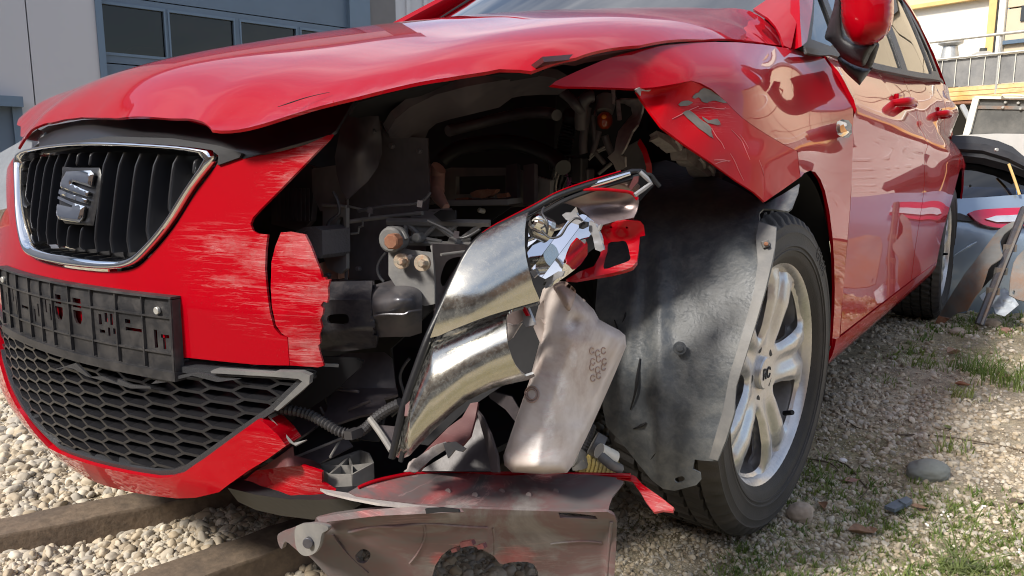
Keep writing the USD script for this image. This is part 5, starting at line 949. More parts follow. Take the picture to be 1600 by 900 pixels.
add('reflector_shade', skin([(878, 426), (882, 410), (892, 392), (902, 378), (914, 372), (918, 382), (918, 396), (912, 408), (900, 420), (884, 432), (866, 444), (856, 450), (851, 446), (858, 434)], tps([(878, 426, 'Y', -.63), (914, 372, 'Y', -.59), (918, 396, 'Y', -.58), (856, 450, 'Y', -.65)]), .003, (), 4, 0, 30, lambda x, y, P: ray(x, y) * (-.012 * np.exp(-((x - 895) / 16) ** 2))[:, None]), 'chrome', lamp, 60)
add('red_glow_plate', skin([(884, 402), (894, 382), (903, 372), (917, 384), (918, 398), (908, 412), (896, 421), (886, 412)], tps([(884, 402, 'Y', -.645), (917, 384, 'Y', -.612), (896, 421, 'Y', -.635)]), .002, step=4, fn=lambda x, y, P: ray(x, y) * (-.0025 * np.sin((x + y) / 4.2))[:, None]), 'red_paint', lamp, 40)
add('broken_edge', skin([(850, 443), (853, 434), (862, 430), (872, 424), (882, 424), (878, 432), (866, 438), (857, 449), (852, 451)], plane('Y', -.655), .003, step=3, rough=.003, rs=120), 'lens_clear', lamp, 30)
for o in ([(878, 336), (884, 332), (892, 332), (898, 325), (902, 336), (912, 346), (905, 352), (893, 348), (884, 343)], [(921, 345), (930, 349), (937, 366), (944, 390), (938, 393), (930, 390), (926, 370), (920, 360)], [(828, 424), (836, 420), (840, 428), (834, 434)], [(934, 354), (939, 350), (936, 360), (933, 360)]):
    add('lens_shard', skin(o, plane('Y', -.655), .004, step=3, rough=.003, rs=90), 'lens_clear', lamp, 30)
add('slot_dark', skin([(904, 350), (912, 346), (918, 347), (918, 354), (910, 358), (905, 357)], plane('Y', -.662), .003, step=3), 'void_black', lamp)
add('bulb_holder', disc(at(846, 356, Y=-.652), (-.5, -.75, .45), .0145, .010, 24), 'bezel', lamp, 40); add('bulb_holder', disc(at(843, 350, Y=-.668), (-.5, -.75, .45), .010, .010, 20), 'chrome', lamp, 40)
add('bulb_clip', tube([at(834, 362, Y=-.66), at(831, 350, Y=-.67), at(838, 341, Y=-.68), at(850, 344, Y=-.675), at(856, 358, Y=-.665), at(848, 368, Y=-.66)], .0012, 6), 'galvanised', lamp, 60)
add('lamp_wire', tube([at(847, 360, Y=-.675), at(862, 372, Y=-.68), at(876, 368, Y=-.68), at(888, 350, Y=-.675), at(900, 341, Y=-.67), at(910, 345, Y=-.665)], .0013, 6), 'wire', lamp, 60)
add('lamp_wire', tube([at(850, 324, Y=-.65), at(848, 335, Y=-.668), at(856, 350, Y=-.672), at(854, 366, Y=-.668)], .0013, 6), 'wire', lamp, 60)
# red arm of the lamp mounting
arm = [(906, 424), (928, 416), (938, 398), (940, 380), (939, 354), (960, 347.5), (980, 345), (1001, 346), (1006, 352), (1008, 368), (1004, 369), (1000, 370), (998, 390), (995, 408), (988, 417), (978, 421), (955, 427), (930, 431.5), (900, 437.5), (884, 437)]
add('mounting_arm', skin(arm, tps([(884, 437, 'Y', -.60), (939, 354, 'Y', -.56), (1008, 360, 'Y', -.53), (994, 409, 'Y', -.555), (930, 431, 'Y', -.585), (970, 352, 'Y', -.56), (972, 375, 'Y', -.545)]), .007, [curve([(951, 380), (965, 377.5), (978, 378), (984, 398), (983, 407), (962, 415), (944, 420), (945, 405), (949, 394)], 3), curve([(954.5, 353.5), (957, 355), (955, 357), (952.5, 355)], 2), curve([(979, 354), (981.5, 355.5), (980, 358), (977.5, 356)], 2)], 4), 'red_paint', lamp, 45, wear=nearest_wear([(at(985, 415, Y=-.555), (.03, .05, .02), .75)]))
add('dipped_reflector', skin([(771, 515), (778, 490), (792, 484), (812, 478), (822, 484), (834, 500), (835, 508), (826, 512), (816, 500), (808, 508), (800, 520), (793, 533), (793, 510)], plane('Y', -.665), .004, step=4), 'bezel_dark', lamp)
add('lens_shard', skin([(816, 480), (824, 479), (834, 503), (834, 508), (822, 511), (818, 506)], plane('Y', -.69), .004, step=3), 'lens_clear', lamp)
add('lens_shard', skin([(793, 505), (800, 508), (815, 505), (808, 515), (800, 528), (793, 532)], plane('Y', -.68), .003, step=3), 'torn_grey', lamp)
add('red_reflex', skin([(814, 480), (820, 480), (827, 493), (822, 494)], plane('Y', -.693), .002, step=3), 'red_paint', lamp)

# ================================================================ turn signal stump, wiring
sig = path_for(car, 'turn_signal_stump'); UsdGeom.Xform.Define(stage, sig)
add('signal_housing', skin([(958, 160), (970, 156), (1002, 155), (1005, 160), (1003, 174), (996, 195), (988, 205), (978, 228), (970, 243), (976, 246), (977, 262), (964, 269), (958, 256), (949, 246), (960, 236), (962, 222), (966, 205), (978, 190), (988, 178), (986, 168), (975, 162)], tps([(958, 160, 'X', .60), (1004, 158, 'X', .66), (996, 195, 'X', .66), (988, 178, 'X', .62), (964, 269, 'X', .62), (970, 240, 'X', .64)]), .003, step=4, rough=.003, rs=70), 'torn_grey', sig, 30)
add('signal_back', skin([(915, 166), (940, 158), (985, 160), (990, 176), (975, 200), (962, 230), (945, 235), (925, 215), (912, 190)], tps([(915, 166, 'X', .54), (985, 160, 'X', .60), (945, 235, 'X', .56)]), .004, step=6), 'void_black', sig)
add('signal_back', skin([(978, 230), (1000, 218), (1010, 236), (1017, 262), (1012, 278), (980, 270), (968, 262)], tps([(978, 230, 'X', .62), (1017, 262, 'X', .655), (980, 270, 'X', .62)]), .004, step=6), 'bay_plastic', sig)
add('red_lens_rim', skin([(1000, 216), (1010, 232), (1018, 256), (1019, 268), (1013, 281), (1009, 276), (1010, 262), (1004, 240), (996, 224)], tps([(1000, 216, 'X', .65), (1018, 256, 'X', .668), (1013, 281, 'X', .66), (996, 224, 'X', .648)]), .003, step=4), 'red_paint', sig)
bc = at(945, 188, X=.592); add('amber_bulb', trimesh.creation.icosphere(subdivisions=3, radius=.0125).apply_transform(trimesh.transformations.translation_matrix(bc) @ np.diag([1, 1, 1.15, 1])), 'amber', sig, True)
add('bulb_core', trimesh.creation.icosphere(subdivisions=2, radius=.004).apply_translation(bc + (.004, -.010, .005)), 'amber_bright', sig, True)
add('bulb_socket', tube([bc + (0, .0, .012), bc + (-.004, .012, .034)], [.013, .017], 14), 'bay_grey', sig, 40)
for dx, dz in ((.024, .01), (-.020, .018), (.012, .034)): add('socket_tab', bar(bc + (dx, .004, dz - .01), bc + (dx * .7, .01, dz + .02), .006, .004), 'torn_grey', sig)
for pts, r in (([(918, 168), (914, 195), (911, 225), (912, 240)], .007), ([(925, 180), (928, 205), (930, 230)], .004), ([(936, 205), (930, 225), (926, 240)], .005), ([(945, 212), (952, 232), (956, 240)], .006), ([(900, 182), (908, 186), (918, 170)], .004), ([(950, 226), (940, 232), (925, 240), (922, 246)], .002), ([(930, 238), (945, 256)], .004), ([(955, 255), (935, 272)], .003), ([(920, 250), (935, 238), (950, 232)], .0015)):
    add('bent_strut', tube([at(x, y, X=.575 + (x - 920) * .0008) for x, y in pts], r, 8), 'bay_plastic' if r > .003 else 'bay_grey', sig, 50)
wires = path_for(car, 'wiring_harness'); UsdGeom.Xform.Define(stage, wires)
add('conduit', tube([at(893, 176, X=.54), at(890, 195, X=.53), at(884, 218, X=.525), at(881, 240, X=.52)], .0115, 12, sub=10, ribs=1), 'black_plastic', wires, 20)
add('conduit', tube([at(925, 150, X=.60), at(912, 158, X=.59), at(908, 180, X=.58), at(908, 200, X=.575)], .010, 12), 'bay_plastic', wires, 50)
add('thick_cable', tube([at(880, 145, X=.56), at(897, 160, X=.58), at(908, 172, X=.585)], .008, 10), 'bay_plastic', wires, 50)
cc = at(878, 252, X=.525); add('connector', cat_([box(cc - (.020, .010, .016), cc + (.022, .022, .008), .003)]), 'black_plastic', wires, 20)
add('connector', box(at(907, 258, X=.56) - (.012, .01, .028), at(907, 258, X=.56) + (.008, .012, .012), .002), 'black_plastic', wires, 20)
add('connector', box(at(917, 275, X=.565) - (.008, .01, .022), at(917, 275, X=.565) + (.008, .012, .012), .002), 'tinted_glass' if False else 'bay_plastic', wires, 20)
for k in range(16):
    a = rng.normal(0, 1, 4); x0, x1 = 866 + k * 1.9, 858 + k * 1.7 + a[0] * 4
    add('wire', tube([at(x0, 262 + a[1] * 2, X=.53), at((x0 + x1) / 2 + a[2] * 3, 283, X=.515 + a[3] * .006), at(x1, 305, X=.50)], .0016, 6), 'wire_violet' if k in (11, 14) else ('torn_grey' if k % 5 == 2 else 'wire'), wires, 60)
for pts in ([(880, 266), (892, 272), (902, 268), (898, 258)], [(875, 268), (886, 276), (900, 275), (910, 266)], [(884, 262), (890, 285), (898, 292)]):
    add('wire', tube([at(x, y, X=.528) for x, y in pts], .0012, 6), 'wire_violet' if pts[0][0] == 884 else 'wire', wires, 60)

# ================================================================ THE TORN-OFF BUMPER CORNER HANGING IN FRONT
frag = thing('bumper_corner', 'torn bumper corner hanging upside down before the front wheel, showing its dull red inside', 'bumper piece')
u1 = [(544, 769), (560, 760), (588, 750), (615, 744), (640, 739), (652, 738), (656, 741), (690, 739), (728, 739.5), (770, 740), (800, 739), (830, 741), (881, 740.5), (930, 741), (966, 741), (962, 748), (975, 752), (968, 762), (957, 776), (952, 790), (950, 799), (900, 799), (830, 795), (760, 791), (690, 789), (640, 786), (590, 780), (556, 775)]
u1p = [(544, 769, 'Y', -.79), (650, 738, 'Y', -.70), (800, 739, 'Y', -.60), (966, 741, 'Y', -.51), (950, 799, 'Y', -.60), (760, 791, 'Y', -.70), (640, 786, 'Y', -.765), (575, 778, 'Y', -.79), (700, 765, 'Y', -.705), (850, 765, 'Y', -.615), (700, 780, 'Y', -.72), (850, 782, 'Y', -.635)]
wfrag = nearest_wear([(at(600, 765, Y=-.76), (.05, .08, .012), .75), (at(720, 742, Y=-.66), (.20, .25, .005), .8), (at(900, 742, Y=-.56), (.2, .25, .005), .8)])
add('upper_flange', skin(u1, tps(u1p), .003, (), 6, .002, 40), 'overspray', frag, 50, wear=wfrag)
rimp = [(560, 762), (588, 751), (620, 744), (650, 739), (700, 739.5), (760, 740), (820, 740), (881, 741), (940, 742), (985, 743)]
ry = lambda x: np.interp(x, [544, 650, 800, 966, 1060], [-.79, -.70, -.60, -.51, -.50])
add('red_edge', tube([at(x, y, Y=float(ry(x)) - .003) for x, y in rimp], [.0022, .003, .003, .0034], 8), 'red_paint', frag, 50, wear=nearest_wear([((.6, -.6, .31), (.3, .3, .1), .45)]))
add('red_strip', skin([(930, 741), (966, 741), (988, 742), (994, 745), (1003, 756), (1014, 764), (1034, 778), (1053, 793), (1051, 799), (1036, 797), (1022, 800), (1014, 790), (1008, 782), (1000, 768), (988, 752), (970, 748)], tps([(930, 741, 'Y', -.532), (990, 744, 'Y', -.505), (1053, 795, 'Y', -.53), (1022, 800, 'Y', -.54), (988, 752, 'Y', -.51)]), .004, step=5, rough=.002), 'red_paint', frag, 40, wear=nearest_wear([(at(1030, 785, Y=-.53), (.07, .07, .04), .8)]))
add('grey_lip', skin([(544, 770), (556, 776), (590, 781), (640, 787), (690, 790), (684, 794), (640, 791), (590, 786), (548, 778), (510, 769), (500, 763), (510, 765)], tps([(500, 763, 'Y', -.80), (544, 770, 'Y', -.80), (640, 787, 'Y', -.772), (690, 790, 'Y', -.745)]), .003, step=5), 'torn_grey', frag)
lw = [(494, 809), (520, 803), (560, 798), (610, 794), (660, 791), (720, 794), (800, 797), (872, 799), (910, 800), (950, 800), (960, 806), (964, 815), (963, 850), (960, 900), (955, 950), (935, 962), (870, 965), (780, 962), (690, 958), (600, 950), (545, 935), (514, 902), (487, 873), (470, 858), (478, 838), (509, 821), (490, 818)]
cut = [(672, 925), (674, 905), (680, 884), (690, 868), (704, 857), (722, 851), (741, 854), (758, 861), (772, 869), (780, 880), (786, 882), (796, 879), (810, 877.5), (824, 878), (834, 882), (840, 892), (842, 910), (840, 935), (800, 945), (740, 948), (690, 942)]
lpts = [(494, 809, 'Y', -.80), (600, 795, 'Y', -.795), (660, 791, 'Y', -.765), (800, 797, 'Y', -.69), (955, 802, 'Y', -.605), (964, 830, 'Y', -.585), (955, 950, 'Y', -.57), (720, 800, 'Y', -.735), (700, 880, 'Y', -.715), (600, 860, 'Y', -.765), (487, 873, 'Y', -.80), (545, 935, 'Y', -.77), (690, 950, 'Y', -.70), (840, 850, 'Y', -.65)]
wcut = nearest_wear([(at(690, 880, Y=-.72), (.022, .04, .03), 1.0), (at(725, 855, Y=-.71), (.03, .04, .012), .9), (at(800, 885, Y=-.67), (.05, .06, .03), 1.0), (at(842, 900, Y=-.65), (.02, .04, .04), 1.0), (at(620, 815, Y=-.78), (.09, .09, .012), .5)])
def lstep(x, y, P):
    s = np.clip((y - 822) / 3, 0, 1) * np.clip((x - 765) / 10, 0, 1) * np.clip((955 - x) / 12, 0, 1); f = np.clip((y - np.interp(x, [494, 660, 760, 955], [838, 815, 810, 806])) / 6, 0, 1)
    return ray(x, y) * (.010 * s + .006 * f)[:, None]
add('lower_face', skin(lw, tps(lpts), .004, [cut, curve([(566, 858), (577, 862), (578, 871), (570, 880), (559, 878), (555, 868)], 3), [(872, 801), (898, 802), (930, 806), (934, 811), (900, 810), (875, 809)]], 6, .0025, 30, lstep), 'overspray', frag, 45, wear=wcut)
add('fold_flange', skin([(494, 809), (520, 804), (580, 796), (655, 791), (720, 794), (725, 800), (655, 803), (590, 806), (540, 812), (500, 817)], tps([(494, 809, 'Y', -.812), (655, 791, 'Y', -.785), (720, 796, 'Y', -.75), (500, 817, 'Y', -.815)]), .003, step=5, rough=.002), 'overspray', frag, 40, wear=nearest_wear([(at(600, 800, Y=-.79), (.1, .1, .02), .6)]))
add('slot_shadow', skin([(664, 795), (690, 793), (716, 796), (718, 801), (690, 800), (666, 803)], plane('Y', -.79), .002, step=4), 'void_black', frag)
for o in ([(718, 848), (736, 845), (739, 852), (720, 856)], [(744, 853), (754, 850), (757, 857), (747, 859)], [(704, 859), (713, 857), (714, 862), (706, 864)]):
    add('clip_stub', skin(o, plane('Y', -.735), .006, step=4), 'red_plastic_raw', frag)
for pts, r in (([(545, 832), (600, 822), (660, 818), (720, 822), (762, 824)], .0022), ([(660, 818), (664, 835), (655, 860), (640, 880)], .0016), ([(770, 824), (772, 842), (772, 866)], .0018), ([(955, 815), (952, 850), (948, 900)], .0024), ([(860, 850), (900, 846), (940, 848)], .0014), ([(520, 835), (540, 862), (575, 895)], .0016)):
    P = tps(lpts)(np.array([p[0] for p in pts], float), np.array([p[1] for p in pts], float)); P = P + np.array([lstep(np.array([p[0]]), np.array([p[1]]), None)[0] for p in pts]); add('moulded_rib', tube(P, r, 6), 'overspray', frag, 60)
for k in range(5): q = tps(u1p)(np.array([700.0 + 42 * k]), np.array([768.0 + k % 2 * 6])); add('cast_mark', disc(q[0], (.3, -.9, .5), .004, .0012, 12), 'overspray', frag, 40)
ear = path_for(frag, 'mounting_ear')
add('mounting_ear', skin(curve([(435, 834), (450, 828), (466, 822), (490, 818), (508, 821), (512, 828), (503, 838), (498, 855), (488, 866), (474, 868), (464, 860), (446, 846), (440, 858), (434, 846)], 3), tps([(435, 834, 'Y', -.82), (508, 821, 'Y', -.825), (474, 868, 'Y', -.82)]), .006, step=4), 'overspray', frag, 45, wear=nearest_wear([(at(440, 840, Y=-.82), (.03, .03, .02), .3)]))
ec = at(482, 848, Y=-.838)
add('rubber_washer', skin(curve([(463, 822), (490, 818), (511, 822), (511, 829), (503, 834), (499, 852), (492, 864), (478, 869), (466, 862), (461, 846)], 3), plane('Y', -.835), .004, [curve([(479, 844), (484, 844), (485, 851), (480, 852)], 2)], 4), 'bay_grey', frag, 45)
add('washer_ring', disc(ec, (.5, -1, .1), .0065, .003, 20), 'bay_metal', frag)
# ================================================================ BUILDINGS AND YARD BEHIND
class Wall:
    """a vertical plane through P0 running along D; points by the photograph's sight lines, boxes in (s, z)"""
    def __init__(self, P0, D):
        self.P0 = np.array([P0[0], P0[1], 0.0]); self.D = np.array([D[0], D[1], 0.0]); self.D /= np.linalg.norm(self.D); self.N = np.array([self.D[1], -self.D[0], 0])
        if self.N @ (C - self.P0) < 0: self.N = -self.N
    def sz(self, px, py, off=0.0):
        r = ray(px, py); p = self.P0 + self.N * off; t = ((p - C) @ self.N) / (r @ self.N); q = C + r * t; return np.array([(q - self.P0) @ self.D, q[2]])
    def pt(self, s, z, off=0.0): return self.P0 + self.D * s + self.N * off + UP * z
    def box(self, s0, s1, z0, z1, o0, o1, bev=0):
        mm = box(np.array([min(s0, s1), o0, z0]), np.array([max(s0, s1), o1, z1]), bev); v = np.array(mm.vertices); mm.vertices = self.P0 + v[:, :1] * self.D + v[:, 1:2] * self.N + v[:, 2:] * UP
        trimesh.repair.fix_normals(mm); return mm
    def quad(self, pts, o0, th):
        P = np.array([self.pt(*self.sz(px, py), off=o0) for px, py in pts]); V, T = tri2d(np.array([self.sz(px, py) for px, py in pts]), (), 9.0); P = np.array([self.pt(s, z, o0) for s, z in V]); return solid(P, T, th, toward=P + self.N)
W = Wall(at(163, 110, d=8.5), (.2, .98))
hall = thing('industrial_hall', 'grey panelled hall with a blue-grey sectional door behind the bonnet', 'building')
s_j, _ = W.sz(155, 60); s_seam, _ = W.sz(48, 80); s_r, _ = W.sz(545, 10); s_e, _ = W.sz(577, 10); s_e2, _ = W.sz(618, 8)
TOP = 4.6
z_t = 4.0
for a, b in ((-12, s_seam - 3.2), (s_seam - 3.19, s_seam - .012), (s_seam + .0, s_j - .02)): add('wall_panel', W.box(a, b, 0, TOP, -.15, 0), 'wall_panel', hall)
add('wall_panel', W.box(s_j - .02, s_e, z_t, TOP, -.15, 0), 'wall_panel', hall)
add('wall_panel', W.box(s_e + .01, s_e2, 0, TOP, -.15, 0), 'wall_dark', hall)
add('roof_edge', W.box(-12, s_e2, TOP, TOP + .18, -.3, .08), 'door_frame', hall)
add('roof', W.box(-12, s_e2, TOP - .1, TOP + .05, -9, -.3), 'wall_dark', hall)
dr_ = path_for(hall, 'sectional_door'); UsdGeom.Xform.Define(stage, dr_)
add('door_frame', W.box(s_j - .02, s_j + .05, 0, z_t, -.2, .02), 'door_frame', dr_); add('door_frame', W.box(s_r, s_e, 0, z_t, -.2, .02), 'door_frame', dr_)
zw0 = W.sz(165, 80)[1]; zw1 = W.sz(160, 4)[1]
zs = [0, zw0 - .75, zw0 - .12, zw1 + .10, zw1 + .85, z_t]
wins = [(W.sz(163, 40)[0], W.sz(260, 50)[0]), (W.sz(269, 50)[0], W.sz(369, 60)[0]), (W.sz(380, 45)[0], W.sz(466, 60)[0]), (W.sz(474, 45)[0], W.sz(540, 50)[0])]
for i in range(5):
    z0, z1 = zs[i] + .006, zs[i + 1] - .006
    if i != 2: add('door_section', W.box(s_j + .05, s_r, z0, z1, -.12, -.06), 'door_blue', dr_)
    else:
        outer = [(s_j + .05, z0), (s_r, z0), (s_r, z1), (s_j + .05, z1)]; holes = [[(a, zw0), (b, zw0), (b, zw1), (a, zw1)] for a, b in wins]
        V, T = tri2d(outer, holes, .4); P = np.array([W.pt(s, z, -.06) for s, z in V]); sec = add('door_section', solid(P, T, .06, toward=P + W.N), 'door_blue', dr_, False)
        for a, b in wins: add('window_pane', W.box(a - .01, b + .01, zw0 - .01, zw1 + .01, -.10, -.092), 'garage_glass', dr_)
for k, (a, b) in enumerate(wins):
    add('window_trim', cat_([W.box(a - .02, b + .02, zw0 - .03, zw0, -.062, -.05), W.box(a - .02, b + .02, zw1, zw1 + .03, -.062, -.05), W.box(a - .02, a, zw0, zw1, -.062, -.05), W.box(b, b + .02, zw0, zw1, -.062, -.05)]), 'door_frame', dr_)
add('interior', cat_([W.box(s_j, s_r, 0, z_t, -3.0, -2.9), W.box(s_j - .1, s_j, 0, z_t, -3, -.2), W.box(s_r, s_r + .1, 0, z_t, -3, -.2)]), 'cabin_dark', hall)
for s, z, r in ((.4, zw0 + .5, .25), (1.1, zw0 + .35, .5), (2.6, zw0 + .3, .6)): add('stored_item', cat_([W.box(wins[0][0] + s - r / 2, wins[0][0] + s + r / 2, 0, z, -2.2, -1.8, .05)]), 'rusty_beam' if s < 1 else 'scrap_steel', hall)
sd = path_for(hall, 'side_door'); UsdGeom.Xform.Define(stage, sd)
s0, zt = W.sz(22, 168); s1, _ = W.sz(-150, 168)
add('leaf', W.box(s1, s0 - .03, 0, zt, .0, .02), 'door_blue', sd); add('frame', W.box(s0 - .03, s0 + .06, 0, zt, 0, .06), 'door_frame', sd); add('canopy', W.box(s1 - .2, W.sz(31, 158)[0], zt, W.sz(25, 152)[1], 0, .16), 'door_frame', sd)
# neighbouring ribbed shed seen past the end of the hall
W2 = Wall(at(640, 10, d=26), (.25, .97)); shed = thing('ribbed_shed', 'pale ribbed shed wall seen past the end of the hall', 'building')
add('wall', W2.box(-3, 14, 0, 7, -.2, -.1), 'wall_panel', shed)
for k in range(24): add('cladding_rib', W2.box(-2.9 + k * .7, -2.75 + k * .7, 0, 7, -.1, -.03), 'wall_panel', shed)
add('roof_edge', W2.box(-3, 14, 7, 7.2, -.5, .1), 'wall_dark', shed)

# loading platform on the right
Q = Wall(at(1500, 140, d=12), (-.96, .27))   # s grows to the left
dock = thing('loading_platform', 'raised loading platform with rusty edge beam and pipe railing', 'platform')
sL, zb1 = Q.sz(1400, 152); sR, _ = Q.sz(2300, 140); _, zb = Q.sz(1500, 135.5); _, zbl = Q.sz(1500, 157)
sL += 6
for k in range(3):
    h = (zb - zbl) / 3; add('edge_beam', Q.box(sL, sR, zbl + k * h + .004, zbl + (k + 1) * h - .004, -.3, -.01 * k), 'rusty_beam', dock)
add('deck', Q.box(sL, sR, zb - .1, zb - .01, -8, -.3), 'wall_dark', dock)
add('beam_underside', Q.box(sL, sR, zbl - .05, zbl, -.28, -.02), 'rust', dock)
add('back_wall', Q.box(sL, sR, 0, zbl - .05, -1.6, -1.5), 'wall_dark', dock)
for k in range(7): add('pillar', Q.box(sR + 1.5 + k * 3, sR + 1.75 + k * 3, 0, zbl - .05, -.5, -.25), 'wall_dark', dock)
_, zr1 = Q.sz(1500, 60.5); _, zr2 = Q.sz(1500, 89.5)
rl = path_for(dock, 'railing'); UsdGeom.Xform.Define(stage, rl)
for z, r in ((zr1, .024), (zr2, .02)): add('rail', tube([Q.pt(sL, z, .0), Q.pt(sR, z, .0)], r, 10), 'galvanised', rl, 60)
add('infill_sheet', Q.box(sL, sR, zb + .01, zr2 - .02, -.05, -.035), 'sheet_grey', rl)
sp0 = Q.sz(1450, 110)[0]; dsp = Q.sz(1450, 110)[0] - Q.sz(1471, 110)[0]
for k in range(-8, 40): add('upright_wire', tube([Q.pt(sp0 - k * dsp, zb, -.01), Q.pt(sp0 - k * dsp, zr2, -.01)], .006, 6), 'pale_paint', rl)
for k in range(-2, 7): s = Q.sz(1561, 80)[0] - k * 2.4; add('post', tube([Q.pt(s, zb - .2, -.03), Q.pt(s, zr1, -.03)], .022, 8), 'galvanised', rl)
# building on the platform
G = Wall(Q.pt(0, 0, -3.0), (-.96, .27)); house = thing('sunlit_building', 'pale building with ochre framed bay standing on the loading platform', 'building')
g = lambda px, py: G.sz(px, py)
x_a, x_b, x_c, x_d, x_e = (g(p, 40)[0] for p in (1544, 1556, 1561, 1571, 1600)); z0 = zb
add('bay_sheet', G.box(g(1250, 40)[0], x_a, z0, g(1470, 7)[1], -.12, -.1), 'cream_wall', house)
add('bay_head', G.box(g(1250, 40)[0], x_b, g(1470, 8)[1], g(1470, 2)[1], -.1, .06), 'ochre_timber', house)
add('bay_jamb', G.box(x_a, x_b, z0, g(1550, 0)[1] + .3, -.1, .05), 'ochre_timber', house); add('dark_jamb', G.box(x_b, x_c, z0, g(1550, 0)[1] + 2.2, -.1, .02), 'cabin_dark', house)
add('light_post', G.box(x_c, x_d, z0, g(1550, 0)[1] + 2.2, -.06, .08), 'pale_paint', house)
add('upper_wall', G.box(g(1250, 40)[0], x_a, g(1470, 2)[1], g(1470, 2)[1] + 2.2, -.12, -.06), 'beige_wall', house)
n = 0; s = x_d - .01
wpan = G.sz(1600, 40)[0]
while s > sR - 3:
    add('facade_panel', G.box(s, s - 1.35, z0, z0 + 1.6, -.1, 0), 'beige_wall', house); add('facade_panel', G.box(s, s - 1.35, z0 + 1.63, z0 + 3.0, -.1, 0), 'beige_wall', house); s -= 1.39
add('cover_joint', G.box(x_d, sR - 3, z0, z0 + 3.0, -.14, -.1), 'cabin_dark', house)
add('dark_window', G.box(g(1596, 20)[0], g(1625, 20)[0], g(1597, 33)[1], g(1597, 9)[1], -.02, .03), 'tinted_glass', house)
add('rail_shadow_bar', G.box(x_d, g(1660, 60)[0], g(1590, 68)[1], g(1590, 62)[1], .02, .08), 'door_frame', house)
add('parapet', G.box(g(1250, 40)[0], sR - 3, z0 + 3.0, z0 + 3.2, -.3, .1), 'wall_dark', house)
# things on the platform
def lathe(prof, c, n=24):
    mm = trimesh.creation.revolve(np.array(prof), sections=n); mm.apply_translation(c); return mm
gp_ = Q.pt(*[Q.sz(1443, 92)[0], 0], -1.0)
b = thing('barrel', 'dark ribbed barrel on the platform behind the car roof', 'barrel'); hgt = zb + .65
add('body', lathe([(0, 0), (.17, 0), (.18, .03), (.17, .05), (.17, .2), (.18, .22), (.17, .24), (.17, .42), (.18, .44), (.165, .47), (0, .47)], gp_ + (0, 0, zb)), 'barrel_dark', b, 30); add('lid', lathe([(0, 0), (.16, 0), (.16, .03), (0, .045)], gp_ + (0, 0, zb + .47)), 'barrel_dark', b, 30)
p2_ = Q.pt(Q.sz(1421, 60)[0], 0, -1.6)
b = thing('urn', 'tall greenish urn with a wide flat rim on the platform', 'urn'); add('body', lathe([(0, 0), (.14, 0), (.19, .3), (.16, .6), (.12, .85), (0, .85)], p2_ + (0, 0, zb)), 'galvanised', b, 40); add('rim', lathe([(.10, .85), (.20, .90), (.20, .95), (.09, .96), (0, .93)], p2_ + (0, 0, zb)), 'galvanised', b, 40)
p3_ = Q.pt(Q.sz(1458, 80)[0], 0, -2.0)
b = thing('storage_tank', 'pale rounded tank standing behind the dark barrel', 'tank'); add('body', lathe([(0, 0), (.30, 0), (.32, .1), (.32, .5), (.25, .68), (.1, .76), (0, .77)], p3_ + (0, 0, zb)), 'galvanised', b, 50); add('cap', lathe([(0, .76), (.06, .76), (.06, .82), (0, .83)], p3_ + (0, 0, zb)), 'barrel_dark', b, 40)

# trailer with raised ramp
K = Wall(at(1550, 180, d=6.2), (-.97, .22)); trl = thing('trailer_ramp', 'raised dark trailer ramp in a pale frame with rivets and handle', 'trailer')
k = lambda px, py: K.sz(px, py)
add('ramp_panel', K.quad([(1528, 155), (1640, 157), (1700, 158), (1700, 212), (1512, 212)], 0, .02), 'ramp_dark', trl)
add('frame_post', K.quad([(1522, 153), (1532, 152.5), (1518, 207), (1514, 212), (1506, 212)], .03, .05), 'pale_paint', trl)
add('frame_top', K.quad([(1525, 150.5), (1700, 153), (1700, 157), (1524, 154.5)], .03, .05), 'pale_paint', trl)
add('cross_band', K.quad([(1524, 165), (1700, 167), (1700, 173), (1522, 170)], .012, .012), 'scrap_steel', trl)
add('handle', tube([K.pt(*k(1567, 154), .03), K.pt(*k(1571, 149.5), .06), K.pt(*k(1600, 150), .06), K.pt(*k(1606, 155), .03)], .008, 8), 'pale_paint', trl)
for px, py in ((1572, 160), (1568, 168), (1592, 161), (1595.5, 170), (1620, 162), (1624, 171)): add('rivet', disc(K.pt(*k(px, py), .012), K.N, .011, .012, 12), 'galvanised', trl)
add('brace', tube([K.pt(*k(1484, 163), -.3), K.pt(*k(1520, 202), -.05)], .022, 8), 'galvanised', trl)
add('side_plate', K.quad([(1480, 212), (1560, 209), (1640, 210), (1640, 330), (1480, 330)], .05, .02), 'tread_plate', trl)
pl = K.sz(1650, 212)[0]
add('side_plate', K.box(pl - .01, pl - 2.6, .1, K.sz(1600, 200)[1], .03, .05), 'tread_plate', trl)
dots = []
for i in range(26):
    for j in range(9):
        q = K.pt(pl - .06 - i * .1, .18 + j * .085, .05); bb = box(-np.array([.028, .005, .012]), np.array([.028, .005, .012]), .004); dots.append(bb.apply_translation(q))
add('raised_lozenges', cat_(dots), 'tread_plate', trl, False, kind='stuff')
add('chassis', K.box(k(1480, 250)[0], pl - 2.6, .25, .35, -1.4, 0), 'ramp_dark', trl)

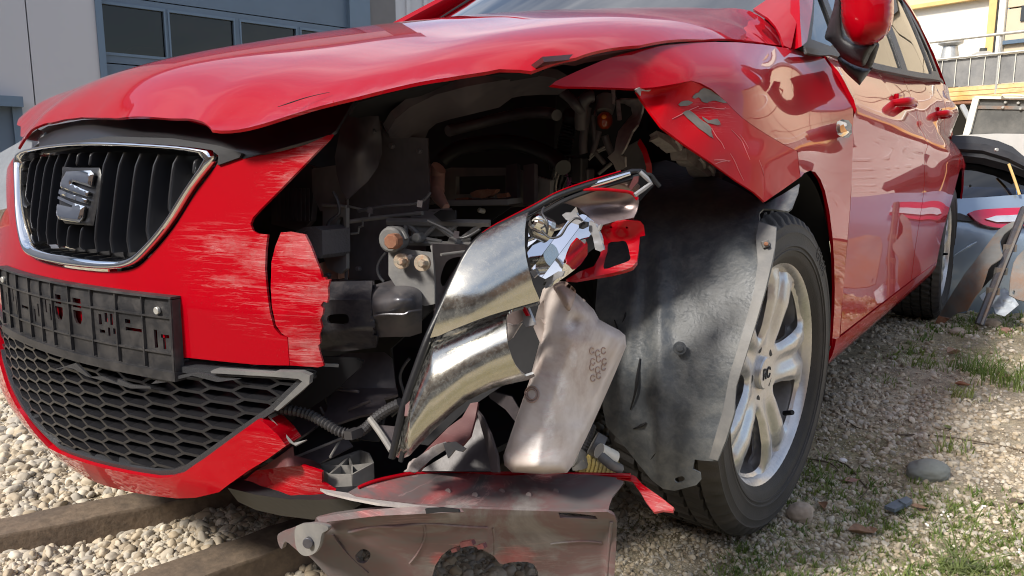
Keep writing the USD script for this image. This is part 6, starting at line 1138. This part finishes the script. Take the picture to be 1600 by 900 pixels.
# detached tailgate
tg = thing('detached_tailgate', 'detached silver-blue tailgate with dark window and red tail light set on the ground', 'tailgate')
tgd = lambda px: 3.62 - .0006 * (px - 1490)
def tgs(outline, th, off=0.0, step=8, fn=None, cv=0): 
    o = curve(outline, cv) if cv else outline
    return skin(o, tps([(1480, 200, 'd', 3.75), (1480, 500, 'd', 3.62), (1760, 200, 'd', 3.6), (1760, 500, 'd', 3.45), (1480, 330, 'd', 3.58), (1760, 330, 'd', 3.42)]), th, (), step, 0, 30, lambda x, y, P: -ray(x, y) * off)
add('spoiler', tgs([(1488, 211), (1527, 213), (1560, 220), (1582, 229), (1602, 246), (1640, 262), (1680, 275), (1680, 290), (1640, 280), (1600, 266), (1576, 257), (1538, 247), (1495, 242), (1486, 241)], .05, .06), 'trim_black', tg, 40)
add('spoiler_step', tgs([(1488, 222), (1540, 225), (1580, 238), (1610, 256), (1605, 262), (1575, 247), (1535, 235), (1488, 232)], .02, .085), 'black_plastic', tg, 40)
add('spoiler_screw', disc(at(1557, 234, d=3.46), -FW, .008, .006, 10), 'galvanised', tg)
add('rear_window', tgs([(1486, 241), (1538, 246), (1577, 256), (1586, 280), (1592, 304), (1540, 308), (1486, 312)], .008, .0), 'tinted_glass', tg, 60)
add('window_back', tgs([(1486, 241), (1538, 246), (1577, 256), (1592, 304), (1486, 312)], .006, -.05), 'cabin_dark', tg)
add('window_edge', tube([at(1576, 256, d=3.53), at(1585, 280, d=3.52), at(1593, 304, d=3.51)], .006, 8), 'ochre_timber', tg)
add('side_glass', tgs([(1579, 256), (1620, 272), (1660, 290), (1650, 303), (1597, 303)], .008), 'tinted_glass', tg, 60)
add('tailgate_skin', tgs([(1484, 311), (1540, 308), (1593, 304), (1660, 302), (1720, 310), (1730, 400), (1700, 490), (1600, 492), (1480, 490)], .03, .01, 14), 'silver_blue', tg, 50)
add('tail_light', tgs([(1513, 333), (1523, 329), (1535, 327), (1570, 325), (1600, 324), (1640, 325), (1640, 350), (1600, 353), (1561, 356), (1548, 354), (1536, 351), (1524, 344)], .02, .045, 6), 'tail_red', tg, 50)
add('clear_lamp', tgs([(1540, 342), (1556, 337), (1600, 335), (1640, 336), (1640, 345), (1590, 346), (1558, 347)], .01, .055, 6), 'tail_clear', tg, 50)
add('lock_trim', tgs([(1484, 333), (1500, 333), (1513, 338), (1522, 346), (1500, 344), (1484, 343)], .02, .03, 5), 'trim_black', tg, 40)
add('crease_strip', tube([at(1490, 400, d=3.52), at(1512, 386, d=3.50), at(1526, 378, d=3.49)], [.003, .006, .002], 8), 'silver_blue', tg, 60)
# scrap in front of it
sc = thing('rusty_body_panel', 'bent rust-spotted steel panel leaning beside the rear wheel', 'scrap panel')
so = [(1467, 493), (1486, 461), (1507, 428), (1523, 408), (1538, 388), (1550, 372), (1560, 359), (1572, 351), (1584, 345.5), (1586, 350), (1582, 355), (1569, 365.5), (1562, 377), (1563, 388), (1567, 399), (1563, 405), (1555.5, 410), (1549, 414), (1544, 420), (1541, 430), (1538, 439), (1533, 452), (1524, 463), (1515.5, 477), (1511, 485.5), (1503, 487), (1495.5, 489), (1489, 493), (1484, 497)]
sp_ = [(1467, 493, 'd', 3.30), (1584, 346, 'd', 3.25), (1538, 388, 'd', 3.22), (1538, 440, 'd', 3.12), (1490, 492, 'd', 3.22), (1507, 440, 'd', 3.20)]
add('sheet', skin(so, tps(sp_), .004, (), 5, .006, 14), 'scrap_steel', sc, 50)
add('inner_flange', skin([(1583, 350), (1592, 346), (1580, 390), (1566, 420), (1545, 440), (1532, 454), (1538, 436), (1545, 418), (1560, 408), (1568, 399), (1563, 378), (1570, 364)], plane('Y', float(at(1560, 400, d=3.33)[1])), .006, step=5), 'void_black', sc)
add('foot', skin([(1466, 494), (1484, 498), (1472, 508), (1457, 515), (1460, 506)], plane('Y', float(at(1470, 500, d=3.28)[1])), .02, step=4), 'rust', sc)
st = thing('steel_strut', 'dirty dark steel strut leaning right of the rusty panel', 'strut'); a_, b_ = at(1602, 325, d=3.2), at(1530, 507, d=3.12)
add('strut', bar(a_, b_, .030, .02, up=(0.3, -1, 0)), 'bay_metal', st); add('rib', bar(a_ + FW * -.014, b_ + FW * -.014, .008, .01, up=(0.3, -1, 0)), 'scrap_steel', st)
for t in (.35, .55, .72): q = a_ + (b_ - a_) * t; add('bracket', bar(q + R * -.02, q + R * .025, .02, .03), 'scrap_steel', st)
pl_ = thing('rusted_plate', 'rusted curved steel plate at the right edge by the strut', 'scrap plate')
add('sheet', skin([(1602, 388), (1590, 400), (1584, 410), (1579, 432), (1577, 461), (1590, 468), (1640, 480), (1670, 440), (1660, 400), (1630, 385)], tps([(1584, 410, 'd', 3.1), (1670, 440, 'd', 3.0), (1640, 480, 'd', 3.0), (1602, 388, 'd', 3.12)]), .006, [curve([(1583, 454), (1586, 455), (1585, 460), (1582, 459)], 2)], 6, .006, 12), 'scrap_steel', pl_, 50)
fm = thing('plastic_sheeting', 'crumpled clear blue plastic sheeting among the scrap', 'plastic sheet')
add('film', skin([(1530, 462), (1545, 452), (1556, 455), (1570, 450), (1582, 462), (1592, 476), (1580, 486), (1570, 494), (1556, 490), (1552, 480), (1540, 476)], tps([(1530, 462, 'd', 3.28), (1592, 476, 'd', 3.18), (1560, 492, 'd', 3.16)]), .002, (), 3, .03, 22), 'clear_film', fm, 20)
# surroundings behind the photographer, met only in reflections
bh = thing('brown_building', 'long low brown building across the yard behind the viewer', 'building')
add('wall', box(np.array([-26, -15, 0]), np.array([26, -14, 7.6]), .02), 'leaf_brown', bh)
for k in range(14): add('window', box(np.array([-24 + k * 3.6, -14.0, 1.3]), np.array([-22.4 + k * 3.6, -13.95, 2.9])), 'tinted_glass', bh)
add('roof', trimesh.convex.convex_hull(np.array([(-27, -13.6, 7.62), (27, -13.6, 7.62), (-27, -22, 7.62), (27, -22, 7.62), (-27, -18.5, 9.4), (27, -18.5, 9.4)])), 'barrel_dark', bh, False)
bh = thing('yard_wall_building', 'plain dark building along the far side of the yard', 'building')
add('wall', box(np.array([17, -14, 0]), np.array([18, 4, 6.0]), .02), 'leaf_brown', bh); add('roof', box(np.array([16.6, -14.4, 6.02]), np.array([24, 4.4, 6.3])), 'barrel_dark', bh)
# ================================================================ GROUND
def axis_(lo, hi, st, far, n=16):
    c = np.arange(lo, hi + st / 2, st); k = np.cumsum(st * 1.55 ** np.arange(1, n + 1)); k = k[k < far]; return np.concatenate([lo - k[::-1], c, hi + k])
gx, gy = axis_(-1.6, 2.4, .022, 400), axis_(-1.0, 4.2, .028, 400); GX, GY = np.meshgrid(gx, gy)
def ground_z(x, y):
    p = np.stack([x, y, np.zeros_like(x)], -1); w = np.clip(1.3 - np.maximum(np.abs(x) - 2.4, np.abs(y - 1.5) - 3) * .4, 0, 1)
    z = ((meshkit.fbm(p * 1.7, 3, 1) - .5) * .05 + (meshkit.fbm(p * 9, 3, 2) - .5) * .022 + (meshkit.fbm(p * 34, 2, 3) - .5) * .010) * w
    for wx, wy in ((.70, 0), (.70, 2.469), (-.70, 0), (-.70, 2.469)): z = z * (1 - .92 * np.exp(-(((x - wx) / .16) ** 2 + ((y - wy) / .2) ** 2)))
    return z - .004
GZ = ground_z(GX, GY); nx = len(gx); ny = len(gy)
ii = (np.arange(ny - 1)[:, None] * nx + np.arange(nx - 1)).ravel(); Fg = np.vstack([np.stack([ii, ii + 1, ii + nx + 1], 1), np.stack([ii, ii + nx + 1, ii + nx], 1)])
add('ground', trimesh.Trimesh(np.stack([GX, GY, GZ], -1).reshape(-1, 3), Fg, process=False), 'ground', smooth=True, kind='structure', label='dirt and gravel yard with moss')
add('road', box(np.array([-60, -13.4, -.05]), np.array([60, -1.75, .012])), 'asphalt', kind='structure', label='dark asphalt road behind the viewer')
# gravel: pebbles too many to count
def scatter(name, protos, pos, scale, quat, label, mat, cat):
    p = path_for('/World', name); pi = UsdGeom.PointInstancer.Define(stage, p); paths = []
    for k, mm in enumerate(protos):
        q = f'{p}/{name}_form_{k}' if k else f'{p}/{name}_form'; usdkit.mesh(stage, q, mm, LOOK[mat], 50 if mat == 'pebble' else True); paths.append(Sdf.Path(q))
    pi.CreatePrototypesRel().SetTargets(paths); N = len(pos)
    pi.CreateProtoIndicesAttr(Vt.IntArray.FromNumpy(rng.integers(0, len(protos), N).astype(np.int32))); pi.CreatePositionsAttr(Vt.Vec3fArray.FromNumpy(pos.astype(np.float32)))
    pi.CreateScalesAttr(Vt.Vec3fArray.FromNumpy(scale.astype(np.float32))); pi.CreateOrientationsAttr(Vt.QuathArray([Gf.Quath(float(a[0]), float(a[1]), float(a[2]), float(a[3])) for a in quat]))
    tag(pi.GetPrim(), label, cat, None, 'stuff')
protos = []
for k in range(6):
    mm = trimesh.creation.icosphere(subdivisions=2, radius=1.0); v = mm.vertices; v = v * (1 + (meshkit.fbm(v * 1.3 + k * 7, 3, k) - .5)[:, None] * (.9 if k % 2 else .5)); v[:, 2] *= .62; v[:, 1] *= .8; mm.vertices = v; protos.append(mm)
def in_view(x, y, mx=60):
    s = see(np.stack([x, y, np.zeros_like(x)], -1)); dep = (np.stack([x, y, np.zeros_like(x)], -1) - C) @ FW
    return (dep > .3) & (s[:, 0] > -mx) & (s[:, 0] < 1600 + mx) & (s[:, 1] < 960) & (s[:, 1] > 380)
def sample(n, far=1.0):
    px = rng.uniform(-520, 1980, n); py = 440 + (960 - 440) * rng.uniform(0, 1, n) ** far
    r = ray(px, py); t = -C[2] / r[:, 2]; P = C + r * t[:, None]; return P[:, 0], P[:, 1], t
x, y, t = sample(205000, 1.15)
left_part = x < .55; ln = meshkit.fbm(np.stack([x, y, 0 * x], -1) * 2.2, 3, 21)
keep = left_part | (rng.uniform(size=len(x)) < np.clip((ln - .40) * 3.2, .22, .9)); x, y, t, left_part = x[keep], y[keep], t[keep], left_part[keep]
sz = np.where(left_part, rng.lognormal(math.log(.0037), .55, len(x)), rng.lognormal(math.log(.0021), .60, len(x))); sz = np.minimum(np.clip(sz, .0012, .013), np.where(left_part, .013, .0062)) * np.clip(t / 1.3, .8, 2.0)
q = rng.normal(size=(len(x), 4)); q[:, 1:3] *= .35; q /= np.linalg.norm(q, axis=1, keepdims=True)
scatter('gravel', protos, np.stack([x, y, ground_z(x, y) + sz * rng.uniform(.0, .4, len(x))], -1), sz[:, None] * rng.uniform(.75, 1.25, (len(x), 3)), q, 'pale rounded gravel strewn over the whole yard', 'pebble', 'gravel')
# timber beams lying under the nose
def beam_thing(a, b, w, h, label):
    a, b = np.array(a, float), np.array(b, float); d = (b - a) / np.linalg.norm(b - a); n = np.array([-d[1], d[0], 0]); V = []
    N = 40; rowsb = []
    prof = [(-.5, 0), (-.5, .9), (-.46, .985), (-.2, 1.0), (.2, 1.0), (.46, .985), (.5, .9), (.5, 0)]
    for k in range(N):
        c = a + (b - a) * k / (N - 1); rowsb.append([c + n * (u * w + (meshkit.noise(np.array([k * .9, u * 5, 3.0])) - .5) * .004) + UP * (v * h + (meshkit.noise(np.array([k * .7, u * 7, 9.0])) - .5) * .004) for u, v in prof])
    P, T = gridmesh(rowsb); m1 = trimesh.Trimesh(P, T, process=False); k = len(prof)
    T = np.vstack([T, [[0, i, i + 1] for i in range(1, k - 1)], [[(N - 1) * k, (N - 1) * k + i + 1, (N - 1) * k + i] for i in range(1, k - 1)]]); mm = trimesh.Trimesh(P, T, process=False); trimesh.repair.fix_normals(mm)
    t_ = thing('timber_beam', label, 'beam'); add('timber', mm, 'wood_old', t_, 40); return t_
p0, p1 = at(-60, 833, Z=.05), at(255, 771, Z=.05); d_ = (p1 - p0); nrm = np.array([d_[1], -d_[0], 0]) / np.linalg.norm(d_)
beam_thing(np.array([*(p0 - d_ * .5)[:2], -.01]) + nrm * .005, np.array([*(p1 + d_ * 2.6)[:2], -.01]) + nrm * .005, .085, .06, 'weathered timber beam on gravel under the bumper, the farther of two')
p0, p1 = at(235, 893, Z=.05), at(435, 822, Z=.05); d_ = (p1 - p0); nrm = np.array([d_[1], -d_[0], 0]) / np.linalg.norm(d_)
beam_thing(np.array([*(p0 - d_ * 1.2)[:2], -.01]) + nrm * .03, np.array([*(p1 + d_ * 3)[:2], -.01]) + nrm * .03, .09, .06, 'weathered timber beam nearer the torn bumper corner, running under the car')
# single stones, leaves, slates
def stone(name, px, py, r, sq, mat, label, seed, cat='stone'):
    c = at(px, py, Z=.0); mm = trimesh.creation.icosphere(subdivisions=4, radius=1.0); v = mm.vertices; v = v * (1 + (meshkit.fbm(v * 1.1 + seed, 3, seed) - .5)[:, None] * .35); v = v * np.array(sq) * r
    a = YAW; v = v @ np.array([[math.cos(a), math.sin(a), 0], [-math.sin(a), math.cos(a), 0], [0, 0, 1]]); mm.vertices = v; mm.apply_translation((c[0], c[1], float(ground_z(c[:1], c[1:2])[0]) + r * sq[2] * .62)); add(name, mm, mat, '/World', True, label=label, cat=cat)
stone('river_stone', 1450, 741, .047, (1.0, .75, .52), 'stone_grey', 'smooth oval grey-green stone lying alone right of the front wheel', 3)
stone('pale_stone', 1250, 806, .026, (1.0, .8, .85), 'stone_pale', 'pale tan stone against the front tyre', 5)
stone('white_stone', 1317, 716, .010, (1, .8, .6), 'tank_white', 'small white stone between front wheel and grey-green stone', 6)
for k, (px, py, r, lab) in enumerate(((1497, 522, .028, 'rough grey stone below the rusty panel'), (1548, 512, .032, 'pale rounded stone below the steel strut'), (1583, 470, .030, 'brown stone on the plastic sheeting'), (1572, 520, .022, 'reddish flat stone right of the pale rounded stone'))):
    stone('rubble_stone', px, py, r, (1.2, .9, .6), ('stone_pale', 'stone_pale', 'copper_dirt', 'copper_dirt')[k], lab, 10 + k)
def leaf(px, py, L, ang, mat, label, curl=.3, name='dead_leaf', cat='leaf'):
    c = at(px, py, Z=.004); u = np.linspace(-1, 1, 9); P = []; wv = np.array([0, .35, .62, .75, .7, .6, .42, .2, 0.0])
    for i, a in enumerate(u):
        for s in (-1, -.5, 0, .5, 1): P.append((a * L / 2, s * wv[i] * L * .42, abs(s) * wv[i] * L * curl + .10 * L * a * a + .004))
    P = np.array(P); ca, sa = math.cos(ang), math.sin(ang); P = np.column_stack([P[:, 0] * ca - P[:, 1] * sa, P[:, 0] * sa + P[:, 1] * ca, P[:, 2]]); T = []
    for i in range(8):
        for j in range(4): q = i * 5 + j; T += [[q, q + 1, q + 6], [q, q + 6, q + 5]]
    c[2] = float(ground_z(c[:1], c[1:2])[0]) + .003; mm = solid(P + c, np.array(T), .0008, toward=P + c + UP); add(name, mm, mat, '/World', 40, label=label, cat=cat)
for a in ((1345, 828, .045, .4, 'leaf_brown', 'curled brown leaf right of the pale tan stone', .35), (1362, 824, .03, 1.9, 'leaf_brown', 'small brown leaf beside the curled leaf near the tyre', .3), (1436, 789, .03, .2, 'leaf_brown', 'brown leaf touching the slate fragments', .2), (1490, 553, .06, .9, 'leaf_brown', 'large dry leaf in front of the big grass tuft', .5), (1504, 604, .045, .2, 'rust', 'orange leaf on gravel below the big grass tuft', .3), (1570, 585, .06, 1.2, 'copper_dirt', 'pinkish dry leaf at the foot of the grass on the right', .3), (1590, 785, .035, .5, 'twig', 'dark leaf at the right edge below the gravel patch', .2), (1284, 788, .03, 2.2, 'leaf_brown', 'dark crumpled leaf just right of the pale tan stone', .5), (1330, 742, .04, .7, 'copper_dirt', 'thin greyish leaf between the wheel and the oval stone', .15), (1480, 664, .03, 2.0, 'weed', 'small green leaf above the oval stone', .2)): leaf(*a)
for k, (pts, lab) in enumerate((([(1382, 790), (1404, 779), (1418, 786), (1398, 796)], 'larger blue-grey slate fragment left of the brown leaf'), ([(1404, 781), (1416, 775), (1426, 781), (1416, 788)], 'smaller blue-grey slate fragment overlapping the larger one'))):
    P = np.array([at(*p, Z=.008 + .004 * k) for p in pts]); add('slate_fragment', trimesh.convex.convex_hull(np.vstack([P, P - (0, 0, .007)])), 'slate', '/World', False, label=lab, cat='slate')
for k, (pts, lab) in enumerate((([(1290, 712), (1320, 722), (1348, 740), (1356, 752), (1345, 764)], 'bent dark twig left of the oval stone'), ([(1395, 676), (1470, 678), (1560, 690), (1600, 705)], 'long thin twig across the gravel above the oval stone'), ([(1308, 643), (1330, 655), (1345, 668)], 'short twig right of the front tyre'), ([(1255, 712), (1290, 718), (1310, 730)], 'twig near the lower edge of the front tyre'))):
    P = [at(*p, Z=.006) for p in pts]; P = [np.array([p[0], p[1], float(ground_z(p[:1], p[1:2])[0]) + .005]) for p in P]; add('twig', tube(P, [.0018, .002, .0012], 6), 'twig', '/World', 60, label=lab, cat='twig')
# grass
def blade(h, lean, w, seed):
    r = np.random.default_rng(seed); t = np.linspace(0, 1, 5); a = r.uniform(0, 6.28); d = np.array([math.cos(a), math.sin(a)]); n = np.array([-d[1], d[0]])
    P = []
    for k in t: c = d * lean * k ** 2 * h; ww = w * (1 - k ** 1.5) + .0001; P += [(c[0] - n[0] * ww, c[1] - n[1] * ww, h * k * (1 - .3 * lean * k)), (c[0] + n[0] * ww, c[1] + n[1] * ww, h * k * (1 - .3 * lean * k))]
    T = []
    for k in range(4): q = 2 * k; T += [[q, q + 1, q + 3], [q, q + 3, q + 2]]
    return np.array(P), np.array(T)
def tuft(seed, n, h, spread, lean=.7):
    r = np.random.default_rng(seed); ms = []
    for k in range(n):
        P, T = blade(h * r.uniform(.4, 1.1), lean * r.uniform(.4, 1.5), .0016 * r.uniform(.7, 1.3), seed * 1000 + k); o = r.normal(0, spread, 2); P = P + (o[0], o[1], 0); ms.append(trimesh.Trimesh(P, T, process=False))
    return cat_(ms)
def tuft_thing(px, py, seed, n, h, sp, label, mat='grass'):
    c = at(px, py, Z=0.0); z = float(ground_z(c[:1], c[1:2])[0]); t_ = thing('grass_tuft', label, 'grass tuft', loc=(c[0], c[1], z)); add('blades', tuft(seed, n, h, sp), mat, t_, True)
tuft_thing(1540, 585, 1, 190, .11, .05, 'largest bright green grass tuft at right below the scrap'); tuft_thing(1582, 600, 2, 120, .09, .045, 'bright grass tuft at the right edge beside the largest tuft')
tuft_thing(1500, 622, 3, 70, .05, .03, 'low green tuft below the orange leaf'); tuft_thing(1432, 575, 4, 60, .05, .04, 'small tuft between sill and largest grass tuft'); tuft_thing(1492, 700, 5, 45, .045, .025, 'sparse tuft just above the oval stone')
tuft_thing(1510, 522, 6, 40, .07, .02, 'thin upright tuft at the foot of the rusty panel'); tuft_thing(1395, 600, 7, 40, .03, .04, 'short mossy tuft under the rear door')
x, y, t = sample(14000, 1.0); ln = meshkit.fbm(np.stack([x, y, 0 * x], -1) * 1.6, 3, 33); ok = (x > .75) & (rng.uniform(size=len(x)) < np.clip((ln - .45) * 5, 0, 1)); x, y, t = x[ok], y[ok], t[ok]
q = np.column_stack([np.cos(a := rng.uniform(0, 3.14, len(x))), 0 * x, 0 * x, np.sin(a)]); s = rng.uniform(.5, 1.4, len(x)) * np.clip(t / 1.6, .7, 1.6)
scatter('ground_cover', [tuft(50 + k, 9, .018, .007) for k in range(5)], np.stack([x, y, ground_z(x, y) - .001], -1), np.repeat(s[:, None], 3, 1), q, 'sparse short grass and moss growing in the gravel', 'grass', 'ground cover')
# flowering weed in the lower right corner
c = at(1500, 880, Z=0.0); wd = thing('flowering_weed', 'straggly weed with tiny white flowers in the lower right corner', 'weed', loc=(c[0], c[1], float(ground_z(c[:1], c[1:2])[0])))
rw = np.random.default_rng(5)
tips = [(0.025, .03, .115), (-.03, .01, .095), (.06, -.01, .10), (-.055, .03, .06), (.085, .03, .05)]
for a, b_, h in tips:
    add('stem', tube([(0, 0, 0), (a * .4, b_ * .4, h * .6), (a, b_, h)], [.0014, .0012, .0008], 6), 'weed', wd, 60)
    for k in range(5): u = .25 + .15 * k; an = k * 2.4; P, T = blade(.018, 1.4, .0028, k + 7); P = P @ np.array([[math.cos(an), math.sin(an), 0], [-math.sin(an), math.cos(an), 0], [0, 0, .6]]); add('leaf', trimesh.Trimesh(P + (a * u, b_ * u, h * u), T, process=False), 'weed', wd, True)
    for k in range(3): add('flower', trimesh.creation.icosphere(subdivisions=1, radius=.0022).apply_translation((a + rw.normal(0, .003), b_ + rw.normal(0, .003), h + rw.normal(0, .003))), 'tank_white', wd, True)
add('leaf_rosette', tuft(91, 120, .03, .022, 1.3), 'weed', wd, True)
